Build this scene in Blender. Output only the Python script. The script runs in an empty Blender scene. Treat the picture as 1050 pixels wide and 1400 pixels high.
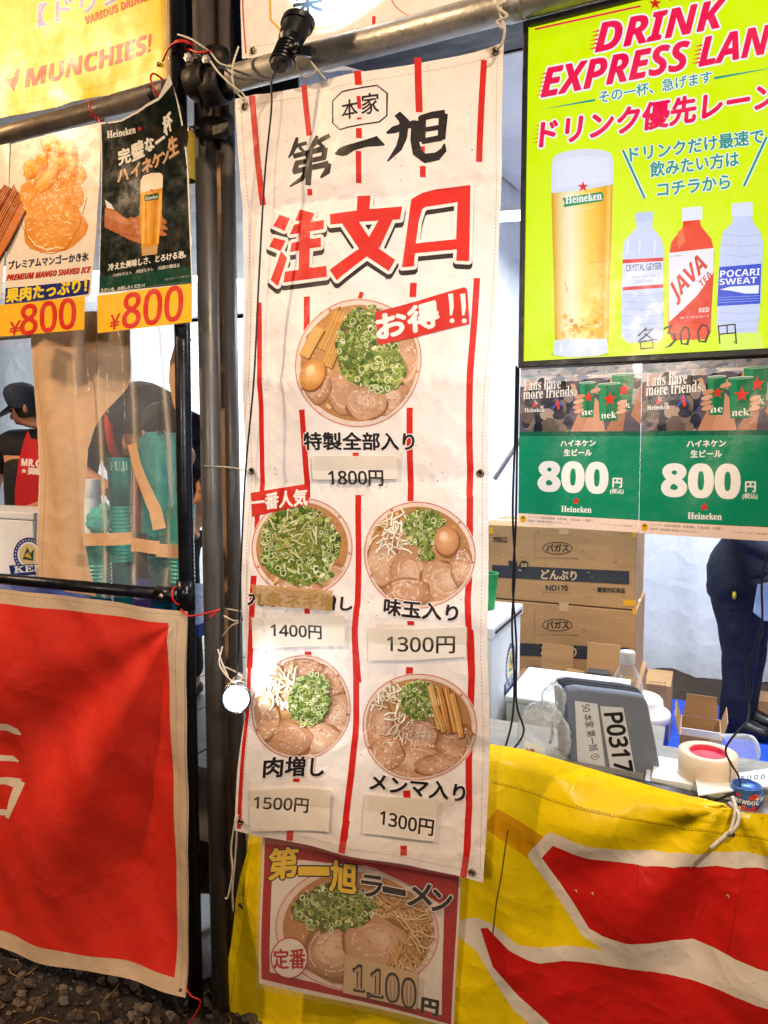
import bpy, bmesh, math, random
import numpy as np
from mathutils import Vector, Matrix
from mathutils.geometry import tessellate_polygon

# ---------------------------------------------------------------- camera, world, sun, lamps, exposure
sc = bpy.context.scene
COL = sc.collection
H, D, F = 1.6, 1.5, 970.0
YAW, PITCH = math.radians(24.3), math.radians(4.7)
camd = bpy.data.cameras.new('camera')
cam = bpy.data.objects.new('camera', camd)
COL.objects.link(cam)
cam.location = (0, -D, H)
cam.rotation_euler = (math.pi/2-PITCH, 0, YAW)
camd.sensor_fit = 'HORIZONTAL'
camd.sensor_width = 36
camd.lens = F/1050*36
camd.clip_start = .02
camd.clip_end = 500
sc.camera = cam

world = bpy.data.worlds.new('World')
sc.world = world
world.use_nodes = True
wn = world.node_tree
sky = wn.nodes.new('ShaderNodeTexSky')
sky.sky_type = 'NISHITA'
sky.sun_disc = False
sky.sun_elevation = math.radians(-4)
sky.sun_rotation = math.radians(200)
wn.links.new(sky.outputs[0], wn.nodes['Background'].inputs[0])
wn.nodes['Background'].inputs[1].default_value = .15

def light(name, kind, loc, energy, color, target=None, size=.1, size_y=None, spot=None, blend=.3):
    l = bpy.data.lights.new(name, kind)
    l.energy = energy
    l.color = color
    if kind == 'AREA':
        l.size = size
        if size_y:
            l.shape = 'RECTANGLE'
            l.size_y = size_y
    elif kind != 'SUN':
        l.shadow_soft_size = size
    if spot:
        l.spot_size = math.radians(spot)
        l.spot_blend = blend
    o = bpy.data.objects.new(name, l)
    COL.objects.link(o)
    o.location = loc
    if target is not None:
        o.rotation_euler = (Vector(target)-Vector(loc)).to_track_quat('-Z', 'Y').to_euler()
    return o

WARM, WARM2, COOL, DAY = (1, .70, .42), (1, .79, .60), (.80, .90, 1), (.88, .94, 1)
sun = light('sun', 'SUN', (0, -4, 6), .02, (1, .9, .8), (-.5, 0, 0))
sun.data.angle = math.radians(.5)
# lamps of the festival ground in front of the stalls (night photograph lit by lamps), and one added cool fill
light('festival_lamp', 'SPOT', (-3.9, -1.7, 3.9), 420, WARM, (-1.75, 0, .9), .07, spot=80)
light('festival_lamp', 'SPOT', (1.7, -1.9, 4.3), 400, WARM2, (-.35, 0, 1.1), .10, spot=85)
light('festival_lamp', 'SPOT', (-.6, -4.2, 2.6), 170, WARM2, (-.5, 0, .8), .20, spot=70)
light('banner_fill', 'SPOT', (1.1, -1.9, 2.2), 130, COOL, (-.72, 0, 1.62), .12, spot=36, blend=.9)  # added fill spot, gives the menu banner its cool white middle
light('sign_lamp', 'SPOT', (-2.75, -.55, 2.98), 10, (1, .82, .36), (-2.32, 0, 2.80), .06, spot=70, blend=.8)
# white tubes that hang inside the two tents
light('tube_light', 'AREA', (.2, 2.4, 2.75), 80, DAY, (.2, 2.4, 0), 1.2, .2)
light('tube_light', 'AREA', (-.35, .8, 2.5), 15, DAY, (-.2, 1.0, 0), 1.0, .15)
light('tube_light', 'AREA', (-3.2, 1.9, 2.6), 125, DAY, (-4.6, 3.4, 1.2), 1.2, .3)
sc.view_settings.view_transform = 'Standard'
sc.view_settings.look = 'None'
sc.view_settings.exposure = .36
sc.view_settings.gamma = 1

# ---------------------------------------------------------------- pixel of the photograph -> point of the place
_f = np.array([-math.sin(YAW)*math.cos(PITCH), math.cos(YAW)*math.cos(PITCH), -math.sin(PITCH)])
_r = np.array([math.cos(YAW), math.sin(YAW), 0])
_u = np.cross(_r, _f)
def ray(x, y): return _f+_r*(x-525)/F+_u*(700-y)/F
def at(x, y, Y):
    v = ray(x, y)
    return Vector(np.array([0, -D, H])+v*((Y+D)/v[1]))
def atz(x, y, z):
    v = ray(x, y)
    return Vector(np.array([0, -D, H])+v*((z-H)/v[2]))
def unproj(P, Y):
    P = np.asarray(P, float)
    v = _f[None]+_r[None]*((P[:, 0]-525)/F)[:, None]+_u[None]*((700-P[:, 1])/F)[:, None]
    t = (Y+D)/v[:, 1]
    return np.stack([v[:, 0]*t, H+v[:, 2]*t], 1)
def crop(x0, y0, s): return lambda pts: [(x0+p[0]/s, y0+p[1]/s)+tuple(w/s for w in p[2:]) for p in pts]

# ---------------------------------------------------------------- materials
def lin(h):
    if not isinstance(h, str): return tuple(h)
    h = h.lstrip('#')
    o = []
    for i in (0, 2, 4):
        c = int(h[i:i+2], 16)/255
        o.append(c/12.92 if c <= .04045 else ((c+.055)/1.055)**2.4)
    return tuple(o)

def nodes_of(m):
    m.use_nodes = True
    nt = m.node_tree
    return nt, nt.nodes['Principled BSDF']

def mat(name, color, rough=.5, metal=0, var=.12, scale=8, bump=.0, bscale=60, stretch=(1, 1, 1), vcol=False, emit=0, alpha=1, trans=0, spec=.5, coat=0, dirt=0, crease=0, ior=1.45, dim=1):
    m = bpy.data.materials.new(name)
    nt, b = nodes_of(m)
    N, L = nt.nodes.new, nt.links.new
    tc = N('ShaderNodeTexCoord')
    mp = N('ShaderNodeMapping')
    mp.inputs['Scale'].default_value = stretch
    L(tc.outputs['Object'], mp.inputs[0])
    if vcol:
        a = N('ShaderNodeVertexColor')
        a.layer_name = 'Col'
        src = a.outputs[0]
    else:
        r = N('ShaderNodeRGB')
        r.outputs[0].default_value = (*lin(color), 1)
        src = r.outputs[0]
    def mul(src, fac_out, lo, hi, f0=.3, f1=.7):
        mr = N('ShaderNodeMapRange')
        for i, v in enumerate((f0, f1, lo, hi)): mr.inputs[i+1].default_value = v
        L(fac_out, mr.inputs[0])
        mx = N('ShaderNodeMix')
        mx.data_type = 'RGBA'
        mx.blend_type = 'MULTIPLY'
        mx.inputs[0].default_value = 1
        L(src, mx.inputs[6])
        cb = N('ShaderNodeCombineColor')
        for k in range(3): L(mr.outputs[0], cb.inputs[k])
        L(cb.outputs[0], mx.inputs[7])
        return mx.outputs[2]
    def noise(s, d=6, r=.6):
        n = N('ShaderNodeTexNoise')
        n.inputs['Scale'].default_value = s
        n.inputs['Detail'].default_value = d
        n.inputs['Roughness'].default_value = r
        L(mp.outputs[0], n.inputs[0])
        return n.outputs['Fac']
    if var:
        src = mul(src, noise(scale), 1-var, 1+var*.35)
        src = mul(src, noise(scale*7), 1-var*.6, 1+var*.2)
    if dirt:
        src = mul(src, noise(scale*2.3, 10, .75), 1-dirt, 1, .30, .42)
    if dim != 1:
        mx = N('ShaderNodeMix')
        mx.data_type = 'RGBA'
        mx.inputs[0].default_value = 1-dim
        L(src, mx.inputs[6])
        mx.inputs[7].default_value = (0, 0, 0, 1)
        L(mx.outputs[2], b.inputs['Base Color'])
    else: L(src, b.inputs['Base Color'])
    if var:
        mr = N('ShaderNodeMapRange')
        for i, v in enumerate((.3, .7, max(.02, rough-.12), min(1, rough+.12))): mr.inputs[i+1].default_value = v
        L(noise(scale*3), mr.inputs[0])
        L(mr.outputs[0], b.inputs['Roughness'])
    else:
        b.inputs['Roughness'].default_value = rough
    b.inputs['Metallic'].default_value = metal
    b.inputs['Specular IOR Level'].default_value = spec
    b.inputs['Coat Weight'].default_value = coat
    b.inputs['IOR'].default_value = ior
    if trans: b.inputs['Transmission Weight'].default_value = trans
    if alpha < 1: b.inputs['Alpha'].default_value = alpha
    prev = None
    def addbump(h, dist, prev):
        bp = N('ShaderNodeBump')
        bp.inputs['Distance'].default_value = dist
        L(h, bp.inputs['Height'])
        if prev: L(prev, bp.inputs['Normal'])
        return bp.outputs[0]
    if bump: prev = addbump(noise(bscale), bump, prev)
    if crease:                     # sharp little folds of handled vinyl
        w = N('ShaderNodeTexNoise')
        w.inputs['Scale'].default_value = 5
        w.inputs['Detail'].default_value = 3
        L(mp.outputs[0], w.inputs[0])
        mx = N('ShaderNodeVectorMath')
        mx.operation = 'MULTIPLY_ADD'
        L(w.outputs['Color'], mx.inputs[0])
        mx.inputs[1].default_value = (.22, .22, .22)
        L(mp.outputs[0], mx.inputs[2])
        for sc_, am in ((5, 1), (13, .35)):
            v = N('ShaderNodeTexVoronoi')
            v.feature = 'F1'
            v.inputs['Scale'].default_value = sc_
            L(mx.outputs[0], v.inputs[0])
            prev = addbump(v.outputs['Distance'], crease*am, prev)
    if prev: L(prev, b.inputs['Normal'])
    if emit:
        L(src, b.inputs['Emission Color'])
        b.inputs['Emission Strength'].default_value = emit
    return m

def film_mat(name, tint, alpha, rough=.12, bump=.004, bscale=9):
    """Clear plastic film: mostly see-through, glossy on top."""
    m = bpy.data.materials.new(name)
    m.use_nodes = True
    nt = m.node_tree
    N, L = nt.nodes.new, nt.links.new
    b = nt.nodes['Principled BSDF']
    out = nt.nodes['Material Output']
    t = N('ShaderNodeBsdfTransparent')
    b.inputs['Base Color'].default_value = (*lin(tint), 1)
    b.inputs['Roughness'].default_value = rough
    mix = N('ShaderNodeMixShader')
    fr = N('ShaderNodeLayerWeight')
    fr.inputs[0].default_value = .5
    pw = N('ShaderNodeMath')
    pw.operation = 'POWER'
    pw.inputs[1].default_value = 4
    tc = N('ShaderNodeTexCoord')
    n = N('ShaderNodeTexNoise')
    n.inputs['Scale'].default_value = bscale
    n.inputs['Detail'].default_value = 5
    L(tc.outputs['Object'], n.inputs[0])
    bp = N('ShaderNodeBump')
    bp.inputs['Distance'].default_value = bump
    L(n.outputs['Fac'], bp.inputs['Height'])
    L(bp.outputs[0], b.inputs['Normal'])
    L(bp.outputs[0], fr.inputs['Normal'])
    L(fr.outputs['Facing'], pw.inputs[0])
    ad = N('ShaderNodeMath')
    ad.inputs[1].default_value = alpha
    ad.use_clamp = True
    L(pw.outputs[0], ad.inputs[0])
    L(ad.outputs[0], mix.inputs[0])
    L(t.outputs[0], mix.inputs[1])
    L(b.outputs[0], mix.inputs[2])
    L(mix.outputs[0], out.inputs[0])
    return m

M = {}
M['cloth'] = mat('printed_vinyl_cloth', '', .46, vcol=True, var=.10, scale=5, bump=.0008, bscale=60, dirt=.08, crease=.009)
M['vinyl'] = mat('glossy_vinyl_cloth', '', .34, vcol=True, var=.08, scale=4, bump=.0005, bscale=80, dirt=.06, crease=.012)
M['red_cloth'] = mat('woven_cloth', '', .62, vcol=True, var=.14, scale=4, bump=.0006, bscale=120, crease=.006)
M['paper'] = mat('printed_paper', '', .42, vcol=True, var=.06, scale=9, bump=.0004, bscale=30, crease=.003)
M['gloss_paper'] = mat('laminated_print', '', .22, vcol=True, var=.06, scale=9, bump=.0010, bscale=16, coat=.6)
M['card_print'] = mat('printed_cardboard', '', .8, vcol=True, var=.12, scale=7, bump=.0006, bscale=40, stretch=(1, 1, 3))
M['screen'] = mat('backlit_print', '', .3, vcol=True, var=.03, scale=9, emit=.77, dim=.10)
M['black_tube'] = mat('black_painted_tube', '#16171d', .32, .3, var=.25, scale=10, bump=.0004, bscale=90)
M['steel'] = mat('galvanised_steel', '#b4aea6', .40, .5, var=.35, scale=14, bump=.0012, bscale=70, dirt=.35)
M['brown_steel'] = mat('weathered_steel', '#645c55', .40, .25, var=.38, scale=9, bump=.001, bscale=60, stretch=(1, 1, .25), dirt=.4)
M['dark_steel'] = mat('dark_coupler_steel', '#39332e', .5, .7, var=.4, scale=25, bump=.002, bscale=60, dirt=.4)
M['black_plastic'] = mat('black_plastic', '#131315', .38, var=.2, scale=20, bump=.0004, bscale=120)
M['cable'] = mat('black_rubber_cable', '#0c0c0d', .5, var=.2, scale=30)
M['rope'] = mat('white_cord', '#d8cdbb', .9, var=.3, scale=60, bump=.002, bscale=300)
M['red_tie'] = mat('red_plastic_tie', '#c81e18', .4, var=.15, scale=30)
M['brass'] = mat('dull_brass', '#8a7a58', .35, .9, var=.3, scale=60)
M['white_tarp'] = mat('white_tarpaulin', '#e3e6ea', .5, var=.10, scale=2.5, bump=.002, bscale=14, dirt=.05, crease=.008)
M['shaded_tarp'] = mat('shaded_tarpaulin', '#14151f', .6, var=.2, scale=3)  # valance in shadow: the shade is put into this near-black colour
M['tan_fabric'] = mat('tan_tent_fabric', '#c79c74', .75, var=.14, scale=5, bump=.0012, bscale=45, crease=.014)
M['tan_strap'] = mat('tan_strap', '#e0b488', .7, var=.12, scale=18, bump=.001, bscale=150)
M['film'] = film_mat('clear_vinyl_film', '#efe9e2', .11, .10, .008, 7)
M['tape'] = film_mat('clear_tape', '#d9c39c', .12, .14, .002, 40)
M['clear_tape'] = film_mat('clear_adhesive_film', '#e8dcd0', .06, .12, .003, 30)
M['bag_film'] = film_mat('thin_plastic_bag', '#eef3f6', .20, .12, .03, 26)
M['bottle_film'] = film_mat('clear_bottle_plastic', '#e8f0f4', .18, .08, .003, 20)
M['teal_film'] = film_mat('teal_plastic_bag', '#4fd6cc', .6, .2, .02, 24)
M['teal_cup'] = mat('teal_plastic_cup', '#2aa79a', .3, var=.15, scale=12, coat=.3)
M['white_plastic'] = mat('white_plastic', '#e9eaec', .4, var=.06, scale=10, bump=.0005, bscale=60, dirt=.06)
M['foam'] = mat('white_foam', '#eceeef', .75, var=.07, scale=16, bump=.001, bscale=200)
M['card'] = mat('brown_cardboard', '#b08a5e', .85, var=.14, scale=6, bump=.0008, bscale=60, stretch=(1, 1, 4))
M['card_in'] = mat('cardboard_inside', '#a27c50', .9, var=.15, scale=8, bump=.0008, bscale=60)
M['grey_nylon'] = mat('grey_nylon', '#747d8e', .75, var=.12, scale=14, bump=.0008, bscale=500)
M['zip'] = mat('dark_zip_tape', '#363a44', .7, var=.15, scale=80, bump=.001, bscale=400)
M['masking'] = mat('masking_tape_paper', '#e6d0b4', .8, var=.08, scale=20, bump=.0006, bscale=200, stretch=(1, 1, 6))
M['tape_core'] = mat('pink_card_core', '#d8203f', .6, var=.12, scale=30)
M['blue_plastic'] = mat('blue_plastic', '#1b3f9c', .35, var=.1, scale=12)
M['blue_tarp'] = mat('blue_tarpaulin', '#1b4fd0', .5, var=.2, scale=4, bump=.003, bscale=20, crease=.03, dirt=.3)
M['dirt'] = mat('brown_earth', '#4b3a2c', .95, var=.35, scale=5, bump=.012, bscale=14, dirt=.4)
M['gravel_base'] = mat('gravel_ground', '#33281f', .95, var=.4, scale=20, bump=.03, bscale=45, dirt=.45)
M['stone'] = mat('grey_brown_stone', '#54463a', .9, var=.4, scale=40, bump=.004, bscale=90)
M['straw'] = mat('dry_straw', '#a5834f', .9, var=.3, scale=40)
M['green_cup'] = mat('green_paper_cup', '#149a4a', .5, var=.08, scale=20)
M['navy_cotton'] = mat('navy_cotton', '#151a2c', .85, var=.2, scale=14, bump=.003, bscale=30, crease=.012)
M['black_leather'] = mat('black_shoe', '#101013', .4, var=.2, scale=30)
M['black_cotton'] = mat('black_cotton', '#15151a', .85, var=.2, scale=14, bump=.002, bscale=40)
M['cap'] = mat('dark_blue_cap', '#1b2740', .8, var=.15, scale=30, bump=.0006, bscale=300)
M['apron'] = mat('red_apron', '#c2141c', .7, var=.12, scale=9, bump=.002, bscale=30)
M['skin'] = mat('skin', '#c98f6f', .5, var=.08, scale=12)
M['hair'] = mat('black_hair', '#120e0c', .55, var=.3, scale=120, bump=.002, bscale=300)
M['eye'] = mat('dark_eye', '#1a1210', .2, var=0)
M['lip'] = mat('lips', '#a65a4c', .5, var=.05)
M['trunk'] = mat('tree_bark', '#5a4634', .9, var=.4, scale=14, bump=.01, bscale=30)
M['leaf'] = mat('tree_leaf', '#4d4a26', .7, var=.4, scale=3)
M['yellow_plastic'] = mat('yellow_plastic', '#e6c81c', .4, var=.1)
M['pale_blue_cloth'] = mat('pale_blue_towel', '#a9bfe0', .9, var=.12, scale=20, bump=.002, bscale=160)
M['wood'] = mat('table_board', '#8d8a84', .6, var=.2, scale=7, stretch=(1, 6, 1))
M['laptop'] = mat('dark_grey_plastic', '#3a3c42', .45, var=.15, scale=20)
M['sign_vinyl'] = mat('printed_sign_vinyl', '', .45, vcol=True, var=.08, scale=4, bump=.0004, bscale=60, crease=.003)
M['glow'] = mat('lit_lamp_lens', '#f4faff', .3, var=0, emit=26)
M['tube_glow'] = mat('lit_tube', '#f2f8ff', .3, var=0, emit=9)
M['lamp_glass'] = mat('lamp_reflector_shell', '#56686c', .25, .3, var=.15, scale=30)
M['chrome'] = mat('chrome', '#c8ccd0', .18, 1, var=.1, scale=40)

# ---------------------------------------------------------------- object helpers
def tag(o, label=None, cat=None, group=None, kind=None):
    if label: o['label'] = label
    if cat: o['category'] = cat
    if group: o['group'] = group
    if kind: o['kind'] = kind
    return o
ORG = {}
def empty(name, loc, label, cat, group=None):
    o = bpy.data.objects.new(name, None)
    COL.objects.link(o)
    o.location = loc
    o.empty_display_size = .05
    ORG[o.name] = Vector(loc)
    return tag(o, label, cat, group)
def link(name, me, parent=None, origin=None):
    o = bpy.data.objects.new(name, me)
    COL.objects.link(o)
    if parent is not None:
        p = ORG[parent.name]
        me.transform(Matrix.Translation(-p))
        o.parent = parent
        ORG[o.name] = p
    else:
        if origin is None:
            n = len(me.vertices)
            co = np.empty(n*3)
            me.vertices.foreach_get('co', co)
            co = co.reshape(-1, 3)
            lo, hi = co.min(0), co.max(0)
            origin = Vector(((lo[0]+hi[0])/2, (lo[1]+hi[1])/2, lo[2]))
        me.transform(Matrix.Translation(-Vector(origin)))
        o.location = origin
        ORG[o.name] = Vector(origin)
    return o

class MB:
    def __init__(s): s.v, s.f, s.m, s.sm = [], [], [], []
    def add(s, vs, fs, mi=0, smooth=False):
        o = len(s.v)
        s.v += [tuple(v) for v in vs]
        for f in fs:
            s.f.append([i+o for i in f]); s.m.append(mi); s.sm.append(smooth)
        return s
    def box(s, c, sz, rot=None, mi=0):
        R = rot or Matrix.Identity(3)
        vs = [Vector(c)+R@Vector((x*sz[0]/2, y*sz[1]/2, z*sz[2]/2)) for x in (-1, 1) for y in (-1, 1) for z in (-1, 1)]
        return s.add(vs, [(0, 1, 3, 2), (4, 6, 7, 5), (0, 4, 5, 1), (2, 3, 7, 6), (0, 2, 6, 4), (1, 5, 7, 3)], mi)
    def bb(s, lo, hi, mi=0):
        return s.box([(a+b)/2 for a, b in zip(lo, hi)], [b-a for a, b in zip(lo, hi)], None, mi)
    def tube(s, pts, r, seg=12, mi=0, caps=True, smooth=True, closed=False):
        pts = [Vector(p) for p in pts]
        n = len(pts)
        rs = r if isinstance(r, (list, tuple)) else [r]*n
        vs, prev = [], None
        for i, p in enumerate(pts):
            t = (pts[(i+1) % n]-pts[i-1]) if closed else (pts[min(i+1, n-1)]-pts[max(i-1, 0)])
            t.normalize()
            if prev is None:
                a = Vector((0, 0, 1)) if abs(t.z) < .9 else Vector((1, 0, 0))
                x = t.cross(a).normalized()
            else:
                x = (prev-t*prev.dot(t)).normalized()
            prev = x
            y = t.cross(x)
            for k in range(seg):
                an = 2*math.pi*k/seg
                vs.append(p+(x*math.cos(an)+y*math.sin(an))*rs[i])
        fs = []
        for i in range(n if closed else n-1):
            j = (i+1) % n
            for k in range(seg):
                k2 = (k+1) % seg
                fs.append((i*seg+k, i*seg+k2, j*seg+k2, j*seg+k))
        s.add(vs, fs, mi, smooth)
        if caps and not closed:
            o = len(s.v)-len(vs)
            s.f.append([o+k for k in range(seg)][::-1]); s.m.append(mi); s.sm.append(False)
            s.f.append([o+(n-1)*seg+k for k in range(seg)]); s.m.append(mi); s.sm.append(False)
        return s
    def lathe(s, prof, base, axis=(0, 0, 1), seg=28, mi=0, sharp=False, ell=1):
        ax = Vector(axis).normalized()
        a = Vector((0, 0, 1)) if abs(ax.z) < .9 else Vector((1, 0, 0))
        x = ax.cross(a).normalized() if abs(ax.z) < .9 else Vector((1, 0, 0))
        y = ax.cross(x)
        vs = []
        for (r, h) in prof:
            for k in range(seg):
                an = 2*math.pi*k/seg
                vs.append(Vector(base)+ax*h+(x*math.cos(an)+y*math.sin(an)*ell)*max(r, 1e-5))
        fs = []
        for i in range(len(prof)-1):
            for k in range(seg):
                k2 = (k+1) % seg
                fs.append((i*seg+k, i*seg+k2, (i+1)*seg+k2, (i+1)*seg+k))
        return s.add(vs, fs, mi, not sharp)
    def prism(s, poly, depth, mi=0):
        """poly: list of 3-D points (planar), depth: vector."""
        n = len(poly)
        d = Vector(depth)
        P = [Vector(p) for p in poly]
        s.add(P+[p+d for p in P], [list(range(n))[::-1], list(range(n, 2*n))]+[(i, (i+1) % n, n+(i+1) % n, n+i) for i in range(n)], mi)
        return s
    def blob(s, c, r, seg=10, rings=7, mi=0, rng=None, j=0):
        vs, fs = [], []
        for i in range(rings+1):
            th = math.pi*i/rings
            for k in range(seg):
                ph = 2*math.pi*k/seg
                q = 1+(rng.uniform(-j, j) if rng else 0)
                vs.append((c[0]+r[0]*math.sin(th)*math.cos(ph)*q, c[1]+r[1]*math.sin(th)*math.sin(ph)*q, c[2]+r[2]*math.cos(th)*q))
        for i in range(rings):
            for k in range(seg):
                fs.append((i*seg+k, (i+1)*seg+k, (i+1)*seg+(k+1) % seg, i*seg+(k+1) % seg))
        return s.add(vs, fs, mi, True)
    def build(s, name, mats, parent=None, bevel=0, origin=None, **kw):
        me = bpy.data.meshes.new(name)
        me.from_pydata(s.v, [], s.f)
        for m in (mats if isinstance(mats, (list, tuple)) else [mats]): me.materials.append(M[m] if isinstance(m, str) else m)
        me.polygons.foreach_set('material_index', s.m)
        me.polygons.foreach_set('use_smooth', s.sm)
        bm = bmesh.new()
        bm.from_mesh(me)
        bmesh.ops.remove_doubles(bm, verts=bm.verts, dist=2e-6)
        bmesh.ops.recalc_face_normals(bm, faces=bm.faces)
        bm.to_mesh(me)
        bm.free()
        me.update()
        o = link(name, me, parent, origin)
        if bevel:
            b = o.modifiers.new('bevel', 'BEVEL')
            b.width = bevel
            b.segments = 2
            b.limit_method = 'ANGLE'
        return tag(o, **kw)

def bez(pts, n=8):
    """Catmull-Rom through points."""
    P = [Vector(p) for p in pts]
    P = [P[0]*2-P[1]]+P+[P[-1]*2-P[-2]]
    out = []
    for i in range(1, len(P)-2):
        for k in range(n):
            t = k/n
            a, b, c, d = P[i-1:i+3]
            out.append(.5*((2*b)+(c-a)*t+(2*a-5*b+4*c-d)*t*t+(3*b-a-3*c+d)*t**3))
    return out+[P[-2]]

# ---------------------------------------------------------------- printed matter: flat shapes laid on a sheet
_tc = {}
TMP = bpy.data.scenes.new('workbench')
def tmp_eval(o):
    TMP.collection.objects.link(o)
    with bpy.context.temp_override(scene=TMP, view_layer=TMP.view_layers[0]):
        dg = bpy.context.evaluated_depsgraph_get()
        dg.update()
    return o.evaluated_get(dg)
def text_tris(s):
    if s in _tc: return _tc[s]
    c = bpy.data.curves.new('lettering', 'FONT')
    c.body = s
    c.resolution_u = 3
    o = bpy.data.objects.new('lettering', c)
    ev = tmp_eval(o)
    me = ev.to_mesh()
    me.calc_loop_triangles()
    v = np.array([p.co[:2] for p in me.vertices]).reshape(-1, 2)
    t = np.array([tuple(x.vertices) for x in me.loop_triangles]).reshape(-1, 3)
    T = v[t]
    ev.to_mesh_clear()
    bpy.data.objects.remove(o)
    bpy.data.curves.remove(c)
    lo, hi = T.reshape(-1, 2).min(0), T.reshape(-1, 2).max(0)
    T = (T-lo)/np.maximum(hi-lo, 1e-6)
    a = np.abs(np.cross(T[:, 1]-T[:, 0], T[:, 2]-T[:, 0]))
    T = T[a > 1e-9]
    _tc[s] = T
    return T
def style(s, kind):
    base = {'sb': (0x1D5D4, 0x1D5EE, 0x1D7EC), 'si': (0x1D63C, 0x1D656, 0x1D7EC), 'rb': (0x1D400, 0x1D41A, 0x1D7CE), 'it': (0x1D608, 0x1D622, 0x1D7E2), 'ss': (0x1D5A0, 0x1D5BA, 0x1D7E2)}[kind]
    o = ''
    for ch in s:
        if 'A' <= ch <= 'Z': o += chr(base[0]+ord(ch)-65)
        elif 'a' <= ch <= 'z': o += chr(base[1]+ord(ch)-97)
        elif '0' <= ch <= '9': o += chr(base[2]+ord(ch)-48)
        else: o += ch
    return o
def tess(loops):
    L3 = [[Vector((p[0], p[1], 0)) for p in l] for l in loops]
    flat = np.array([(p[0], p[1]) for l in loops for p in l], float)
    return flat[np.array(tessellate_polygon(L3)).reshape(-1, 3)]
DK = 3e-5
class Canvas:
    def __init__(s, tf=None):
        s.T, s.C, s.L, s.Mi, s.k, s.mi, s.tf = [], [], [], [], 0, 0, tf
        s.floor, s.top, s.n, s.bb, s.clip, s.lim = 0, 0, 0, np.zeros((256, 5)), None, None
    def add(s, T, col, step=1):
        T = np.asarray(T, float).reshape(-1, 3, 2)
        if s.lim is not None:
            d = (T-np.array(s.lim[:2]))/np.array(s.lim[2:])
            q = np.sqrt((d*d).sum(-1, keepdims=True))
            T = np.array(s.lim[:2])+d/np.maximum(q, 1)*np.array(s.lim[2:])
            ar = np.abs(np.cross(T[:, 1]-T[:, 0], T[:, 2]-T[:, 0]))
            if (ar > 1e-7).sum() == 0: return s
            if np.ndim(col) == 3: col = np.asarray(col)[ar > 1e-7]
            T = T[ar > 1e-7]
        if s.tf and s.clip is None: T = np.array(s.tf(T.reshape(-1, 2))).reshape(-1, 3, 2)
        if s.clip is not None:
            C = np.broadcast_to(np.array(lin(col)), (len(T), 3, 3)) if (isinstance(col, str) or np.ndim(col) == 1) else np.asarray(col).reshape(-1, 3, 3)
            for n_, k_, g_ in (((1, 0), s.clip[0], 1), ((1, 0), s.clip[2], -1), ((0, 1), s.clip[1], 1), ((0, 1), s.clip[3], -1)):
                T, C = cut(T, C, n_, k_)
                ok = (T.mean(1)@np.array(n_, float)-k_)*g_ > 0
                T, C = T[ok], C[ok]
            if not len(T): return s
            col = C
        if isinstance(col, str) or np.ndim(col) == 1: C = np.broadcast_to(np.array(lin(col)), (len(T), 3, 3))
        else: C = np.asarray(col).reshape(-1, 3, 3)
        if s.tf and s.clip is not None: T = np.array(s.tf(T.reshape(-1, 2))).reshape(-1, 3, 2)
        # each shape lies just above whatever it overlaps
        P = T.reshape(-1, 2)
        lo, hi = P.min(0), P.max(0)
        if s.n == len(s.bb):
            s.bb = np.concatenate([s.bb, np.zeros((max(256, s.n), 5))])
        b = s.bb[:s.n]
        m = (b[:, 0] < hi[0]) & (b[:, 2] > lo[0]) & (b[:, 1] < hi[1]) & (b[:, 3] > lo[1])
        s.k = max(s.floor, b[m, 4].max() if m.any() else s.floor)+1
        s.bb[s.n] = (*lo, *hi, s.k)
        s.n += 1
        s.top = max(s.top, s.k)
        s.T.append(T); s.C.append(C); s.L.append(np.full(len(T), s.k*DK)); s.Mi.append(np.full(len(T), s.mi))
        return s
    def poly(s, pts, col, holes=()):
        return s.add(tess([pts]+list(holes)), col)
    def strikes(s, T, r, col, n=10, off=(0, 0)):
        for i in range(n):
            a = 2*math.pi*i/n
            s.add(T+np.array([r*math.cos(a)+off[0], r*math.sin(a)+off[1]]), col)
        s.add(T+np.array(off, float), col)
    def text(s, t, BL, BR, TL, col, bold=0, outline=None, kind=None, shadow=None, lean=0):
        if kind: t = style(t, kind)
        T = text_tris(t)
        BL, BR, TL = (np.array(p, float) for p in (BL, BR, TL))
        P = BL+(BR-BL)*(T[..., :1]+lean*T[..., 1:])+(TL-BL)*T[..., 1:]
        if shadow: s.strikes(P, shadow[0], shadow[1], 8, shadow[2])
        if outline: s.strikes(P, outline[0], outline[1], 12)
        if bold: s.strikes(P, bold, col, 6)
        else: s.add(P, col)
        return s
    def ell(s, cx, cy, rx, ry, col, rim=None, rot=0, n=26, wob=0, rng=None):
        c, si = math.cos(rot), math.sin(rot)
        P = []
        ph = rng.uniform(0, 6) if rng else 0
        for i in range(n):
            a = 2*math.pi*i/n
            w = 1+wob*(math.sin(3*a+ph)+.6*math.sin(5*a+2*ph))
            x, y = rx*math.cos(a)*w, ry*math.sin(a)*w
            P.append((cx+x*c-y*si, cy+x*si+y*c))
        T = [[(cx, cy), P[i], P[(i+1) % n]] for i in range(n)]
        if rim is None: return s.add(T, col)
        a, b = lin(col), lin(rim)
        return s.add(T, [[a, b, b]]*n)
    def ring(s, cx, cy, rx, ry, w, col, n=9, rot=0):
        T = []
        c, si = math.cos(rot), math.sin(rot)
        def q(a, k):
            x, y = (rx-w*k)*math.cos(a), (ry-w*k)*math.sin(a)
            return (cx+x*c-y*si, cy+x*si+y*c)
        for i in range(n):
            a, b = 2*math.pi*i/n, 2*math.pi*(i+1)/n
            T += [[q(a, 0), q(b, 0), q(b, 1)], [q(a, 0), q(b, 1), q(a, 1)]]
        return s.add(T, col)
    def stroke(s, pts, w, col):
        return s.brush([(p[0], p[1], w) for p in pts], col)
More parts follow.
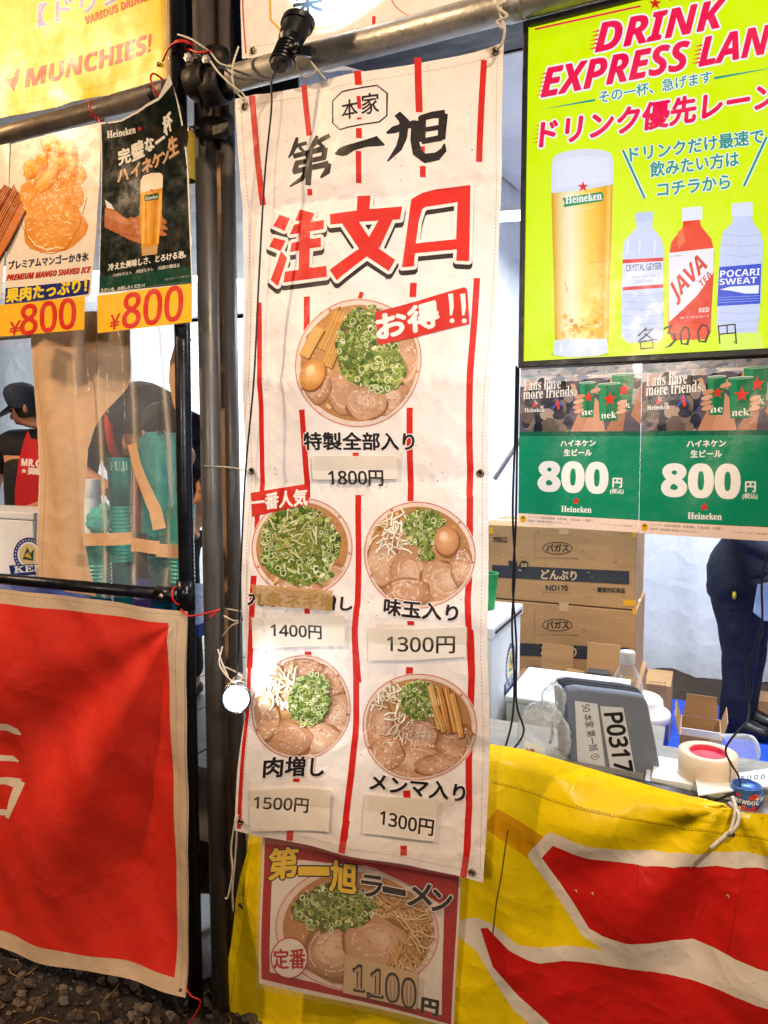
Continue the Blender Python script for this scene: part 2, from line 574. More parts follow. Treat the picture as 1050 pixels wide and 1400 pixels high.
    def brush(s, pts, col, closed=False):
        n = len(pts)
        Lf, Rt = [], []
        for i in range(n):
            if closed: a, b = pts[i-1], pts[(i+1) % n]
            else: a, b = pts[max(i-1, 0)], pts[min(i+1, n-1)]
            tx, ty = b[0]-a[0], b[1]-a[1]
            l = math.hypot(tx, ty) or 1
            k = 1
            if 0 < i < n-1 or closed:     # keep the width through corners
                p, q = pts[i-1], pts[i]
                l1 = math.hypot(q[0]-p[0], q[1]-p[1]) or 1
                k = min(1.6, 1/max(.3, ((q[0]-p[0])*tx+(q[1]-p[1])*ty)/(l1*l)))
            h = pts[i][2]/2*k
            Lf.append((pts[i][0]-ty/l*h, pts[i][1]+tx/l*h)); Rt.append((pts[i][0]+ty/l*h, pts[i][1]-tx/l*h))
        T = []
        for i in range(n if closed else n-1):
            j = (i+1) % n
            T += [[Lf[i], Lf[j], Rt[j]], [Lf[i], Rt[j], Rt[i]]]
        return s.add(T, col)
    def star(s, cx, cy, r, col):
        P = [(cx+(r if i % 2 == 0 else r*.4)*math.sin(math.pi*i/5), cy-(r if i % 2 == 0 else r*.4)*math.cos(math.pi*i/5)) for i in range(10)]
        return s.poly(P, col)
    def grad(s, quad, c0, c1):
        """quad TL,TR,BR,BL with colour c0 on the left and c1 on the right."""
        a, b = lin(c0), lin(c1)
        return s.add([[quad[0], quad[1], quad[2]], [quad[0], quad[2], quad[3]]], [[a, b, b], [a, b, a]])

def cut(T, A, n, c):
    """split triangles T (m,3,2) with per-corner attributes A (m,3,k) along n.x = c"""
    d = T@np.array(n, float)-c
    s = np.sign(np.where(np.abs(d) < 1e-9, 0, d))
    cr = (s.max(1) > 0) & (s.min(1) < 0)
    if not cr.any(): return T, A
    keepT, keepA = T[~cr], A[~cr]
    X, XA, d = T[cr], A[cr], np.where(np.abs(d[cr]) < 1e-9, 0, d[cr])
    s = np.sign(d)
    # put lone vertex first (vertex whose sign differs from both others); zero handled as belonging to the pair side
    pos = (s > 0).sum(1)
    neg = (s < 0).sum(1)
    lone = np.where(pos == 1, (s > 0).argmax(1), (s < 0).argmax(1))
    idx = (lone[:, None]+np.arange(3)[None]) % 3
    r = np.arange(len(X))[:, None]
    X, XA, d = X[r, idx], XA[r, idx], d[r, idx]
    t1 = (d[:, 0]/(d[:, 0]-d[:, 1]))[:, None]
    t2 = (d[:, 0]/(d[:, 0]-d[:, 2]))[:, None]
    p1, p2 = X[:, 0]+(X[:, 1]-X[:, 0])*t1, X[:, 0]+(X[:, 2]-X[:, 0])*t2
    a1, a2 = XA[:, 0]+(XA[:, 1]-XA[:, 0])*t1, XA[:, 0]+(XA[:, 2]-XA[:, 0])*t2
    nT = np.concatenate([np.stack([X[:, 0], p1, p2], 1), np.stack([p1, X[:, 1], X[:, 2]], 1), np.stack([p1, X[:, 2], p2], 1)])
    nA = np.concatenate([np.stack([XA[:, 0], a1, a2], 1), np.stack([a1, XA[:, 1], XA[:, 2]], 1), np.stack([a1, XA[:, 2], a2], 1)])
    e1, e2 = nT[:, 1]-nT[:, 0], nT[:, 2]-nT[:, 0]
    ok = np.abs(e1[:, 0]*e2[:, 1]-e1[:, 1]*e2[:, 0]) > 1e-10
    return np.concatenate([keepT, nT[ok]]), np.concatenate([keepA, nA[ok]])

class Sheet:
    """A sheet of cloth or paper on the plane Y; disp(X, Z) gives (dx, dy, dz); canvases are printed on it."""
    def __init__(s, Y, h=0, disp=None):
        s.Y, s.h, s.disp = Y, h, disp
    def nodes(s, G):
        X, Z = s.o[0]+G[..., 0]*s.h, s.o[1]+G[..., 1]*s.h
        dx, dy, dz = s.disp(X, Z)
        return np.stack([X+dx, s.Y+dy+0*X, Z+dz], -1)
    def mapp(s, G, cen):
        """G (m,3,2) grid coordinates of corners, cen (m,2): -> positions, normals (m,3,3)"""
        c = np.floor(cen)
        fr = cen-c
        up = (fr.sum(1) > 1)
        n0 = np.where(up[:, None], c+1, c)
        n1 = np.where(up[:, None], c+np.array([0, 1]), c+np.array([1, 0]))
        n2 = np.where(up[:, None], c+np.array([1, 0]), c+np.array([0, 1]))
        sg = np.where(up, -1., 1.)[:, None]
        a = (G[..., 0]-n0[:, None, 0])*sg
        b = (G[..., 1]-n0[:, None, 1])*sg
        a, b = np.where(up[:, None], a, a), b
        # for the lower half n1 is +x and n2 is +y; for the upper half n1 is -x and n2 is -y
        P0, P1, P2 = s.nodes(n0), s.nodes(n1), s.nodes(n2)
        pos = P0[:, None]+(P1-P0)[:, None]*a[..., None]+(P2-P0)[:, None]*b[..., None]
        e = .02
        def nrm(Gp):
            dx = s.nodes(Gp+np.array([e, 0]))-s.nodes(Gp-np.array([e, 0]))
            dz = s.nodes(Gp+np.array([0, e]))-s.nodes(Gp-np.array([0, e]))
            n = np.cross(dx, dz)
            return n/np.linalg.norm(n, axis=-1, keepdims=True)
        return pos, nrm(G)
    def build(s, name, canv, mats, outline=None, base=None, parent=None, thick=.0012, **kw):
        """outline: pixel polygon of the sheet (drawn under the print with colour base)"""
        c0 = Canvas()
        c0.floor = -6
        if outline is not None: c0.poly(outline, base)
        canv = ([c0] if outline is not None else [])+(canv if isinstance(canv, list) else [canv])
        T, C, L, Mi = (np.concatenate([np.concatenate(getattr(c, q)) for c in canv if c.T]) for q in ('T', 'C', 'L', 'Mi'))
        X = unproj(T.reshape(-1, 2), s.Y).reshape(-1, 3, 2)
        ar = np.cross(X[:, 1]-X[:, 0], X[:, 2]-X[:, 0])
        fl = ar < 0
        X[fl] = X[fl][:, ::-1]
        C = C.copy()
        C[fl] = C[fl][:, ::-1]
        ok = np.abs(ar) > 1e-12
        X, C, L, Mi = X[ok], C[ok], L[ok], Mi[ok]
        A = np.concatenate([C, np.broadcast_to(L[:, None, None], (len(L), 3, 1)), np.broadcast_to(Mi[:, None, None], (len(L), 3, 1))], 2)
        if s.h:
            lo = X.reshape(-1, 2).min(0)-.013
            s.o = lo
            G = (X-lo)/s.h
            hi = np.ceil(G.reshape(-1, 2).max(0)).astype(int)
            for nv, top in (((1, 0), hi[0]), ((0, 1), hi[1]), ((1, 1), hi[0]+hi[1])):
                q = G@np.array(nv, float)
                act = np.floor(q.min(1)+1e-9)+1 < q.max(1)-1e-9
                g, a_ = G[act], A[act]
                for i in range(1, top+1): g, a_ = cut(g, a_, nv, i)
                G, A = np.concatenate([G[~act], g]), np.concatenate([A[~act], a_])
            pos, nor = s.mapp(G, G.mean(1))
        else:
            G = X
            pos = np.stack([X[..., 0], np.full(X.shape[:2], s.Y), X[..., 1]], -1)
            nor = np.zeros_like(pos)
            nor[..., 1] = -1
        pos = pos+nor*A[..., 3:4]
        m = len(pos)
        V = pos.reshape(-1, 3)
        q = np.round(np.concatenate([V*2e6, A[..., 3:4].reshape(-1, 1)*2e6], 1)).astype(np.int64)
        _, first, inv = np.unique(q, axis=0, return_index=True, return_inverse=True)
        V, Fc = V[first], inv.reshape(-1, 3)
        good = (Fc[:, 0] != Fc[:, 1]) & (Fc[:, 1] != Fc[:, 2]) & (Fc[:, 0] != Fc[:, 2])
        Fc, A, nor = Fc[good], A[good], nor[good]
        V = V.tolist()
        Fl = Fc.tolist()
        cols = np.concatenate([A[..., :3], np.ones(A.shape[:2]+(1,))], 2).reshape(-1, 4)
        nl = nor.reshape(-1, 3)
        mi = np.round(A[:, 0, 4]).astype(int)
        # back and rim give the sheet its thickness
        if outline is not None and thick:
            sel = A[:, 0, 3] < DK*-.5
            o = len(V)
            n_of = np.zeros((o, 3))
            n_of[Fc.reshape(-1)] = nl
            Va = np.array(V)
            V += (Va-n_of*thick).tolist()
            bf = (Fc[sel][:, ::-1]+o)
            Fl += bf.tolist()
            cols = np.concatenate([cols, cols.reshape(-1, 3, 4)[sel][:, ::-1].reshape(-1, 4)])
            nl = np.concatenate([nl, -nor[sel][:, ::-1].reshape(-1, 3)])
            mi = np.concatenate([mi, mi[sel]])
            # rim: boundary edges of the base layer
            from collections import Counter
            ed = {}
            for f in Fc[sel]:
                for a, b in ((f[0], f[1]), (f[1], f[2]), (f[2], f[0])):
                    k = (min(a, b), max(a, b))
                    ed[k] = None if k in ed else (a, b)
            rim, rn, rc = [], [], []
            bc = cols[0]
            for e in ed.values():
                if e is None: continue
                a, b = e
                n_ = np.cross(np.array(V[b])-np.array(V[a]), n_of[a])
                n_ = n_/(np.linalg.norm(n_) or 1)
                for tri in ((b, a, a+o), (b, a+o, b+o)):
                    rim.append([int(t) for t in tri]); rn += [n_]*3; rc += [bc]*3
            if rim:
                Fl += rim
                nl = np.concatenate([nl, np.array(rn)])
                cols = np.concatenate([cols, np.array(rc)])
                mi = np.concatenate([mi, np.zeros(len(rim), int)])
            used = np.zeros(len(V), bool)
            used[np.array(Fl).reshape(-1)] = True
            re = np.cumsum(used)-1
            V = [v for v, k in zip(V, used) if k]
            Fl = re[np.array(Fl)].tolist()
        me = bpy.data.meshes.new(name)
        me.from_pydata(V, [], Fl)
        for mm in (mats if isinstance(mats, (list, tuple)) else [mats]): me.materials.append(M[mm])
        me.polygons.foreach_set('material_index', mi.tolist())
        me.polygons.foreach_set('use_smooth', [True]*len(Fl))
        ca = me.color_attributes.new('Col', 'FLOAT_COLOR', 'CORNER')
        ca.data.foreach_set('color', cols.astype(np.float32).reshape(-1))
        me.update()
        me.normals_split_custom_set([tuple(n) for n in nl])
        return tag(link(name, me, parent), **kw)
    def point(s, x, y, d=0):
        """pixel -> point on the (displaced) sheet, d towards the viewer"""
        X, Z = unproj([(x, y)], s.Y)[0]
        if s.disp is None: return Vector((X, s.Y-d, Z))
        dx, dy, dz = s.disp(np.array(X), np.array(Z))
        return Vector((X+float(dx), s.Y+float(dy)-d, Z+float(dz)))

def jit(rng, cols): return rng.choice(cols)
WHITE, RED, INK = '#efe6dc', '#d8231c', '#1b1416'

def eyelets(sh, pts, parent, r=.0085):
    for (x, y) in pts:
        p = sh.point(x, y, .0015)
        b = MB().lathe([(r*.5, -.0005), (r*.55, .002), (r*.8, .0028), (r, .0015), (r*1.02, -.0005)], p, (0, -1, 0), 18)
        b.lathe([(0, 0), (r*.52, .0006)], p, (0, -1, 0), 14, mi=1)
        b.build('eyelet', ['brass', 'black_plastic'], parent)

# ---------------------------------------------------------------- printed food
GREENS = ['#97a84c', '#b9c278', '#788c3a', '#dcdcac', '#566c2a', '#a8ac58', '#cbcf90', '#858f3e', '#e6e2bc', '#66782e']
def blob_px(c, rng, x, y, rx, ry, col, rim=None, rot=0):
    c.ell(x, y, rx, ry, col, rim, rot, 22, .07, rng)
def chashu(c, rng, x, y, rx, ry, rot):
    blob_px(c, rng, x+.4, y+.8, rx*1.03, ry*1.04, '#94643e', None, rot)
    st = rng.getstate()
    blob_px(c, rng, x, y, rx, ry, rng.choice(['#d8ac8c', '#cd9e7c', '#deb698']), rng.choice(['#b88660', '#c4946e', '#a87650']), rot)
    blob_px(c, rng, x+rng.uniform(-.2, .2)*rx, y+rng.uniform(-.2, .2)*ry, rx*.6, ry*.55, rng.choice(['#dfbb9e', '#c89472', '#e4c6ac']), rng.choice(['#d2a482', '#cc9c78']), rot+.4)
    for i in range(7):
        a0 = rng.uniform(0, 6.3)
        q = rng.uniform(.3, .85)
        pts = []
        for k in range(7):
            a = a0+k*.28
            X, Y = rx*q*math.cos(a), ry*q*math.sin(a)
            pts.append((x+X*math.cos(rot)-Y*math.sin(rot)+rng.uniform(-.5, .5), y+X*math.sin(rot)+Y*math.cos(rot), rng.uniform(.4, 1.5)))
        c.brush(pts, rng.choice(['#ead0bd', '#e6c7b0', '#b58264', '#c89a7e']))
    for i in range(70):
        a, q = rng.uniform(0, 6.3), .9*math.sqrt(rng.random())
        X, Y = rx*q*math.cos(a), ry*q*math.sin(a)
        c.ell(x+X*math.cos(rot)-Y*math.sin(rot), y+X*math.sin(rot)+Y*math.cos(rot), rng.uniform(.6, 3.4), rng.uniform(.4, 1.5), rng.choice(['#dcb69c', '#cf9f84', '#c59276', '#e8ccb8', '#d8ad92', '#b5805f', '#edd6c6']), None, rng.uniform(0, 3), 7)
def scallions(c, rng, x, y, rx, ry, n, r0, r1, base='#4d6327', rot=0):
    blob_px(c, rng, x, y, rx*.95, ry*.95, '#76803a', base, rot)
    for i in range(max(6, n//8)):
        a, q = rng.uniform(0, 6.3), .95*math.sqrt(rng.random())
        c.ell(x+rx*q*math.cos(a), y+ry*q*math.sin(a), rng.uniform(2, 7), rng.uniform(1.5, 5), rng.choice(['#2f4518', '#3f5a22', '#9aae58', '#56702c', '#a8b870', '#6b5a28']), None, rng.uniform(0, 3), 9)
    n = int(n*1.35)
    r0, r1 = r0*.85, r1*.88
    for i in range(n):
        a, q = rng.uniform(0, 6.3), math.sqrt(rng.random())
        px, py = rx*q*math.cos(a), ry*q*math.sin(a)
        X, Y = x+px*math.cos(rot)-py*math.sin(rot), y+px*math.sin(rot)+py*math.cos(rot)
        r = rng.uniform(r0, r1)
        if rng.random() < .3:
            c.ell(X, Y, r*.9, r*rng.uniform(.25, .7), rng.choice(GREENS+['#3e5a20', '#5a7a2c']), None, rng.uniform(0, 3), 8)
        else:
            e = rng.uniform(.5, 1)
            ro = rng.uniform(0, 3)
            if rng.random() < .6: c.ell(X, Y, r*.8, r*e*.8, rng.choice(['#3f5a22', '#57732e', '#7c9440']), None, ro, 8)
            c.ring(X, Y, r, r*e, r*rng.uniform(.18, .40), rng.choice(GREENS), 8, ro)
def strands(c, rng, x, y, rx, ry, n, w, cols, l=14, ang=None):
    for i in range(n):
        a, q = rng.uniform(0, 6.3), math.sqrt(rng.random())
        X, Y = x+rx*q*math.cos(a), y+ry*q*math.sin(a)
        d = rng.uniform(0, 6.3) if ang is None else ang+rng.uniform(-.5, .5)
        pts = []
        for k in range(6):
            pts.append((X, Y, w*rng.uniform(.8, 1.1)))
            d += rng.uniform(-.45, .45)
            X += math.cos(d)*l/5; Y += math.sin(d)*l/5
        col = rng.choice(cols)
        c.brush([(p[0]+.5, p[1]+.6, p[2]*1.25) for p in pts], '#8d6a40')
        c.brush(pts, col)
def bowl(c, cx, cy, rx, ry, seed, kind, rot=0):
    rng = random.Random(seed)
    c.ell(cx, cy, rx, ry, '#efdccf', '#e6cbbb', rot, 48)
    c.ring(cx, cy, rx*.985, ry*.985, 1.0, '#b5453c', 48, rot)
    c.ell(cx, cy, rx*.9, ry*.9, '#c99a68', '#b5804e', rot, 44)
    for i in range(60):
        a, q = rng.uniform(0, 6.3), .86*math.sqrt(rng.random())
        blob_px(c, rng, cx+rx*q*math.cos(a), cy+ry*q*math.sin(a), rng.uniform(1, 6), rng.uniform(1, 4), rng.choice(['#c98f58', '#b8763f', '#d7a672', '#9c5f30', '#dcb488']), None, rng.uniform(0, 3))
    m = rx/80
    c.lim = (cx, cy, rx*.93, ry*.93)
    def S(dx, dy, sx, sy, rot=0): chashu(c, rng, cx+dx*rx, cy+dy*ry, sx*rx, sy*ry, rot)
    if kind == 'all':
        S(.72, .05, .30, .5, .2); S(.55, .55, .34, .3, .8); S(-.15, .45, .36, .32, .5); S(.12, .6, .34, .27, .2); S(-.62, .35, .2, .3, .1)
        for (x0, y0, x1, y1, w) in ((-.72, -.35, -.42, -.95, 22), (-.55, -.2, -.3, -.8, 20), (-.5, .05, -.25, -.6, 16), (-.85, -.1, -.62, -.55, 14)):
            c.stroke([(cx+x0*rx+1, cy+y0*ry+1.5), (cx+x1*rx+1, cy+y1*ry+1.5)], w*m+1, '#7c4c1c')
            c.stroke([(cx+x0*rx, cy+y0*ry), (cx+x1*rx, cy+y1*ry)], w*m, rng.choice(['#c68e45', '#b97f38', '#d3a258']))
            for k in range(3):
                o = (k-1)*w*m*.25
                c.stroke([(cx+x0*rx+o, cy+y0*ry), (cx+x1*rx+o, cy+y1*ry)], .8, '#e0b878')
        c.ell(cx-.70*rx+1, cy+.19*ry+1, .2*rx, .26*ry, '#8a5426', None, .35)
        c.ell(cx-.70*rx, cy+.18*ry, .19*rx, .25*ry, '#e9b877', '#c9853f', .35)
        c.ell(cx-.73*rx, cy+.12*ry, .07*rx, .1*ry, '#f6d8ac', '#eabd80', .35)
        scallions(c, rng, cx+.14*rx, cy-.27*ry, .50*rx, .62*ry, 330, 2.4, 5.6)
        scallions(c, rng, cx+.4*rx, cy+.12*ry, .36*rx, .34*ry, 110, 3, 7, '#6d8a3a')
    elif kind == 'negi':
        S(.6, .6, .42, .26, .2); S(-.1, .82, .5, .16, 0)
        scallions(c, rng, cx-.06*rx, cy-.08*ry, .80*rx, .76*ry, 420, 2.2, 5.6, '#3b4f1e')
        strands(c, rng, cx-.05*rx, cy-.25*ry, .5*rx, .4*ry, 44, 1.8, GREENS, 20)
        scallions(c, rng, cx+.05*rx, cy+.5*ry, .55*rx, .25*ry, 60, 3, 6.5, '#5d6e2e')
    elif kind == 'egg':
        S(-.65, .15, .3, .45, .2); S(-.15, .3, .32, .5, 0); S(.45, .5, .42, .36, .6); S(-.2, .68, .42, .26, 0); S(.75, .25, .2, .4, 0)
        strands(c, rng, cx-.38*rx, cy-.42*ry, .34*rx, .3*ry, 48, 2.4, ['#f3ead8', '#eadfc6', '#fbf5e8', '#d9c8a4'], 20)
        scallions(c, rng, cx+.12*rx, cy-.5*ry, .38*rx, .36*ry, 230, 2.2, 4.6)
        c.ell(cx+.52*rx, cy-.24*ry, .22*rx, .29*ry, '#8a5a36')
        c.ell(cx+.5*rx, cy-.27*ry, .21*rx, .27*ry, '#e0b083', '#c08050')
        c.ell(cx+.46*rx, cy-.34*ry, .08*rx, .1*ry, '#f2d3b0', '#e2b488')
        scallions(c, rng, cx+.15*rx, cy-.02*ry, .14*rx, .12*ry, 24, 2.4, 4.6)
    elif kind == 'niku':
        S(-.6, -.5, .34, .3, .5); S(.55, -.5, .4, .32, .4); S(.7, .15, .3, .42, .2); S(.35, .6, .5, .3, .2); S(-.3, .62, .5, .32, 0); S(-.72, .2, .24, .4, 0); S(0, -.75, .4, .2, 0)
        strands(c, rng, cx-.36*rx, cy-.36*ry, .38*rx, .34*ry, 52, 2.2, ['#efe0c0', '#e2cfa6', '#f6ecd6', '#d0b98a'], 22)
        scallions(c, rng, cx+.16*rx, cy-.14*ry, .42*rx, .52*ry, 280, 2.2, 4.8, '#3f5220', .3)
    elif kind == 'menma':
        S(-.7, .0, .26, .5, 0); S(.0, .2, .36, .42, 0); S(.62, .35, .34, .42, .3); S(-.1, .66, .56, .3, .1); S(-.55, .5, .3, .3, 0); S(.35, .72, .4, .2, 0)
        strands(c, rng, cx-.42*rx, cy-.46*ry, .32*rx, .3*ry, 40, 2.4, ['#f3ead8', '#eadfc6', '#fbf5e8', '#d9c8a4'], 20)
        strands(c, rng, cx-.2*rx, cy+.1*ry, .4*rx, .25*ry, 36, 1.6, ['#ecd2bc', '#dcb595', '#f1dfcd'], 16)
        scallions(c, rng, cx+.02*rx, cy-.5*ry, .34*rx, .36*ry, 220, 2.2, 4.6)
        for (x0, y0, x1, y1) in ((.2, -.78, .35, .05), (.34, -.74, .5, .12), (.46, -.74, .62, .1), (.56, -.62, .72, .2), (.28, -.4, .42, .1)):
            c.stroke([(cx+x0*rx+1.2, cy+y0*ry+1), (cx+x1*rx+1.2, cy+y1*ry+1)], 9*m, '#6f4016')
            c.stroke([(cx+x0*rx, cy+y0*ry), (cx+(x0+x1)/2*rx+1, cy+(y0+y1)/2*ry), (cx+x1*rx, cy+y1*ry)], 8*m, rng.choice(['#cf9450', '#bf8140', '#dda866']))
            c.stroke([(cx+x0*rx-1, cy+y0*ry), (cx+x1*rx-1, cy+y1*ry)], 1.2, '#eac48c')
    elif kind == 'ramen':
        strands(c, rng, cx+.30*rx, cy-.12*ry, .46*rx, .5*ry, 150, 2.4, ['#d9b078', '#c79a60', '#e6c592', '#b98750'], 44, .7)
        S(-.28, .32, .34, .44, .2); S(.22, .2, .4, .4, 0)
        scallions(c, rng, cx-.28*rx, cy-.36*ry, .5*rx, .38*ry, 240, 2.6, 5.6, '#39481d')
        strands(c, rng, cx+.55*rx, cy+.3*ry, .22*rx, .3*ry, 40, 2.4, ['#d9a868', '#c08a4c', '#e2bd84'], 30, 1.3)
    c.lim = None
    # a few red marks printed on the rim
    for a in (.15, 2.7, 4.2, 5.6):
        X, Y = cx+rx*.94*math.cos(a), cy+ry*.94*math.sin(a)
        c.stroke([(X-2, Y-2), (X+2, Y+1)], 1, '#b5382f'); c.stroke([(X-2, Y+2), (X+1, Y-2)], 1, '#b5382f')

# ================================================================ THE SETTING
def plane(name, x0, x1, y0, y1, z, m, n=1, rough=None, seed=0):
    b = MB()
    vs, fs = [], []
    rng = random.Random(seed)
    for j in range(n+1):
        for i in range(n+1):
            zz = z+(rough*rng.uniform(-1, 1) if rough else 0)
            vs.append((x0+(x1-x0)*i/n, y0+(y1-y0)*j/n, zz))
    for j in range(n):
        for i in range(n):
            a = j*(n+1)+i
            fs.append((a, a+1, a+n+2, a+n+1))
    b.add(vs, fs, 0, bool(rough))
    return b.build(name, m, kind='structure')
plane('ground', -60, 60, -60, 60, -.012, 'gravel_base')
plane('gravel_patch', -3.2, 1.6, -1.6, .35, -.002, 'gravel_base', 110, .007, 3)
plane('earth_floor', -1.15, 2.6, .36, 6, .004, 'dirt', 60, .006, 4)
plane('groundsheet', -.75, 2.5, .9, 3.35, .016, 'blue_tarp', 50, .004, 5)
# loose stones and straw
rng = random.Random(11)
b = MB()
for i in range(3600):
    x, y = rng.uniform(-2.75, -.95), rng.uniform(-1.0, .10)
    r = rng.choice([.003, .004, .004, .005, .006, .008, .011, .015])*rng.uniform(.7, 1.3)
    b.blob((x, y, r*.3), (r*rng.uniform(.8, 1.5), r*rng.uniform(.7, 1.2), r*.75), 6, 4, i % 3, rng, .28)
b.sm = [False]*len(b.sm)
go = b.build('gravel', ['stone', mat('dark_stone', '#3a302a', .9, var=.4, scale=60, bump=.004, bscale=90), mat('pale_stone', '#6f6050', .9, var=.35, scale=60, bump=.004, bscale=90)], origin=(-1.8, -.4, 0))
tag(go, 'loose grey brown gravel stones under the red banner', 'gravel', kind='stuff')
b = MB()
for i in range(70):
    x, y, a = rng.uniform(-2.6, -1.1), rng.uniform(-.7, .0), rng.uniform(0, 6.3)
    l = rng.uniform(.03, .12)
    b.tube([(x, y, .012), (x+l*.5*math.cos(a), y+l*.5*math.sin(a), .018), (x+l*math.cos(a+.3), y+l*math.sin(a+.3), .011)], .0012, 5)
tag(b.build('dry_grass', 'straw', origin=(-1.8, -.4, 0)), 'dry straw stems scattered over the gravel', 'dry grass', kind='stuff')

# tent walls: each a hanging sheet with folds
def wall(name, p0, p1, z0, z1, m, label, folds=.03, n=60, seed=0, lam=.35, mz=14, group=None):
    rng = random.Random(seed)
    ph = [rng.uniform(0, 6.3) for _ in range(6)]
    p0, p1 = Vector((*p0, 0)), Vector((*p1, 0))
    d = (p1-p0)
    L = d.length
    nrm = Vector((-d.y, d.x, 0)).normalized()
    b = MB()
    vs, fs = [], []
    for s in (0, 1):
        for j in range(mz+1):
            for i in range(n+1):
                t, w = i/n, j/mz
                q = folds*(math.sin(2*math.pi*t*L/lam+ph[0]+1.3*math.sin(5*t+ph[1]))*(.35+.65*(1-w))+.6*math.sin(2*math.pi*t*L/(lam*.43)+ph[2]+2*w)*(.5+.5*math.sin(3*w+ph[3])))
                P = p0+d*t+nrm*(q+.002*s)
                vs.append((P.x, P.y, z0+(z1-z0)*w+(.02*math.sin(9*t+ph[4]) if j == 0 else 0)))
    k = (n+1)*(mz+1)
    for s in (0, 1):
        for j in range(mz):
            for i in range(n):
                a = s*k+j*(n+1)+i
                fs.append((a, a+1, a+n+2, a+n+1))
    b.add(vs, fs, 0, True)
    return tag(b.build(name, m), label, 'tent wall', group)
wall('tent_wall', (-1.15, 4.0), (2.6, 4.0), .0, 3.34, 'white_tarp', 'white tarpaulin tent wall hanging behind the cardboard boxes', .06, 130, 1, .9)
wall('tent_wall', (2.5, 4.0), (2.5, .1), .0, 3.34, 'white_tarp', 'white side wall of the ramen tent at the far right', .03, 60, 2, .6)
wall('tent_wall', (-1.10, .35), (-1.10, 4.0), .0, 3.34, 'white_tarp', 'white dividing wall between the ramen tent and drinks tent', .02, 60, 3, .6)
wall('tent_wall', (-11.0, 3.6), (-1.2, 3.6), .0, 2.75, 'white_tarp', 'white back wall of the drinks tent behind the capped worker', .03, 80, 4, .8)

def panel(name, quad, m, label, cat, th=.004, n=16, sag=.03):
    b = MB()
    q = [Vector(p) for p in quad]
    vs, fs = [], []
    for s in (0, 1):
        for j in range(n+1):
            for i in range(n+1):
                u, v = i/n, j/n
                P = (q[0]*(1-u)+q[1]*u)*(1-v)+(q[3]*(1-u)+q[2]*u)*v
                P.z += -sag*math.sin(math.pi*u)*math.sin(math.pi*v)+.006*math.sin(19*u)*math.sin(7*v+1)+th*s
                vs.append(P)
    k = (n+1)**2
    for s in (0, 1):
        for j in range(n):
            for i in range(n):
                a = s*k+j*(n+1)+i
                fs.append((a, a+1, a+n+2, a+n+1))
    b.add(vs, fs, 0, True)
    return tag(b.build(name, m), label, cat)
panel('tent_roof', [(-1.08, 1.0, 2.96), (2.6, 1.0, 2.96), (2.6, 4.02, 3.32), (-1.08, 4.02, 3.32)], 'white_tarp', 'white roof canvas over the back of the ramen tent', 'tent roof')
panel('tent_roof', [(-1.08, .14, 2.66), (2.6, .14, 2.66), (2.6, .98, 2.96), (-1.08, .98, 2.96)], 'shaded_tarp', 'dark navy valance sheet with painted shade under the front of the ramen tent', 'tent roof')
panel('tent_roof', [(-11.0, .14, 2.68), (-1.36, .14, 2.68), (-1.36, 3.62, 2.78), (-11.0, 3.62, 2.78)], 'white_tarp', 'white flat roof canvas of the drinks tent', 'tent roof')

# tree seen in the gap between the tents
t = empty('tree', (-4.9, 5.6, 0), 'dark tree with bare twigs in the gap above the pipe clamps', 'tree')
rng = random.Random(5)
b, lf = MB(), MB()
def branch(p, d, l, r, lev):
    q = p+d*l
    mid = p+d*l*.5+Vector((rng.uniform(-1, 1), rng.uniform(-1, 1), rng.uniform(-.5, .5)))*l*.08
    b.tube([p, mid, q], [r, r*.85, r*.65], 6 if lev > 1 else 10)
    if lev >= 5:
        for k in range(5):
            c = q+Vector((rng.uniform(-1, 1), rng.uniform(-1, 1), rng.uniform(-1, 1)))*.14
            a = Vector((rng.uniform(-1, 1), rng.uniform(-1, 1), rng.uniform(-1, 1))).normalized()
            e = a.cross(Vector((0, 0, 1))).normalized()*.018
            lf.add([c-e, c+a*.03, c+e, c-a*.03+e*.2], [(0, 1, 2, 3)])
        return
    for k in range(3 if lev < 3 else 2):
        nd = (d+Vector((rng.uniform(-1, 1), rng.uniform(-1, 1), rng.uniform(-.35, .7)))*.75).normalized()
        branch(q, nd, l*rng.uniform(.62, .85), r*.62, lev+1)
    if lev >= 2:
        nd = (d+Vector((rng.uniform(-1, 1), rng.uniform(-1, 1), rng.uniform(-.6, .6)))).normalized()
        branch(mid, nd, l*.5, r*.4, lev+2)
b.tube([(-4.9, 5.6, 0), (-4.87, 5.6, 1.3), (-4.8, 5.55, 2.6)], [.2, .16, .14], 14)
for k in range(4):
    branch(Vector((-4.8, 5.55, 2.5)), Vector((math.cos(k*1.6+.4)*.6, math.sin(k*1.6+.4)*.6, .9)).normalized(), 1.0, .09, 0)
b.build('trunk', 'trunk', t)
lf.build('crown', 'leaf', t)

# ================================================================ POLES, PIPES, CLAMPS
def pole(name, x, Y, z0, z1, r, m, label, cat='tent pole', lean=0):
    b = MB()
    b.tube([(x+lean, Y, z0), (x+lean*.5, Y, (z0+z1)/2), (x, Y, z1)], r, 24)
    return b
t = empty('black_pole', (-1.262, 0, 0), 'tall black tube pole at the right end of the drinks stall', 'tent pole')
MB().tube([(-1.262, 0, .0), (-1.259, 0, 1.5), (-1.243, 0, 3.1)], .0205, 24).build('tube', 'black_tube', t)
MB().lathe([(.022, 0), (.022, .115), (.0206, .116)], at(254, 183, 0)-Vector((0, 0, .115)), (0, 0, 1), 24).build('yellow_tape_band', mat('worn_yellow_tape', '#b59a2a', .5, var=.3, scale=30), t)
MB().lathe([(.045, 0), (.045, .006), (.022, .010), (.022, .05)], (-1.262, 0, 0.001), (0, 0, 1), 24).build('foot_plate', 'dark_steel', t)
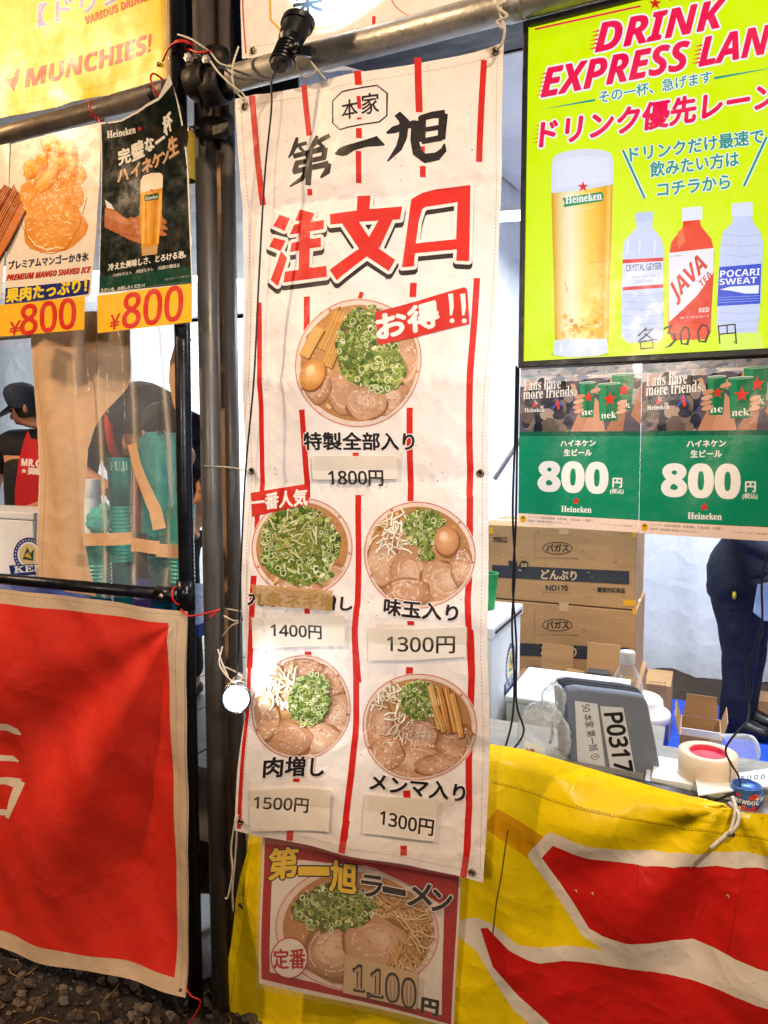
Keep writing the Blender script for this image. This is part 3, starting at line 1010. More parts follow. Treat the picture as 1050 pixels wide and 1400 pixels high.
pA = at(290, 700, .07)
t = MB().tube([(pA.x, .07, 0), (pA.x, .07, 1.4), (pA.x+.004, .07, 3.2)], .0285, 24).build('steel_pole', 'brown_steel')
tag(t, 'thick brown weathered steel pole right beside the black pole', 'tent pole')
pB = at(319, 700, .09)
t = MB().tube([(pB.x, .09, 0), (pB.x, .09, 1.4), (pB.x+.004, .09, 3.2)], .0190, 24).build('steel_pole', 'brown_steel')
tag(t, 'slim brown steel pole half hidden behind the menu banner edge', 'tent pole')
# pale canvas strip seen between the two poles
pC = at(308, 700, .13)
tag(MB().bb((pC.x-.03, .128, .02), (pC.x+.03, .136, 3.1)).build('tent_flap', 'tan_fabric'), 'narrow tan canvas flap between the two brown poles', 'tent flap')

def pipe(name, P, r, m, label, ends=True):
    t = empty(name, (P[0]+P[-1])/2, label, 'pipe')
    b = MB().tube(P, r, 28)
    b.build('tube', m, t)
    return t
zl = 2.514
t = pipe('horizontal_pipe', [Vector((-4.2, -.012, zl)), Vector((-2, -.012, zl)), Vector((-1.275, -.012, zl+.004))], .0235, mat('brown_galvanised_steel', '#8c7a66', .45, .6, var=.35, scale=12, bump=.001, bscale=60, dirt=.3), 'rusty grey pipe carrying the mango and beer posters')
MB().lathe([(.0238, 0), (.025, .004), (.025, .014), (.0238, .018)], (-1.32, -.012, zl+.003), (1, 0, 0), 28).build('end_ring', 'dark_steel', t)
zr = 2.512
t = pipe('horizontal_pipe', [Vector((-1.085, -.0, zr)), Vector((0, -.0, zr)), Vector((1.6, -.0, zr))], .0305, 'steel', 'thick galvanised pipe above the menu banner')
MB().lathe([(.0306, 0), (.0322, .003), (.0322, .03), (.0306, .033)], (-.40, 0, zr), (1, 0, 0), 28).build('end_ring', 'steel', t)
MB().lathe([(.0, 0), (.022, 0), (.024, .001), (.0305, .001)], (-1.0855, 0, zr), (1, 0, 0), 28).build('end_cap', 'dark_steel', t)

# couplers
def coupler(c, ax, label, r=.032, seed=0):
    t = empty('pipe_clamp', c, label, 'pipe clamp', 'couplers at the pole crossing')
    a = Vector(ax).normalized()
    s = a.cross(Vector((0, 1, 0))).normalized()
    MB().lathe([(r, -.026), (r+.008, -.026), (r+.010, 0), (r+.008, .026), (r, .026), (r, -.026)], c, ax, 24).build('clamp_ring', 'dark_steel', t)
    o = Vector(c)+s*(r+.012)+Vector((0, -.01, 0))
    R = Matrix((s, a, s.cross(a))).transposed()
    MB().box(o, (.022, .04, .026), R).build('hinge_block', 'dark_steel', t, bevel=.003)
    MB().tube([o+Vector((0, .03, 0)), o-Vector((0, .034, 0))], .0055, 10).build('bolt', 'steel', t)
    MB().lathe([(0.011, 0), (.011, .009), (.006, .010), (0, .010)], o-Vector((0, .022, 0)), (0, -1, 0), 6, sharp=True).build('nut', 'steel', t)
    return t
coupler(at(272, 112, -.005), (1, 0, .05), 'dark open pipe clamp on the black pole below the red tie', .028)
coupler(at(296, 118, .01), (1, 0, .02), 'dark pipe clamp at the left end of the galvanised pipe', .034)
coupler(at(293, 182, .07), (0, 0, 1), 'grey clamp wrapped round the thick brown pole under the crossing', .031)
coupler(at(297, 84, .06), (0, 0, 1), 'small dark clamp knob where the white cord is tied', .022)
t = MB().bb(at(290, 186, .01), at(320, 170, .03)).build('clamp_plate', 'dark_steel', bevel=.003)
tag(t, 'square steel plate bolted under the pipe clamps', 'plate')

# black cross tube of the drinks stall with its T joint
t = empty('black_crossbar', (-1.9, -.03, 1.215), 'black horizontal tube along the top of the red banner', 'crossbar')
MB().tube([(-4, -.02, 1.213), (-2, -.02, 1.217), (-1.262, -.02, 1.222)], .0165, 20).build('tube', 'black_tube', t)
j = MB().tube([(-1.34, -.02, 1.222), (-1.262, -.02, 1.222)], .021, 20).build('tee_joint', 'black_tube', t)
MB().tube([(-1.262, -.001, 1.18), (-1.262, -.001, 1.262)], .0245, 24).build('collar', 'black_tube', j)
MB().lathe([(.006, 0), (.006, .004), (0, .005)], (-1.31, -.041, 1.222), (0, -1, 0), 10).build('screw', 'steel', j)

# ================================================================ MENU BANNER
z5, z6, z7, z8, z9 = crop(310, 80, 2.692), crop(310, 380, 2.692), crop(310, 640, 2.692), crop(280, 860, 2.5), crop(270, 1120, 2.442)
zfold = [at(500, y, -.03).z for y in (268, 512, 652, 838, 1010)]
def d_menu(X, Z):
    dy = .007*np.sin(8*X+2.0*Z)+.005*np.sin(17*X-4*Z+1)+.004*np.sin(11*Z+3*X)+.0025*np.sin(31*X+9*Z)*np.sin(6*Z)
    for i, z0 in enumerate(zfold): dy = dy+(-1)**i*.006*np.exp(-np.abs(Z-z0-.02*np.sin(4*X+i))/.035)
    low = np.clip((1.0-Z)/.5, 0, 1)
    dy = dy-.012*low*np.sin(9*X+1.2)-.004*low
    return .004*np.sin(7*Z), dy, 0*X
menu = Sheet(-.036, .03, d_menu)
tm = empty('menu_banner', at(497, 1165, -.03), 'long white ramen menu banner with red stripes and noodle bowl pictures', 'banner')
c = Canvas()
out = [(325, 136), (352, 131), (372, 129), (420, 118), (500, 101), (560, 89), (600, 79), (650, 66), (690, 55), (689, 90), (684, 230), (678, 340), (676, 390), (671, 560), (670, 645), (668, 760), (665, 900), (668, 960), (669, 1080), (668, 1130), (664, 1205), (630, 1196), (560, 1181), (467, 1165), (400, 1153), (352, 1144), (325, 1134), (328, 1052), (336, 960), (332, 860), (330, 750), (333, 640), (329, 500), (328, 400), (327, 260)]
BASE = '#f1e6e0'
# hem seams and stitches
def stitched(c, pts, col='#b9a596', w=.9, step=5):
    for a, b in zip(pts[:-1], pts[1:]):
        L = math.hypot(b[0]-a[0], b[1]-a[1])
        n = max(1, int(L/step))
        for i in range(n):
            t0, t1 = i/n, (i+.62)/n
            c.stroke([(a[0]+(b[0]-a[0])*t0, a[1]+(b[1]-a[1])*t0), (a[0]+(b[0]-a[0])*t1, a[1]+(b[1]-a[1])*t1)], w, col)
stitched(c, [(681, 66), (675, 300), (664, 560), (661, 700), (656, 900), (660, 1000), (660, 1190)])
stitched(c, [(333, 150), (337, 400), (341, 640), (337, 760), (340, 860), (342, 960), (334, 1120)])
stitched(c, [(328, 149), (420, 132), (500, 115), (600, 93), (686, 70)])
stitched(c, [(327, 1125), (400, 1143), (467, 1155), (560, 1171), (662, 1194)])
def stripe(pts, w): c.stroke(pts, w, '#cf211c')
# red stripes
for pts, w in (([(106, 140), (119, 533)], 22), ([(292, 98), (310, 286)], 21), ([(303, 480), (303, 503)], 19), ([(496, 53), (501, 107)], 25), ([(501, 148), (505, 196)], 14), ([(502, 228), (503, 236)], 16), ([(501, 267), (501, 304)], 21), ([(497, 350), (491, 464)], 20), ([(709, -6), (712, 197)], 25), ([(718, 322), (718, 342)], 20), ([(718, 393), (716, 434)], 21), ([(948, -6), (926, 380)], 23)):
    stripe(z5(pts), w/2.692)
for pts, w in (([(106, 87), (109, 200), (112, 290), (122, 480), (124, 660), (122, 835)], 18), ([(292, 70), (297, 205)], 23), ([(284, 485), (290, 620), (294, 750), (296, 820)], 21), ([(497, 55), (490, 80)], 15), ([(478, 643), (478, 656)], 23), ([(679, 17), (677, 70)], 25), ([(684, 478), (685, 640), (684, 822)], 23), ([(913, 0), (910, 120), (905, 300), (903, 480), (904, 700), (900, 800)], 23)):
    stripe(z6(pts), w/2.692)
for pts, w in (([(117, 90), (108, 180), (108, 290)], 18), ([(101, 395), (96, 520), (84, 650), (80, 735)], 21), ([(483, 100), (481, 330), (478, 500), (466, 590), (466, 640), (477, 790)], 23), ([(292, 514), (291, 536)], 20), ([(288, 678), (287, 702)], 22), ([(684, 556), (684, 572)], 25), ([(674, 727), (674, 752)], 24), ([(902, 100), (899, 240), (893, 400), (887, 480), (890, 600), (896, 760)], 23)):
    stripe(z7(pts), w/2.692)
for pts, w in (([(157, 0), (150, 110), (142, 320), (134, 500), (126, 680)], 12), ([(507, 20), (510, 150), (508, 320), (501, 500), (492, 640), (490, 712)], 22), ([(341, 80), (341, 99)], 22), ([(309, 518), (308, 530)], 22), ([(294, 672), (290, 722)], 20), ([(702, 124), (700, 150)], 24), ([(695, 550), (697, 588)], 24), ([(906, 0), (909, 150), (903, 330), (900, 450), (906, 600), (902, 760)], 23)):
    stripe(z8(pts), w/2.5)
for pts, w in (([(312, 22), (308, 76)], 22), ([(507, 0), (492, 108)], 24), ([(697, 85), (697, 118)], 22), ([(907, 0), (908, 90), (896, 190)], 22)):
    stripe(z9(pts), w/2.442)
# emblem 本家 in an octagon
oct_ = z5([(405, 165), (440, 133), (565, 105), (600, 132), (598, 215), (572, 241), (430, 271), (403, 245)])
c.brush([(p[0], p[1], 1.9) for p in oct_], INK, closed=True)
c.text('本', *z5([(440, 237), (498, 226), (440, 168)]), INK, bold=.35)
c.text('家', *z5([(512, 219), (572, 206), (512, 142)]), INK, bold=.35)
# brush lettering 第一旭
for st in ([(265, 292, 8), (256, 325, 15), (244, 348, 10), (230, 366, 4)], [(252, 326, 11), (300, 312, 11)], [(272, 328, 10), (291, 347, 7)],
           [(341, 288, 9), (326, 318, 15), (308, 342, 5)], [(328, 318, 12), (360, 302, 13), (390, 289, 12)], [(350, 316, 11), (367, 336, 7)],
           [(248, 361, 14), (310, 347, 14), (371, 334, 18)], [(371, 332, 18), (362, 376, 15)], [(256, 386, 14), (366, 369, 14)], [(262, 384, 15), (250, 417, 15)],
           [(243, 418, 14), (310, 404, 15), (382, 392, 18)], [(380, 390, 20), (374, 420, 18), (348, 441, 6)], [(309, 346, 19), (305, 410, 19), (299, 467, 15)], [(301, 410, 15), (276, 443, 13), (228, 469, 4)],
           [(408, 357, 5), (432, 352, 24), (446, 349, 27), (478, 336, 20), (525, 322, 20), (562, 312, 28), (588, 324, 4)],
           [(634, 205, 20), (658, 232, 24), (652, 290, 22), (636, 332, 17), (596, 383, 4)], [(596, 280, 6), (622, 266, 20), (660, 248, 18), (700, 240, 22)],
           [(697, 228, 20), (692, 300, 23), (700, 345, 26), (728, 366, 25), (772, 358, 23), (798, 334, 16), (800, 312, 5)],
           [(722, 214, 22), (718, 306, 20)], [(714, 220, 17), (760, 206, 19), (806, 202, 25)], [(800, 200, 25), (790, 296, 22)], [(722, 262, 13), (794, 250, 14)], [(716, 304, 16), (792, 290, 17)]):
    c.brush(z5([(p[0], p[1], p[2]*1.3) for p in st]), '#1d1418')
# 注文口
P3 = [[(182, 570), (223, 585), (201, 631), (157, 611)], [(160, 655), (206, 668), (186, 706), (142, 688)], [(188, 706), (212, 733), (178, 836), (149, 813)],
      [(262, 553), (321, 571), (303, 604), (244, 594)], [(240, 609), (357, 597), (356, 631), (222, 646)], [(260, 600), (304, 596), (299, 792), (257, 796)],
      [(230, 676), (345, 661), (345, 695), (222, 710)], [(204, 783), (366, 766), (368, 806), (200, 823)],
      [(482, 510), (529, 507), (524, 566), (479, 571)], [(380, 576), (640, 544), (632, 592), (382, 615)],
      [(425, 610), (486, 603), (540, 690), (613, 741), (590, 783), (498, 722)], [(556, 598), (608, 590), (562, 692), (406, 820), (379, 781), (505, 690)]]
P3 = [z5(p) for p in P3]
kuchi = (z5([(672, 516), (712, 490), (760, 477), (891, 463), (884, 746), (837, 744), (839, 702), (684, 716), (681, 764), (636, 768), (655, 640)]), [z5([(712, 552), (724, 543), (842, 526), (836, 664), (688, 679), (698, 600)])])
T = np.concatenate([tess([p]) for p in P3]+[tess([kuchi[0]]+kuchi[1])])
c.strikes(T, 4.6, '#2b2226', 16, (0, 6.6))
c.strikes(T, 4.6, '#f2e9e2', 16)
for p in P3: c.poly(p, '#d8261f')
c.poly(kuchi[0], '#d8261f', kuchi[1])
# tags
for (cx, cy, rx, ry, sd, kd) in ((492, 497, 87, 88, 1, 'all'), (412, 748, 69, 68, 2, 'negi'), (574, 758, 78, 73, 3, 'egg'), (409, 969, 67, 73, 4, 'niku'), (572, 993, 80, 75, 5, 'menma')):
    bowl(c, cx, cy, rx, ry, sd, kd)
c.poly(z6([(545, 128), (870, 35), (880, 44), (893, 172), (562, 250)]), '#cf2a22')
c.text('お得', *z6([(560, 234), (782, 176), (548, 140)]), '#f6ece4', bold=1.6)
for x in (822, 866):
    c.brush(z6([(x-2, 60, 18), (x+4, 110, 15), (x+3, 140, 8)]), '#f6ece4'); c.ell(*z6([(x+8, 160)])[0], 3.2, 3.2, '#f6ece4')
c.poly(z7([(82, 92), (298, 58), (302, 135), (232, 148), (90, 180)]), '#cb2820')
c.text('一番人気', *z7([(86, 160), (297, 136), (84, 100)]), '#f6ece4', bold=.8)
INK2 = '#1d1418'
OUT = (1.9, '#f4ece6')
c.text('特製全部入り', *z6([(289, 632), (702, 634), (289, 568)]), INK2, bold=.8, outline=OUT)
c.text('九条ネギ増し', *z7([(82, 500), (458, 526), (84, 448)]), INK2, bold=.9, outline=OUT)
c.text('味玉入り', *z7([(584, 532), (850, 560), (588, 474)]), INK2, bold=.9, outline=OUT)
c.text('肉増し', *z8([(206, 506), (403, 511), (208, 440)]), INK2, bold=.9, outline=OUT)
c.text('メンマ入り', *z8([(568, 548), (888, 594), (574, 490)]), INK2, bold=.9, outline=OUT)
# scuffs and dirt specks
rng = random.Random(8)
for i in range(150):
    x, y = rng.uniform(345, 655), rng.uniform(140, 1120)
    c.ell(x, y, rng.uniform(.3, 1.1), rng.uniform(.3, 1.2), rng.choice(['#6b5a50', '#8c7868', '#4a3e3a']), None, 0, 6)
printed = menu.build('printed_cloth', c, 'cloth', out, BASE, tm)
KTOP = c.top
eyelets(menu, [(338, 147), (678, 67), (341, 644), (659, 647), (649, 1191), (333, 1122)], tm)
# price stickers under tape: flat paper on the banner
def sticker(name, sh, outline, base, fn, m='paper', parent=None, lift=0, **kw):
    c = Canvas()
    c.floor = KTOP+20+lift
    c.poly(outline, base)
    if fn: fn(c)
    return sh.build(name, c, m, parent=parent, **kw)
PAPER = '#e2cfae'
for ol, t, q in ((z6([(318, 655), (640, 655), (640, 740), (318, 742)]), '1800円', z6([(377, 764), (582, 766), (377, 706)])),
                 (z7([(98, 545), (432, 540), (430, 655), (95, 660)]), '1400円', z7([(163, 618), (342, 630), (165, 568)])),
                 (z7([(522, 585), (885, 580), (880, 690), (520, 705)]), '1300円', z7([(595, 670), (838, 675), (597, 609)])),
                 (z8([(165, 540), (438, 550), (436, 690), (162, 690)]), '1500円', z8([(177, 612), (354, 632), (180, 566)])),
                 (z8([(553, 562), (800, 580), (795, 722), (550, 690)]), '1300円', z8([(608, 665), (787, 704), (611, 613)]))):
    sticker('price_label', menu, ol, '#f0e5d8', (lambda t, q: lambda c: c.text(t, *q, '#2e2624', bold=.5, kind='ss'))(t, q), 'paper', tm, label='cream price label reading '+t)
def ftape(name, sh, ol, m, parent, lift=0, **kw):
    c = Canvas()
    c.floor = KTOP+60+lift
    c.poly(ol, '#ffffff')
    return sh.build(name, c, m, parent=parent, **kw)
M['old_tape'] = film_mat('old_brown_tape', '#c49a5c', .62, .25, .002, 30)
ftape('tape_strip', menu, z7([(95, 425), (392, 450), (388, 525), (120, 500)]), 'old_tape', tm, label='brown tape strip stuck over lettering')
for ol in (z6([(325, 650), (660, 648), (655, 700), (325, 705)]), z7([(90, 540), (440, 535), (438, 580), (90, 590)]), z7([(515, 560), (890, 575), (888, 640), (515, 640)]), z8([(160, 545), (440, 548), (438, 610), (160, 600)]), z8([(548, 560), (880, 580), (800, 640), (548, 610)])):
    ftape('tape_strip', menu, ol, 'tape', tm, 20)
ftape('tape_strip', menu, z9([(170, 20), (470, 60), (970, 130), (965, 180), (880, 186), (480, 112), (170, 70)]), 'clear_tape', tm, 10)

# ================================================================ RAMEN POSTER below the banner
def d_flat(a, kx, kz, ph=0):
    return lambda X, Z: (0*X, a*np.sin(kx*X+ph)*np.cos(kz*Z)+a*.5*np.sin(2.3*kx*X-kz*Z), 0*X)
rp = Sheet(-.022, .05, lambda X, Z: (0*X, .004*np.sin(9*X+5*Z)+.003*np.sin(14*Z), 0*X))
tr = empty('ramen_poster', rp.point(489, 1385), 'red framed ramen poster hung below the menu banner on yellow vinyl', 'poster')
c = Canvas()
c.poly(z9([(222, 60), (874, 185), (848, 684), (216, 530)]), '#a91420')
c.poly(z9([(248, 130), (520, 160), (560, 158), (690, 205), (824, 292), (816, 652), (245, 506)]), '#e9dccf')
c.clip = (374, 1150, 604, 1386)
bowl(c, 489, 1271, 113, 86, 9, 'ramen', .12)
c.clip = None
c.poly(z9([(540, 140), (872, 200), (866, 262), (700, 210), (590, 160)]), '#a91420')
for t, q in (('第', [(236, 203), (328, 196), (240, 103)]), ('一', [(336, 188), (434, 190), (337, 164)]), ('旭', [(441, 240), (527, 252), (446, 138)])):
    c.text(t, *z9(q), '#f0c63a', bold=1.5, outline=(3.2, '#151012'))
for t, q in (('ラ', [(546, 254), (616, 262), (550, 184)]), ('ー', [(622, 240), (696, 252), (622, 222)]), ('メ', [(704, 282), (782, 290), (712, 206)]), ('ン', [(786, 298), (850, 304), (790, 228)])):
    c.text(t, *z9(q), '#191315', bold=1.2, outline=(2.6, '#efe6de'))
cx, cy = z9([(312, 457)])[0]
c.ell(cx, cy, 25, 28, '#e9dccf'); c.ring(cx, cy, 25, 28, 1.6, '#b31f26', 40)
c.text('定番', *z9([(260, 492), (364, 492), (260, 426)]), '#b31f26', bold=.7)
c.text('円', *z9([(748, 646), (802, 656), (752, 594)]), '#19120f', bold=1.3, outline=(1.5, '#e9dccf'))
rp.build('printed_sheet', c, 'gloss_paper', z9([(215, 50), (882, 180), (856, 694), (208, 546)]), '#e4d5c6', tr)
KT2 = c.top
c = Canvas(); c.floor = KT2+20
c.poly(z9([(497, 448), (742, 508), (735, 628), (490, 574)]), '#c9ab86')
for ch, x0, x1, y0, y1 in (('1', 522, 560, 478, 570), (',', 568, 580, 572, 592), ('1', 582, 622, 492, 590), ('0', 632, 676, 505, 606), ('0', 686, 732, 520, 624)):
    q = z9([(x0, y1-4), (x1, y1+2), (x0+2, y0)])
    c.text(ch, *q, '#2a2220', bold=1.3, kind='rb')
    c.text(ch, *[(p[0], p[1]) for p in z9([(x0+4, y1-9), (x1-4, y1-3), (x0+6, y0+7)])], '#b99c7c', kind='rb')
rp.build('price_label', c, 'paper', parent=tr, label='tan price label with outlined digits')
c = Canvas(); c.floor = KT2+60
c.poly(z9([(208, 50), (884, 178), (862, 700), (204, 556)]), '#ffffff')
rp.build('plastic_sleeve', c, 'clear_tape', parent=tr)

# ================================================================ UPPER WHITE BANNER behind the pipe
z4 = crop(250, 0, 2.234)
ub = Sheet(.034, .06, lambda X, Z: (0*X, .004*np.sin(12*X+3*Z)+.004*np.sin(21*Z-4*X), 0*X))
tu = empty('upper_banner', at(500, 60, .034), 'white banner with gold octagon plaque above the galvanised pipe', 'banner')
c = Canvas()
c.stroke(z4([(180, -200), (184, 80), (188, 160)]), 2, '#c9302a')
c.poly(z4([(262, -200), (262, 60), (300, 100), (460, 86), (512, 30), (512, -200)]), '#dcb34c')
c.poly(z4([(270, -200), (270, 58), (304, 92), (456, 78), (503, 27), (503, -200)]), '#f2eee8')
c.text('業', *z4([(335, 50), (428, 36), (335, -62)]), '#22303c', bold=.8)
c.stroke(z4([(584, 50), (584, 96)]), 4.6, '#d02822')
c.brush([(p[0], p[1], 1.2) for p in bez([Vector((*p, 0)) for p in z4([(628, -20), (650, 20), (690, 48), (740, 60), (900, 52)])], 5)], '#c9302a')
stitched(c, z4([(186, 140), (450, 108), (720, 40), (980, -40)]))
ub.build('printed_cloth', c, 'cloth', z4([(175, -240), (176, 175), (330, 160), (520, 130), (740, 80), (1010, 10), (1010, -240)]), '#eee4da', tu)
eyelets(ub, z4([(208, 151)]), tu)

# ================================================================ DRINKS STALL: yellow sign, posters, red banner
z1, z2 = crop(0, 0, 3), crop(0, 150, 3.5)
yb = Sheet(.028, .06, lambda X, Z: (0*X, .006*np.sin(9*X+6*Z)+.005*np.sin(23*X-8*Z)*np.clip((2.75-Z)/.2, 0, 1)+.003*np.sin(40*X+5*Z)*np.clip((2.66-Z)/.1, 0, 1), 0*X))
ty = empty('yellow_sign_banner', yb.point(100, 140), 'bright yellow sign banner with rooster mark above the mango poster', 'banner')
c = Canvas()
c.poly(z1([(690, -200), (722, -200), (722, 316), (690, 322)]), '#b59a78')
stitched(c, z1([(0, 450), (400, 350), (688, 268)]), '#c0902a')
stitched(c, z1([(682, -100), (684, 290)]), '#c0902a')
c.clip = (-400, -300, 228, 400)
c.text('【ドリンク各種】', *z1([(150, 106), (905, -96), (152, 14)]), '#9a86c8', bold=.7, outline=(1.7, '#f4ecec'))
c.text('VARIOUS DRINKS', *z1([(350, 96), (622, 4), (344, 66)]), '#d2541a', kind='si', bold=.25)
c.clip = None
c.text('MUNCHIES!', *z1([(108, 360), (622, 216), (114, 284)]), '#c22e10', kind='sb', bold=.8)
c.poly(z1([(19, 298), (24, 314), (36, 325), (52, 328), (62, 318), (66, 296), (74, 277), (80, 282), (88, 290), (82, 300), (82, 330), (74, 352), (66, 363), (70, 379), (60, 376), (56, 364), (40, 357), (27, 340)]), '#d8451a')
yb.build('printed_cloth', c, 'sign_vinyl', [(-320, -260), (240, -260), (241, 105), (230, 108), (133, 130), (60, 150), (0, 164), (-320, 246)], '#f0c814', ty)
eyelets(yb, z1([(710, 243), (660, 270)]), ty, .006)

def poster(name, label, Y, outline, base, fn, disp=None, h=0, m='gloss_paper', cat='poster', group=None):
    sh = Sheet(Y, h, disp)
    t = empty(name, sh.point(*outline[-1]), label, cat, group)
    c = Canvas()
    fn(c)
    sh.build('printed_sheet', c, m, outline, base, t)
    return t, sh, c.top
# churros poster, mostly outside the picture
def f_churro(c):
    rng = random.Random(3)
    for i in range(11):
        x0, y0 = -150+i*13, 400-i*2
        pts = [(x0+k*14, y0-k*26+rng.uniform(-2, 2)) for k in range(6)]
        c.stroke([(p[0]+1.5, p[1]+1) for p in pts], 13, '#4a1d0c')
        c.stroke(pts, 11, rng.choice(['#b5561f', '#c8692c', '#8e3a14']))
        for o in (-3, 0, 3): c.stroke([(p[0]+o, p[1]) for p in pts], .9, '#e09a58')
poster('churro_poster', 'poster of fried sticks cut off at the left edge', -.034, z2([(-560, 290), (45, 160), (38, 480), (4, 905), (-560, 990)]), '#ead8c4', f_churro)
# mango poster
def f_mango(c):
    rng = random.Random(21)
    def B(x, y, rx, ry, col, rim=None, rot=0): blob_px(c, rng, *z2([(x, y)])[0], rx/3.5, ry/3.5, col, rim, rot)
    B(258, 560, 158, 128, '#efa750', '#e08c30')
    MOUND = ((270, 175, 66, 52), (300, 230, 82, 70), (190, 300, 72, 70), (335, 300, 80, 90), (250, 330, 110, 90), (180, 420, 88, 80), (300, 420, 112, 100), (250, 480, 140, 80))
    for (x, y, rx, ry) in MOUND:
        B(x, y, rx, ry, rng.choice(['#f2ae58', '#f0a448', '#f4b868']), '#e8953a', rng.uniform(-.4, .4))
    for i in range(900):
        mx = rng.choice(MOUND+((255, 560, 150, 115),))
        a, q = rng.uniform(0, 6.3), math.sqrt(rng.random())
        x, y = mx[0]+mx[2]*q*math.cos(a), mx[1]+mx[3]*q*math.sin(a)
        if y > 540 and abs(x-258) > 150-(y-540)*.6: continue
        r = rng.uniform(2, 9)
        pal = ['#f7c684', '#f3b05c', '#efa142', '#fbe2ba', '#e88a2a', '#f5bd74'] if y < 400 else ['#f6c88c', '#f8d6a8', '#f2b66e', '#f4c07c', '#eeaa58'] if y < 560 else ['#f0ac5c', '#f3b870', '#eca04a', '#f2b468']
        B(x, y, r, r*rng.uniform(.3, .8), rng.choice(pal), None, rng.uniform(0, 3))
    for (x, y, rx, ry, ro) in ((248, 168, 44, 30, .2), (305, 178, 34, 34, .5), (152, 282, 36, 44, .3), (232, 340, 66, 30, -.75), (205, 250, 30, 34, .4), (345, 262, 34, 52, -.3), (352, 190, 22, 34, -.2), (296, 262, 36, 30, .1)):
        P = []
        for k in range(7):
            an = k*2*math.pi/7+rng.uniform(-.25, .25)
            X, Y = rx*1.1*math.cos(an)*rng.uniform(.85, 1.1), ry*1.1*math.sin(an)*rng.uniform(.85, 1.1)
            P.append((x+X*math.cos(ro)-Y*math.sin(ro), y+X*math.sin(ro)+Y*math.cos(ro)))
        c.poly(z2([(p[0]+4, p[1]+7) for p in P]), '#d8761c')
        c.poly(z2(P), rng.choice(['#f5a430', '#f7ae3a', '#f39a22']))
        c.poly(z2([P[4], P[5], P[6], ((P[6][0]+x)/2, (P[6][1]+y)/2), ((P[4][0]+x)/2, (P[4][1]+y)/2)]), '#fac468')
        c.poly(z2([P[0], P[1], P[2], ((P[1][0]+x)/2, (P[1][1]+y)/2)]), '#e8881c')
        for k in range(9): B(x+rng.uniform(-.7, .7)*rx, y+rng.uniform(-.7, .7)*ry, rng.uniform(2, 7), rng.uniform(1, 3), rng.choice(['#fbd48c', '#f09a28', '#fde6ba', '#f7b450']), None, ro)
    for i in range(60):
        x, y = rng.uniform(125, 385), rng.uniform(540, 665)
        if abs(x-258) > 150-(y-540)*.7: continue
        B(x, y, rng.uniform(4, 16), rng.uniform(2, 5), rng.choice(['#f5c07a', '#e9983e', '#f8d09a']), None, rng.uniform(-.4, .4))
    c.brush([(p[0], p[1], .8) for p in z2([(92, 500), (105, 560), (140, 630), (190, 680), (250, 690), (320, 665), (385, 570), (425, 420)])], '#b5722a')
    c.brush([(p[0], p[1], 1.4) for p in z2([(130, 600), (170, 650), (230, 672), (290, 655)])], '#fbe9c8')
    c.text('プレミアムマンゴーかき氷', *z2([(32, 764), (430, 724), (34, 722)]), '#2a2a4a', bold=.35)
    c.text('PREMIUM MANGO SHAVED ICE', *z2([(22, 816), (438, 780), (26, 788)]), '#c0281c', kind='si', bold=.25)
    c.poly(z2([(20, 852), (436, 816), (428, 882), (14, 934)]), '#27306e')
    c.text('果肉たっぷり！', *z2([(22, 922), (418, 872), (26, 856)]), '#f6d63a', bold=.9)
mang = poster('mango_ice_poster', 'white poster of mango shaved ice in a glass bowl hanging from the pipe', -.036, z2([(55, 166), (490, 62), (484, 330), (466, 620), (440, 870), (428, 893), (8, 940), (22, 700)]), '#efdfcb', f_mango,
              lambda X, Z: (0*X, .006*np.sin(7*X+4*Z), 0*X), .08)
def price_strip(parent, sh, ol, base, yen, num, K, plastic=None):
    c = Canvas(); c.floor = K+40
    c.poly(ol, base)
    c.text('¥', *z2(yen), '#c92414', bold=.5)
    c.text('800', *z2(num), '#d3261a', kind='it', bold=1.15)
    sh.build('price_strip', c, 'paper', parent=parent, label='yellow strip with red price of 800 yen')
    if plastic:
        c = Canvas(); c.floor = K+12
        c.poly(plastic, '#ffffff')
        sh.build('plastic_sleeve', c, 'clear_tape', parent=parent)
price_strip(mang[0], mang[1], z2([(-34, 936), (414, 893), (406, 1052), (-34, 1088)]), '#f2b814', [(38, 1080), (88, 1072), (44, 1016)], [(92, 1080), (362, 1044), (96, 936)], mang[2], z2([(-30, 930), (428, 885), (402, 1118), (-30, 1142)]))
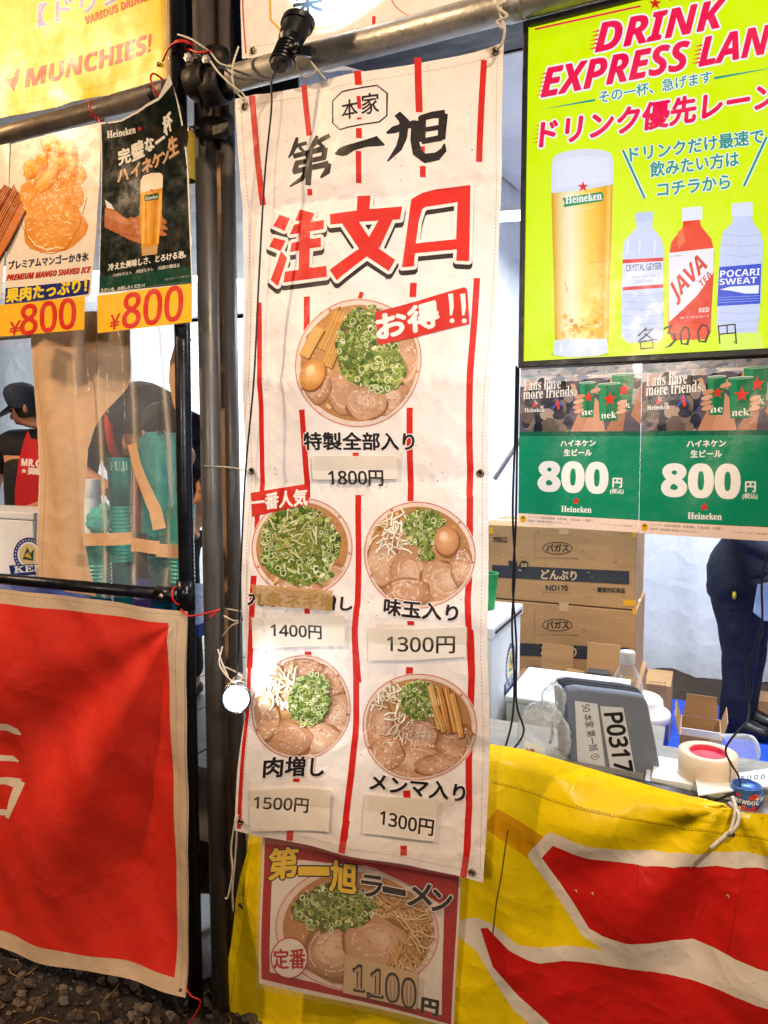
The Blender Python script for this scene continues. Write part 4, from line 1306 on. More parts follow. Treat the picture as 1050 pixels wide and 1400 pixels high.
# dark beer poster, its top right corner curling forward
def f_beer(c):
    c.poly(z2([(497, 76), (600, 66), (700, 36), (800, -20), (872, -92), (896, 400), (916, 832), (476, 876)]), '#131a14')
    rng = random.Random(4)
    for i in range(60):
        x, y = rng.uniform(520, 890), rng.uniform(80, 700)
        blob_px(c, rng, *z2([(x, y)])[0], rng.uniform(1, 7), rng.uniform(3, 14), rng.choice(['#1c2018', '#241d14', '#17231b', '#2c2116']))
    c.poly(z2([(478, 800), (912, 752), (916, 832), (476, 876)]), '#12402c')
    c.poly(z2([(502, 430), (530, 450), (545, 478), (510, 470)]), '#e8e2da')
    c.poly(z2([(p.x, p.y) for p in bez([Vector((*q, 0)) for q in ((502, 468), (545, 478), (600, 518), (650, 514), (690, 482), (740, 470), (776, 500), (780, 560), (770, 606), (700, 640), (640, 630), (560, 592), (500, 562))], 4)]), '#b5673a')
    c.poly(z2([(p.x, p.y) for p in bez([Vector((*q, 0)) for q in ((505, 474), (560, 496), (620, 530), (660, 540), (600, 548), (540, 524), (502, 508))], 4)]), '#c67c4c')
    c.brush([(p[0], p[1], 1.2) for p in z2([(560, 590), (620, 600), (668, 612)])], '#8e4c28')
    for (x, y) in ((640, 530), (655, 560), (665, 590), (770, 530), (772, 560), (768, 590)):
        blob_px(c, rng, *z2([(x, y)])[0], 9, 4, '#c98050', '#a85c30', .3)
    g = z2([(676, 340), (780, 306), (776, 520), (752, 690), (680, 698), (668, 520)])
    c.poly(g, '#d9922c')
    for (a, b_, cl) in ((.05, .2, '#f0b850'), (.3, .5, '#e7a53a'), (.62, .75, '#c97f20'), (.85, .97, '#eeb44c')):
        c.poly(z2([(676+a*104, 400), (676+b_*104, 395), (676+b_*88, 640), (676+a*88, 645)]), cl)
    c.poly(z2([(676, 340), (690, 318), (730, 306), (770, 304), (782, 318), (780, 375), (674, 400)]), '#efdcc0')
    c.star(*z2([(730, 388)])[0], 3, '#c8281e')
    c.poly(z2([(694, 412), (762, 400), (762, 430), (694, 440)]), '#1d4a30')
    c.text('Heineken', *z2([(698, 436), (758, 424), (698, 418)]), '#e9e2d2', kind='rb')
    c.poly(z2([(680, 660), (756, 650), (750, 692), (682, 700)]), '#caa068')
    c.text('Heineken', *z2([(520, 140), (670, 122), (520, 108)]), '#efe8d8', kind='rb', bold=.2)
    c.star(*z2([(692, 104)])[0], 4, '#c8281e')
    for t, q in (('完', [(568, 266), (628, 250), (566, 196)]), ('璧', [(636, 250), (702, 226), (634, 174)]), ('な', [(710, 214), (752, 192), (708, 156)]), ('一', [(760, 172), (800, 142), (760, 164)]), ('杯', [(802, 138), (842, 96), (800, 60)])):
        c.text(t, *z2(q), '#efe6d6', bold=.8)
    for t, q in (('ハ', [(560, 345), (612, 332), (560, 292)]), ('イ', [(628, 330), (676, 312), (628, 272)]), ('ネ', [(688, 312), (736, 290), (686, 250)]), ('ケ', [(738, 288), (780, 262), (738, 228)]), ('ン', [(784, 262), (812, 240), (782, 210)]), ('生', [(814, 236), (856, 206), (812, 150)])):
        c.text(t, *z2(q), '#d9a876', bold=.8)
    c.text('冷えた美味しさ、とろける泡。', *z2([(518, 772), (888, 706), (520, 738)]), '#efe6d6', bold=.35)
    c.text('/100%モルト　/爽快なキレ　/伝統の醸造法', *z2([(540, 802), (860, 752), (541, 784)]), '#d8d0be', bold=.1)
    c.text('ただいま、お楽しみください！', *z2([(484, 874), (692, 848), (485, 856)]), '#e6dece', bold=.15)
    c.text('お酒は二十歳になってから。飲酒運転は法律で', *z2([(790, 818), (905, 800), (790, 808)]), '#b0b0a0')
xr = at(247, 110, -.04)
beer = poster('dark_beer_poster', 'dark poster of a hand holding a beer glass with curled top corner', -.040, z2([(490, 70), (600, 58), (700, 26), (800, -32), (866, -132), (884, 0), (904, 400), (922, 838), (470, 884), (484, 500)]), '#eee2d2', f_beer,
              lambda X, Z: (0*X, -.05*np.clip((Z-2.28)/.24, 0, 1)**2*np.clip((X+1.55)/.25, 0, 1)+.004*np.sin(30*X)*np.clip((Z-2.0)/.4, 0, 1), 0*X), .025)
price_strip(beer[0], beer[1], z2([(468, 890), (922, 832), (920, 1016), (470, 1070)]), '#f2b814', [(528, 1056), (572, 1048), (534, 984)], [(588, 1050), (872, 1006), (596, 884)], beer[2], z2([(464, 870), (926, 820), (924, 1022), (466, 1076)]))

# red banner below the black tube
zr_ = crop(0, 800, 2.334)
cr = at(243, 852, -.03)
def d_red(X, Z):
    dx, dz = X-cr.x, Z-cr.z
    r = np.sqrt(dx*dx+dz*dz)+1e-6
    a = np.arctan2(-dz, -dx)
    w = np.clip(r/.55, 0, 1)*np.clip((1.35-r)/.6, 0, 1)
    dy = -.05*w*np.cos((a-.98)*8.5)*np.exp(-((a-.95)/.55)**2)+.009*np.sin(9*X+4*Z)+.006*np.sin(6*Z-13*X)+.004*np.sin(26*X+18*Z)*np.sin(7*Z)
    dy = dy-.05*np.clip((.35-Z)/.35, 0, 1)**2
    return 0*X, dy, 0*X
rb = Sheet(-.032, .02, d_red)
tb = empty('red_banner', rb.point(120, 1330), 'red cloth banner with pale border hanging under the black tube', 'banner')
c = Canvas()
c.poly(zr_([(-420, 34), (-300, 40), (0, 60), (548, 118), (545, 400), (549, 700), (566, 1243), (300, 1170), (0, 1085), (-420, 966)]), '#d62a18')
stitched(c, zr_([(-300, 0), (0, 26), (560, 92), (585, 96)]), '#a08468', .8)
stitched(c, zr_([(572, 110), (570, 500), (574, 900), (588, 1270)]), '#a08468', .8)
stitched(c, zr_([(600, 100), (598, 500), (602, 900), (606, 1280)]), '#8f7660', 1.6, 3)
for pts in ([(-190, 470, 22), (-60, 450, 22), (20, 456, 24), (42, 470, 20), (55, 482, 4)], [(-140, 566, 18), (-40, 556, 18), (20, 562, 18), (40, 572, 4)], [(-75, 380, 26), (-80, 560, 24)],
            [(-150, 640, 22), (-146, 740, 18)], [(-160, 648, 22), (0, 630, 22), (50, 640, 30)], [(52, 632, 34), (32, 700, 26), (18, 745, 14)], [(-150, 735, 20), (30, 728, 18)]):
    c.brush(zr_(pts), '#e3d2bb')
c.ell(*zr_([(590, 1278)])[0], 2.4, 2.4, '#5a4a3a')
rb.build('printed_cloth', c, 'red_cloth', zr_([(-480, -26), (0, 14), (300, 46), (600, 84), (603, 400), (605, 700), (606, 1000), (608, 1300), (450, 1256), (300, 1212), (150, 1174), (0, 1130), (-480, 996)]), '#cfb496', tb)

# ================================================================ YELLOW COUNTER BANNER
z7b = crop(650, 1050, 2.625)
topz = lambda X: .925-.022*np.clip((X+.4)/.55, -1, 1.6)
def d_yel(X, Z):
    t = np.clip((Z-(topz(X)-.035))/.05, 0, 1.4)
    dy = .055*t*t
    dy = dy+.010*np.sin(5*X+7*Z)+.008*np.sin(11*X-9*Z+1)+.005*np.sin(23*X+12*Z)
    r = np.sqrt((X-.06)**2+(Z-.9)**2)
    a = np.arctan2(-(Z-.9), X-.06)
    dy = dy-.012*np.cos(9*a)*np.exp(-((r-.28)/.25)**2)
    dy = dy+.05*np.clip((X+.9)/-.3, 0, 1)
    return 0*X, dy, 0*X
yc = Sheet(.018, .04, d_yel)
tc_ = empty('yellow_counter_banner', yc.point(700, 1500), 'yellow vinyl counter banner with large red and white shapes', 'banner')
c = Canvas()
c.poly([(660, 1130), (680, 1106), (765, 1150), (740, 1178), (722, 1172), (690, 1150)], '#dc9d06')
c.poly(z7b([(190, 312), (196, 296), (262, 222), (276, 216), (310, 222), (400, 258), (560, 290), (800, 302), (960, 300), (1050, 330), (1600, 470), (1600, 940), (980, 772), (640, 736), (470, 664), (380, 606)]), '#e9dccb')
c.poly(z7b([(240, 318), (283, 265), (400, 310), (600, 345), (960, 355), (1050, 376), (1600, 520), (1600, 840), (1050, 704), (980, 682), (780, 628), (540, 622), (455, 600), (408, 578)]), '#cb1f19')
c.poly(z7b([(-120, 560), (0, 546), (60, 566), (150, 636), (230, 648), (320, 645), (470, 660), (660, 690), (1600, 920), (1600, 1900), (900, 1500), (340, 1080), (130, 880), (0, 660)]), '#e9dccb')
c.poly(z7b([(14, 583), (40, 580), (120, 660), (190, 695), (230, 706), (310, 700), (440, 716), (640, 736), (1600, 965), (1600, 1800), (900, 1380), (440, 1040), (260, 930), (150, 830), (60, 720)]), '#cb1f19')
for pts in ([(54, 52), (300, 112), (600, 174), (880, 232), (1200, 290)], ):
    stitched(c, z7b(pts), '#a88a18')
    c.brush([(p[0], p[1]+2, .8) for p in z7b(pts)], '#8a7012')
c.brush([(p[0], p[1], 2) for p in z7b([(60, 600), (75, 480), (95, 380), (118, 220)])], '#6b5a10')
for pts in ([(583, 340), (584, 420)], [(905, 660), (935, 480), (970, 370)], [(800, 560), (830, 480)]):
    c.brush([(p[0], p[1], .7) for p in z7b(pts)], '#8a1512')
stitched(c, z9([(165, 170), (150, 280), (100, 480), (70, 690)]), '#a07c16')
rng = random.Random(14)
for i in range(130):
    x, y = rng.uniform(320, 1050), rng.uniform(1090, 1400)
    c.ell(x, y, rng.uniform(.3, .9), rng.uniform(.3, 1.1), rng.choice(['#5a4a14', '#7c6420', '#463a1a']), None, 0, 6)
for x, y in ((900, 452), (415, 447), (355, 443)): c.brush([(p[0], p[1], .9) for p in z7b([(x, y), (x+6, y-4), (x+9, y+6)])], '#e8d8c8')
yel_out = [(329, 1120), (420, 1000), (560, 1008), (669, 1027), (715, 1036), (760, 1047), (830, 1066), (901, 1083), (960, 1096), (990, 1103), (1001, 1110), (1014, 1116), (1050, 1121), (1150, 1143), (1260, 1165), (1260, 1850), (700, 1720), (250, 1590), (262, 1500), (286, 1400), (300, 1310), (309, 1243), (320, 1206), (331, 1172)]
yc.build('printed_cloth', c, 'vinyl', yel_out, '#f6d60a', tc_)
eyelets(yc, [(319, 1248)]+z7b([(916, 232)]), tc_, .0075)

# ================================================================ BACKLIT DRINK SIGN
za, zb, zc, zd, ze = crop(690, 0, 2.917), crop(690, 180, 2.917), crop(690, 480, 2.917), crop(650, 700, 2.625), crop(650, 860, 2.625)
YS = .02
tl, bl = at(716, 31, YS), at(712.5, 503, YS)
sw = .56
ts = empty('drink_sign', (tl.x+sw/2, YS+.02, bl.z), 'glowing yellow green drink express lane sign in a black frame', 'sign')
b = MB()
fw = .011
b.bb((tl.x, YS-.006, bl.z), (tl.x+fw, YS+.028, tl.z)); b.bb((tl.x+sw-fw, YS-.006, bl.z), (tl.x+sw, YS+.028, tl.z))
b.bb((tl.x+fw, YS-.006, bl.z), (tl.x+sw-fw, YS+.028, bl.z+fw*1.2)); b.bb((tl.x+fw, YS-.006, tl.z-fw), (tl.x+sw-fw, YS+.028, tl.z))
b.build('frame', 'black_plastic', ts, bevel=.002)
MB().bb((tl.x+.004, YS+.012, bl.z+.004), (tl.x+sw-.004, YS+.032, tl.z-.004)).build('back_panel', 'black_plastic', ts)
ss = Sheet(YS+.004)
c = Canvas()
HALO = '#e9edf2'
PK, TE = '#e8104c', '#128f86'
c.brush([(p[0], p[1], 2.6) for p in za([(120, 117), (542, 24)])], PK)
c.brush([(p[0], p[1], 2.6) for p in za([(654, 0), (1110, -102)])], PK)
c.star(*za([(600, 14)])[0], 9.5, '#d8181c')
c.text('DRINK', *za([(362, 208), (880, 104), (366, 98)]), PK, kind='si', bold=1.0, outline=(3.4, HALO))
c.text('EXPRESS LANE', *za([(146, 390), (1138, 196), (152, 276)]), PK, kind='si', bold=1.0, outline=(3.4, HALO))
for (x, y, n) in ((372, 122, 5), (170, 290, 6), (782, 180, 5), (150, 495, 5)):
    for k in range(n):
        Y = y+k*17
        c.poly(za([(x-k*3-30, Y+8), (x-k*3+6, Y-3), (x-k*3+6, Y+5)]), PK)
c.text('その一杯、急げます', *za([(378, 414), (826, 330), (376, 366)]), TE, bold=.25, outline=(1.6, HALO))
c.poly(za([(140, 438), (360, 395), (360, 404)]), TE); c.poly(za([(835, 308), (835, 318), (1110, 264)]), TE)
c.text('ドリンク優先レーン', *za([(140, 592), (1082, 432), (150, 484)]), PK, bold=1.5, outline=(3.6, HALO))
c.text('ドリンクだけ最速で', *za([(502, 648), (1034, 572), (498, 590)]), TE, bold=.55, outline=(1.6, HALO))
c.text('飲みたい方は', *za([(582, 710), (934, 664), (580, 650)]), TE, bold=.55, outline=(1.6, HALO))
c.text('コチラから', *zb([(610, 262), (898, 228), (610, 208)]), TE, bold=.55, outline=(1.6, HALO))
for ln in ([(472, 76), (559, 268)], [(1044, 24), (954, 219)]):
    c.brush([(p[0], p[1], 6) for p in zb(ln)], HALO); c.brush([(p[0], p[1], 3.2) for p in zb(ln)], TE)
# beer glass
c.ell(*zb([(300, 888)])[0], 40, 5, '#a8c410')
c.poly(zb([(184, 240), (432, 206), (428, 400), (402, 770), (410, 880), (300, 900), (196, 890), (210, 770)]), '#e6c060')
def band(x0, x1, y0, y1, c0, c1):
    f = lambda x, y: (x+(300-x)*.12*max(0, (y-400)/400), y)
    c.grad(zb([f(x0, y0), f(x1, y0), f(x1, y1), f(x0, y1)]), c0, c1)
xs = [(187, '#c98f18'), (200, '#e0b040'), (225, '#e6d49a'), (262, '#f0e6c4'), (300, '#f2dc92'), (330, '#f4cc58'), (370, '#f0bc34'), (402, '#e0a01c'), (418, '#f2c850'), (430, '#c98a14')]
for (x0, c0), (x1, c1) in zip(xs[:-1], xs[1:]):
    y0 = lambda x: 243-(x-187)*.14
    for (ya, yb_) in ((None, 420), (420, 620), (620, 836)):
        q0 = y0(x0) if ya is None else ya
        q1 = y0(x1) if ya is None else ya
        f = lambda x, y: (300+(x-300)*(1-.12*max(0, min(1, (y-300)/450))), y+(0 if y < 800 else 0))
        c.grad(zb([f(x0, q0), f(x1, q1), f(x1, yb_), f(x0, yb_)]), c0, c1)
rng = random.Random(2)
for i in range(46):
    x, y = rng.uniform(220, 385), rng.uniform(730, 826)
    blob_px(c, rng, *zb([(x, y)])[0], rng.uniform(1, 4), rng.uniform(1, 5), rng.choice(['#f2d070', '#e0ac38', '#f6dc90', '#d29a28', '#eec860']), None, rng.uniform(0, 3))
for i in range(90):
    x, y = rng.uniform(215, 400), rng.uniform(300, 800)
    c.ell(*zb([(x, y)])[0], .5, .7, '#f8e8b0', None, 0, 6)
for ln in ([(340, 522), (372, 520), (402, 512)], [(382, 552), (396, 538)], [(240, 600), (252, 640)], [(350, 640), (362, 670)]): c.brush([(p[0], p[1], .9) for p in zb(ln)], '#b98420')
c.poly(zb([(188, 150), (192, 112), (204, 94), (250, 78), (320, 70), (390, 74), (424, 88), (434, 118), (432, 212), (300, 236), (186, 246)]), '#d3d9ee')
c.poly(zb([(204, 120), (300, 96), (418, 104), (416, 200), (300, 216), (204, 226)]), '#dce1f2')
c.poly(zb([(200, 832), (406, 826), (412, 880), (370, 894), (250, 900), (194, 890)]), '#cfd8ea')
c.brush([(p[0], p[1], 3) for p in zb([(228, 850), (222, 878)])], '#eef2f8')
c.star(*zb([(313, 221)])[0], 8, '#d8201c')
c.poly(zb([(231, 266), (388, 241), (396, 258), (390, 278), (236, 302), (240, 284)]), '#168a58')
c.text('Heineken', *zb([(243, 290), (388, 272), (242, 258)]), '#eef0ee', kind='rb', bold=.2)
c.text('QUALITY', *zb([(298, 318), (362, 310), (298, 308)]), '#f6e6b0')
# bottles
def bottle(out_, body, cap, capq):
    c.poly(zb([(p[0]+3, p[1]+2) for p in out_]), '#c0d418')
    c.poly(zb(out_), body); c.poly(zb(capq), cap)
bottle([(526, 350), (588, 350), (590, 384), (625, 428), (636, 480), (630, 560), (634, 640), (630, 820), (612, 838), (490, 842), (468, 818), (466, 640), (472, 560), (470, 480), (480, 432), (524, 385)], '#c3cff0', '#b9c8ee', [(520, 324), (590, 317), (592, 354), (520, 360)])
for y in (648, 676, 704, 732, 762, 790): c.brush([(p[0], p[1], .8) for p in zb([(470, y), (550, y+6), (632, y)])], '#a8b6de')
for x in (492, 540, 600): c.brush([(p[0], p[1], 2.4) for p in zb([(x, 430), (x-4, 490)])], '#d8e0f6')
c.poly(zb([(470, 506), (550, 508), (632, 500), (632, 616), (550, 628), (470, 632)]), '#d7def4')
c.poly(zb([(470, 510), (632, 502), (632, 516), (470, 526)]), '#d6283c'); c.poly(zb([(470, 620), (632, 608), (632, 622), (470, 634)]), '#d6283c')
c.text('CRYSTAL GEYSER', *zb([(484, 558), (627, 548), (483, 532)]), '#3a4c84', bold=.15)
c.text('NATURAL SPRING WATER', *zb([(508, 584), (604, 576), (508, 578)]), '#6a78a8')
c.text('700ml', *zb([(520, 606), (588, 600), (520, 592)]), '#9aa6cc')
bottle([(712, 350), (778, 350), (782, 376), (824, 428), (836, 480), (822, 700), (822, 800), (806, 828), (668, 832), (652, 795), (656, 490), (664, 442), (710, 380)], '#e23a1c', '#dfe4f2', [(708, 304), (788, 298), (788, 350), (706, 358)])
c.poly(zb([(690, 400), (712, 384), (720, 440), (690, 470)]), '#f06a3c')
c.poly(zb([(655, 484), (740, 474), (835, 464), (830, 590), (760, 660), (655, 762)]), '#e2e3ee')
c.poly(zb([(834, 560), (822, 765), (655, 768), (655, 760), (760, 664)]), '#d8321e')
c.text('JAVA', *zb([(690, 694), (818, 556), (652, 616)]), '#d2281c', kind='sb', bold=.3)
c.text('TEA', *zb([(786, 622), (830, 574), (772, 600)]), '#d2281c', kind='sb')
c.text('premium', *zb([(664, 502), (706, 498), (664, 494)]), '#8a5048')
c.text('RED', *zb([(775, 722), (815, 718), (775, 704)]), '#f2e8e4', kind='sb')
c.text('無糖・茶・紅茶 香り高い一杯', *zb([(698, 748), (815, 740), (698, 738)]), '#f2d8d0')
bottle([(910, 336), (985, 336), (990, 360), (1018, 398), (1031, 440), (1026, 560), (1022, 650), (1008, 800), (988, 818), (868, 816), (846, 790), (850, 620), (862, 440), (872, 398), (908, 364)], '#c3cff2', '#d5ddf4', [(905, 286), (988, 280), (990, 336), (904, 338)])
for y in (410, 450, 490): c.brush([(p[0], p[1], .9) for p in zb([(866, y), (950, y+8), (1026, y)])], '#a9b8e4')
for y in (720, 752, 784): c.brush([(p[0], p[1], .8) for p in zb([(850, y), (930, y+6), (1010, y)])], '#a9b8e4')
c.poly(zb([(856, 540), (1024, 526), (1018, 686), (847, 696)]), '#2f4fd0')
c.text('POCARI', *zb([(858, 582), (1017, 572), (860, 554)]), '#eef2fa', kind='sb')
c.text('SWEAT', *zb([(857, 612), (1005, 604), (857, 587)]), '#eef2fa', kind='sb')
c.poly(zb([(858, 630), (900, 618), (1014, 612), (1012, 645), (960, 646), (900, 634)]), '#e6ecfa')
for y in (660, 670, 680): c.brush([(p[0], p[1], .8) for p in zb([(852, y+2), (1014, y-6)])], '#8ea2e6')
# paper slips with the hand-written price
c.poly(zb([(846, 806), (1022, 800), (1040, 872), (860, 880)]), '#d4ee60')
def pen(lines, w=2.0):
    for l in lines:
        c.brush([(p[0], p[1], w) for p in zb(l)], '#2a1c14')
pen([[(566, 782), (532, 815)], [(552, 795), (592, 786), (560, 815), (532, 838)], [(556, 804), (590, 828), (610, 830)], [(540, 838), (544, 866), (592, 862), (590, 832), (542, 838)]], 1.9)
pen([[(636, 784), (668, 770), (652, 800), (680, 806), (682, 832), (660, 856), (640, 860)], [(634, 788), (664, 776), (650, 804), (676, 812), (676, 834), (652, 858)]], 1.8)
pen([[(716, 780), (700, 806), (706, 846), (728, 848), (738, 812), (730, 782), (716, 780)], [(786, 770), (770, 798), (776, 836), (800, 838), (814, 802), (806, 774), (786, 770)]], 2.6)
pen([[(852, 772), (858, 846)], [(850, 776), (918, 768), (924, 846), (914, 836)], [(886, 772), (888, 806)], [(856, 808), (920, 802)]], 1.9)
q = [(tl.x+fw*.8, tl.z-fw*.8), (tl.x+sw-fw*.8, tl.z-fw*.8), (tl.x+sw-fw*.8, bl.z+fw), (tl.x+fw*.8, bl.z+fw)]
def px_of(X, Y, Z):
    v = np.array([X, Y, Z])-np.array([0, -D, H])
    k = v@_f
    return (525+F*(v@_r)/k, 700-F*(v@_u)/k)
# letters run past the edge of the panel nowhere: clip the print to it
def clip_canvas(c, quadXZ, Y):
    x0, x1 = quadXZ[0][0]+.001, quadXZ[1][0]-.001
    z0, z1 = quadXZ[2][1]+.001, quadXZ[0][1]-.001
    for i in range(len(c.T)):
        X = unproj(c.T[i].reshape(-1, 2), Y).reshape(-1, 3, 2)
        A = np.array(c.C[i])
        for n, k, s in (((1, 0), x0, 1), ((1, 0), x1, -1), ((0, 1), z0, 1), ((0, 1), z1, -1)):
            X, A = cut(X, A, n, k)
            ok = ((X.mean(1)@np.array(n, float))-k)*s > 0
            X, A = X[ok], A[ok]
        m = len(X)
        P = np.array([px_of(x, Y, z) for x, z in X.reshape(-1, 2)]).reshape(-1, 3, 2) if m else np.zeros((0, 3, 2))
        c.T[i], c.C[i], c.L[i], c.Mi[i] = P, A, np.full(m, c.L[i][0]), np.full(m, c.Mi[i][0])
clip_canvas(c, q, ss.Y)
ss.build('lit_panel', c, 'screen', [px_of(x, ss.Y, z) for x, z in q], '#d2ee00', ts)

# ================================================================ TWO GREEN BEER POSTERS under the sign
def green_poster(corners, label, seed):
    TL, TR, BR, BL = (np.array(p) for p in zc(corners))
    def tf(P):
        u, v = P[:, :1]/480., P[:, 1:]/650.
        return (TL*(1-u)+TR*u)*(1-v)+(BL*(1-u)+BR*u)*v
    sh = Sheet(.030, .06, lambda X, Z: (0*X, .0022*np.sin(21*X+seed)*np.sin(16*Z)+.0015*np.sin(33*X-20*Z+seed), 0*X))
    cor = [tuple(TL), tuple(TR), tuple(BR), tuple(BL)]
    t = empty('beer_price_poster', sh.point(*((BL+BR)/2)), label, 'poster', 'green beer price posters')
    c = Canvas(tf)
    c.clip = (0, 0, 480, 650)
    rng = random.Random(33)
    # printed crowd scene
    c.poly([(0, 0), (480, 0), (480, 262), (0, 262)], '#5d5560')
    c.poly([(0, 0), (480, 0), (480, 60), (300, 50), (0, 75)], '#cfc6c4')
    for i in range(46):
        x, y = rng.uniform(0, 480), rng.uniform(0, 62)
        c.ell(x, y, rng.uniform(8, 34), rng.uniform(4, 14), rng.choice(['#e4dad4', '#b9aeb4', '#d8c8c0', '#9fb3b0', '#c0a8a0', '#8d93a4']), None, rng.uniform(-.3, .3), 10)
    for k in range(9): c.brush([(200+k*26, 42-abs(k-4)*5, 2), (240+k*18, 6, 2), (300, -2+6, 2)], '#5f9a80' if k % 2 else '#e8e4e0')
    for i in range(40):
        x, y = rng.uniform(10, 470), rng.uniform(60, 120)
        r = rng.uniform(10, 20)
        c.ell(x, y+r*2.2, r*1.7, r*2.4, rng.choice(['#2c2e3e', '#8a7a76', '#3a4058', '#a8998f', '#2a2a38', '#c0aca0', '#46507a', '#8f6a64']), None, 0, 12)
        c.ell(x, y, r, r*1.15, rng.choice(['#1c1a20', '#2a201e', '#3a2c28', '#c49a80']), None, 0, 12)
    for i in range(26):
        x, y = rng.uniform(0, 200), rng.uniform(160, 255)
        c.ell(x, y, rng.uniform(14, 30), rng.uniform(16, 40), rng.choice(['#20222e', '#5c5048', '#282c3e', '#7c6c60', '#a89080']), None, 0, 10)
    c.poly([(118, 180), (150, 128), (184, 178), (170, 160), (150, 150), (132, 168)], '#2b55b8'); c.poly([(140, 140), (150, 128), (160, 168), (150, 175)], '#d0402e')
    # arms, hands, cups
    c.poly([(200, 262), (232, 190), (262, 190), (270, 262)], '#b98468'); c.poly([(250, 262), (290, 120), (318, 150), (340, 262)], '#c89478')
    c.poly([(340, 262), (380, 190), (420, 190), (410, 262)], '#a8745a'); c.poly([(440, 200), (480, 80), (480, 240)], '#b47e64')
    def cup(x0, x1, y0, y1, w):
        c.poly([(x0, y0), (x1, y0), (x1-(x1-x0)*.13, y1), (x0+(x1-x0)*.13, y1)], '#17724a')
        c.poly([(x0+4, y0), (x0+(x1-x0)*.35, y0), (x0+(x1-x0)*.38, y1), (x0+(x1-x0)*.16, y1)], '#238c5c')
        c.ell((x0+x1)/2, y0, (x1-x0)/2, 5, '#d8e6dc', None, 0, 16); c.ell((x0+x1)/2, y0+1, (x1-x0)/2-3, 3, '#5f9a7c', None, 0, 16)
        c.star((x0+x1)/2+4, y0+(y1-y0)*.42, (x1-x0)*.32, '#d8362c')
        c.text(w, (x0+(x1-x0)*.18, y1-8), (x1-(x1-x0)*.16, y1-10), (x0+(x1-x0)*.18, y1-34), '#eceae4', kind='rb')
    cup(362, 452, 42, 182, 'nek'); cup(232, 300, 68, 206, 'he'); cup(306, 398, 76, 220, 'nek')
    for (x, y) in ((228, 122), (224, 142), (222, 162), (226, 180), (290, 100), (396, 150), (398, 168), (394, 186)):
        c.ell(x+8, y+1, 22, 10, '#8a5a44', None, -.25, 12); c.ell(x+8, y, 21, 9, rng.choice(['#cf9c80', '#d8a88c', '#c69074']), None, -.25, 12)
    c.text('Fans have', (14, 92), (160, 88), (14, 46), '#ece6e0', kind='rb'); c.text('more friends.', (14, 128), (218, 120), (14, 84), '#ece6e0', kind='rb')
    c.star(60, 152, 14, '#d8281e'); c.text('Heineken', (20, 182), (98, 180), (20, 164), '#ece6e0', kind='rb')
    # green price field
    c.poly([(0, 262), (480, 262), (480, 600), (0, 600)], '#12855f')
    c.poly([(0, 262), (480, 262), (480, 280), (0, 280)], '#0d5c46')
    c.text('ハイネケン', (164, 322), (302, 320), (164, 298), '#ebe8e2', bold=1.2); c.text('生ビール', (178, 360), (288, 358), (178, 334), '#ebe8e2', bold=1.2)
    c.text('800', (80, 504), (352, 504), (80, 386), '#ebe8e2', kind='sb', bold=5)
    c.text('円', (374, 480), (410, 480), (374, 444), '#ebe8e2', bold=1.5); c.text('(税込)', (364, 508), (418, 506), (364, 486), '#ebe8e2', bold=.6)
    c.star(230, 540, 17, '#d8281e'); c.text('Heineken', (172, 586), (292, 584), (172, 562), '#ebe8e2', kind='rb', bold=.5)
    # pale strip of small print
    c.poly([(0, 602), (480, 602), (480, 650), (0, 650)], '#ead0bf')
    c.ell(20, 626, 12, 15, '#d9a21c'); c.ell(20, 620, 6, 5, '#7c5a18')
    c.text('ストップ！20歳未満飲酒・飲酒運転。お酒は楽しく適量で。', (38, 620), (300, 620), (38, 610), '#4a3a34')
    c.text('妊娠中・授乳期の飲酒はやめましょう。', (38, 636), (206, 636), (38, 626), '#4a3a34')
    c.text('ハイネケン・ジャパン株式会社', (330, 630), (456, 630), (330, 622), '#4a3a34')
    cs = Canvas(); cs.T, cs.C, cs.L, cs.Mi = c.T, c.C, c.L, c.Mi
    sh.build('printed_sheet', cs, 'gloss_paper', cor, '#12855f', t)
    return t, sh
gp1 = green_poster([(63, 72), (548, 46), (533, 724), (53, 692)], 'left green beer price poster, its right edge meeting its twin', 0)
gp2 = green_poster([(550, 46), (1086, 12), (1076, 760), (535, 726)], 'right green beer price poster reaching out of the picture', 2.1)

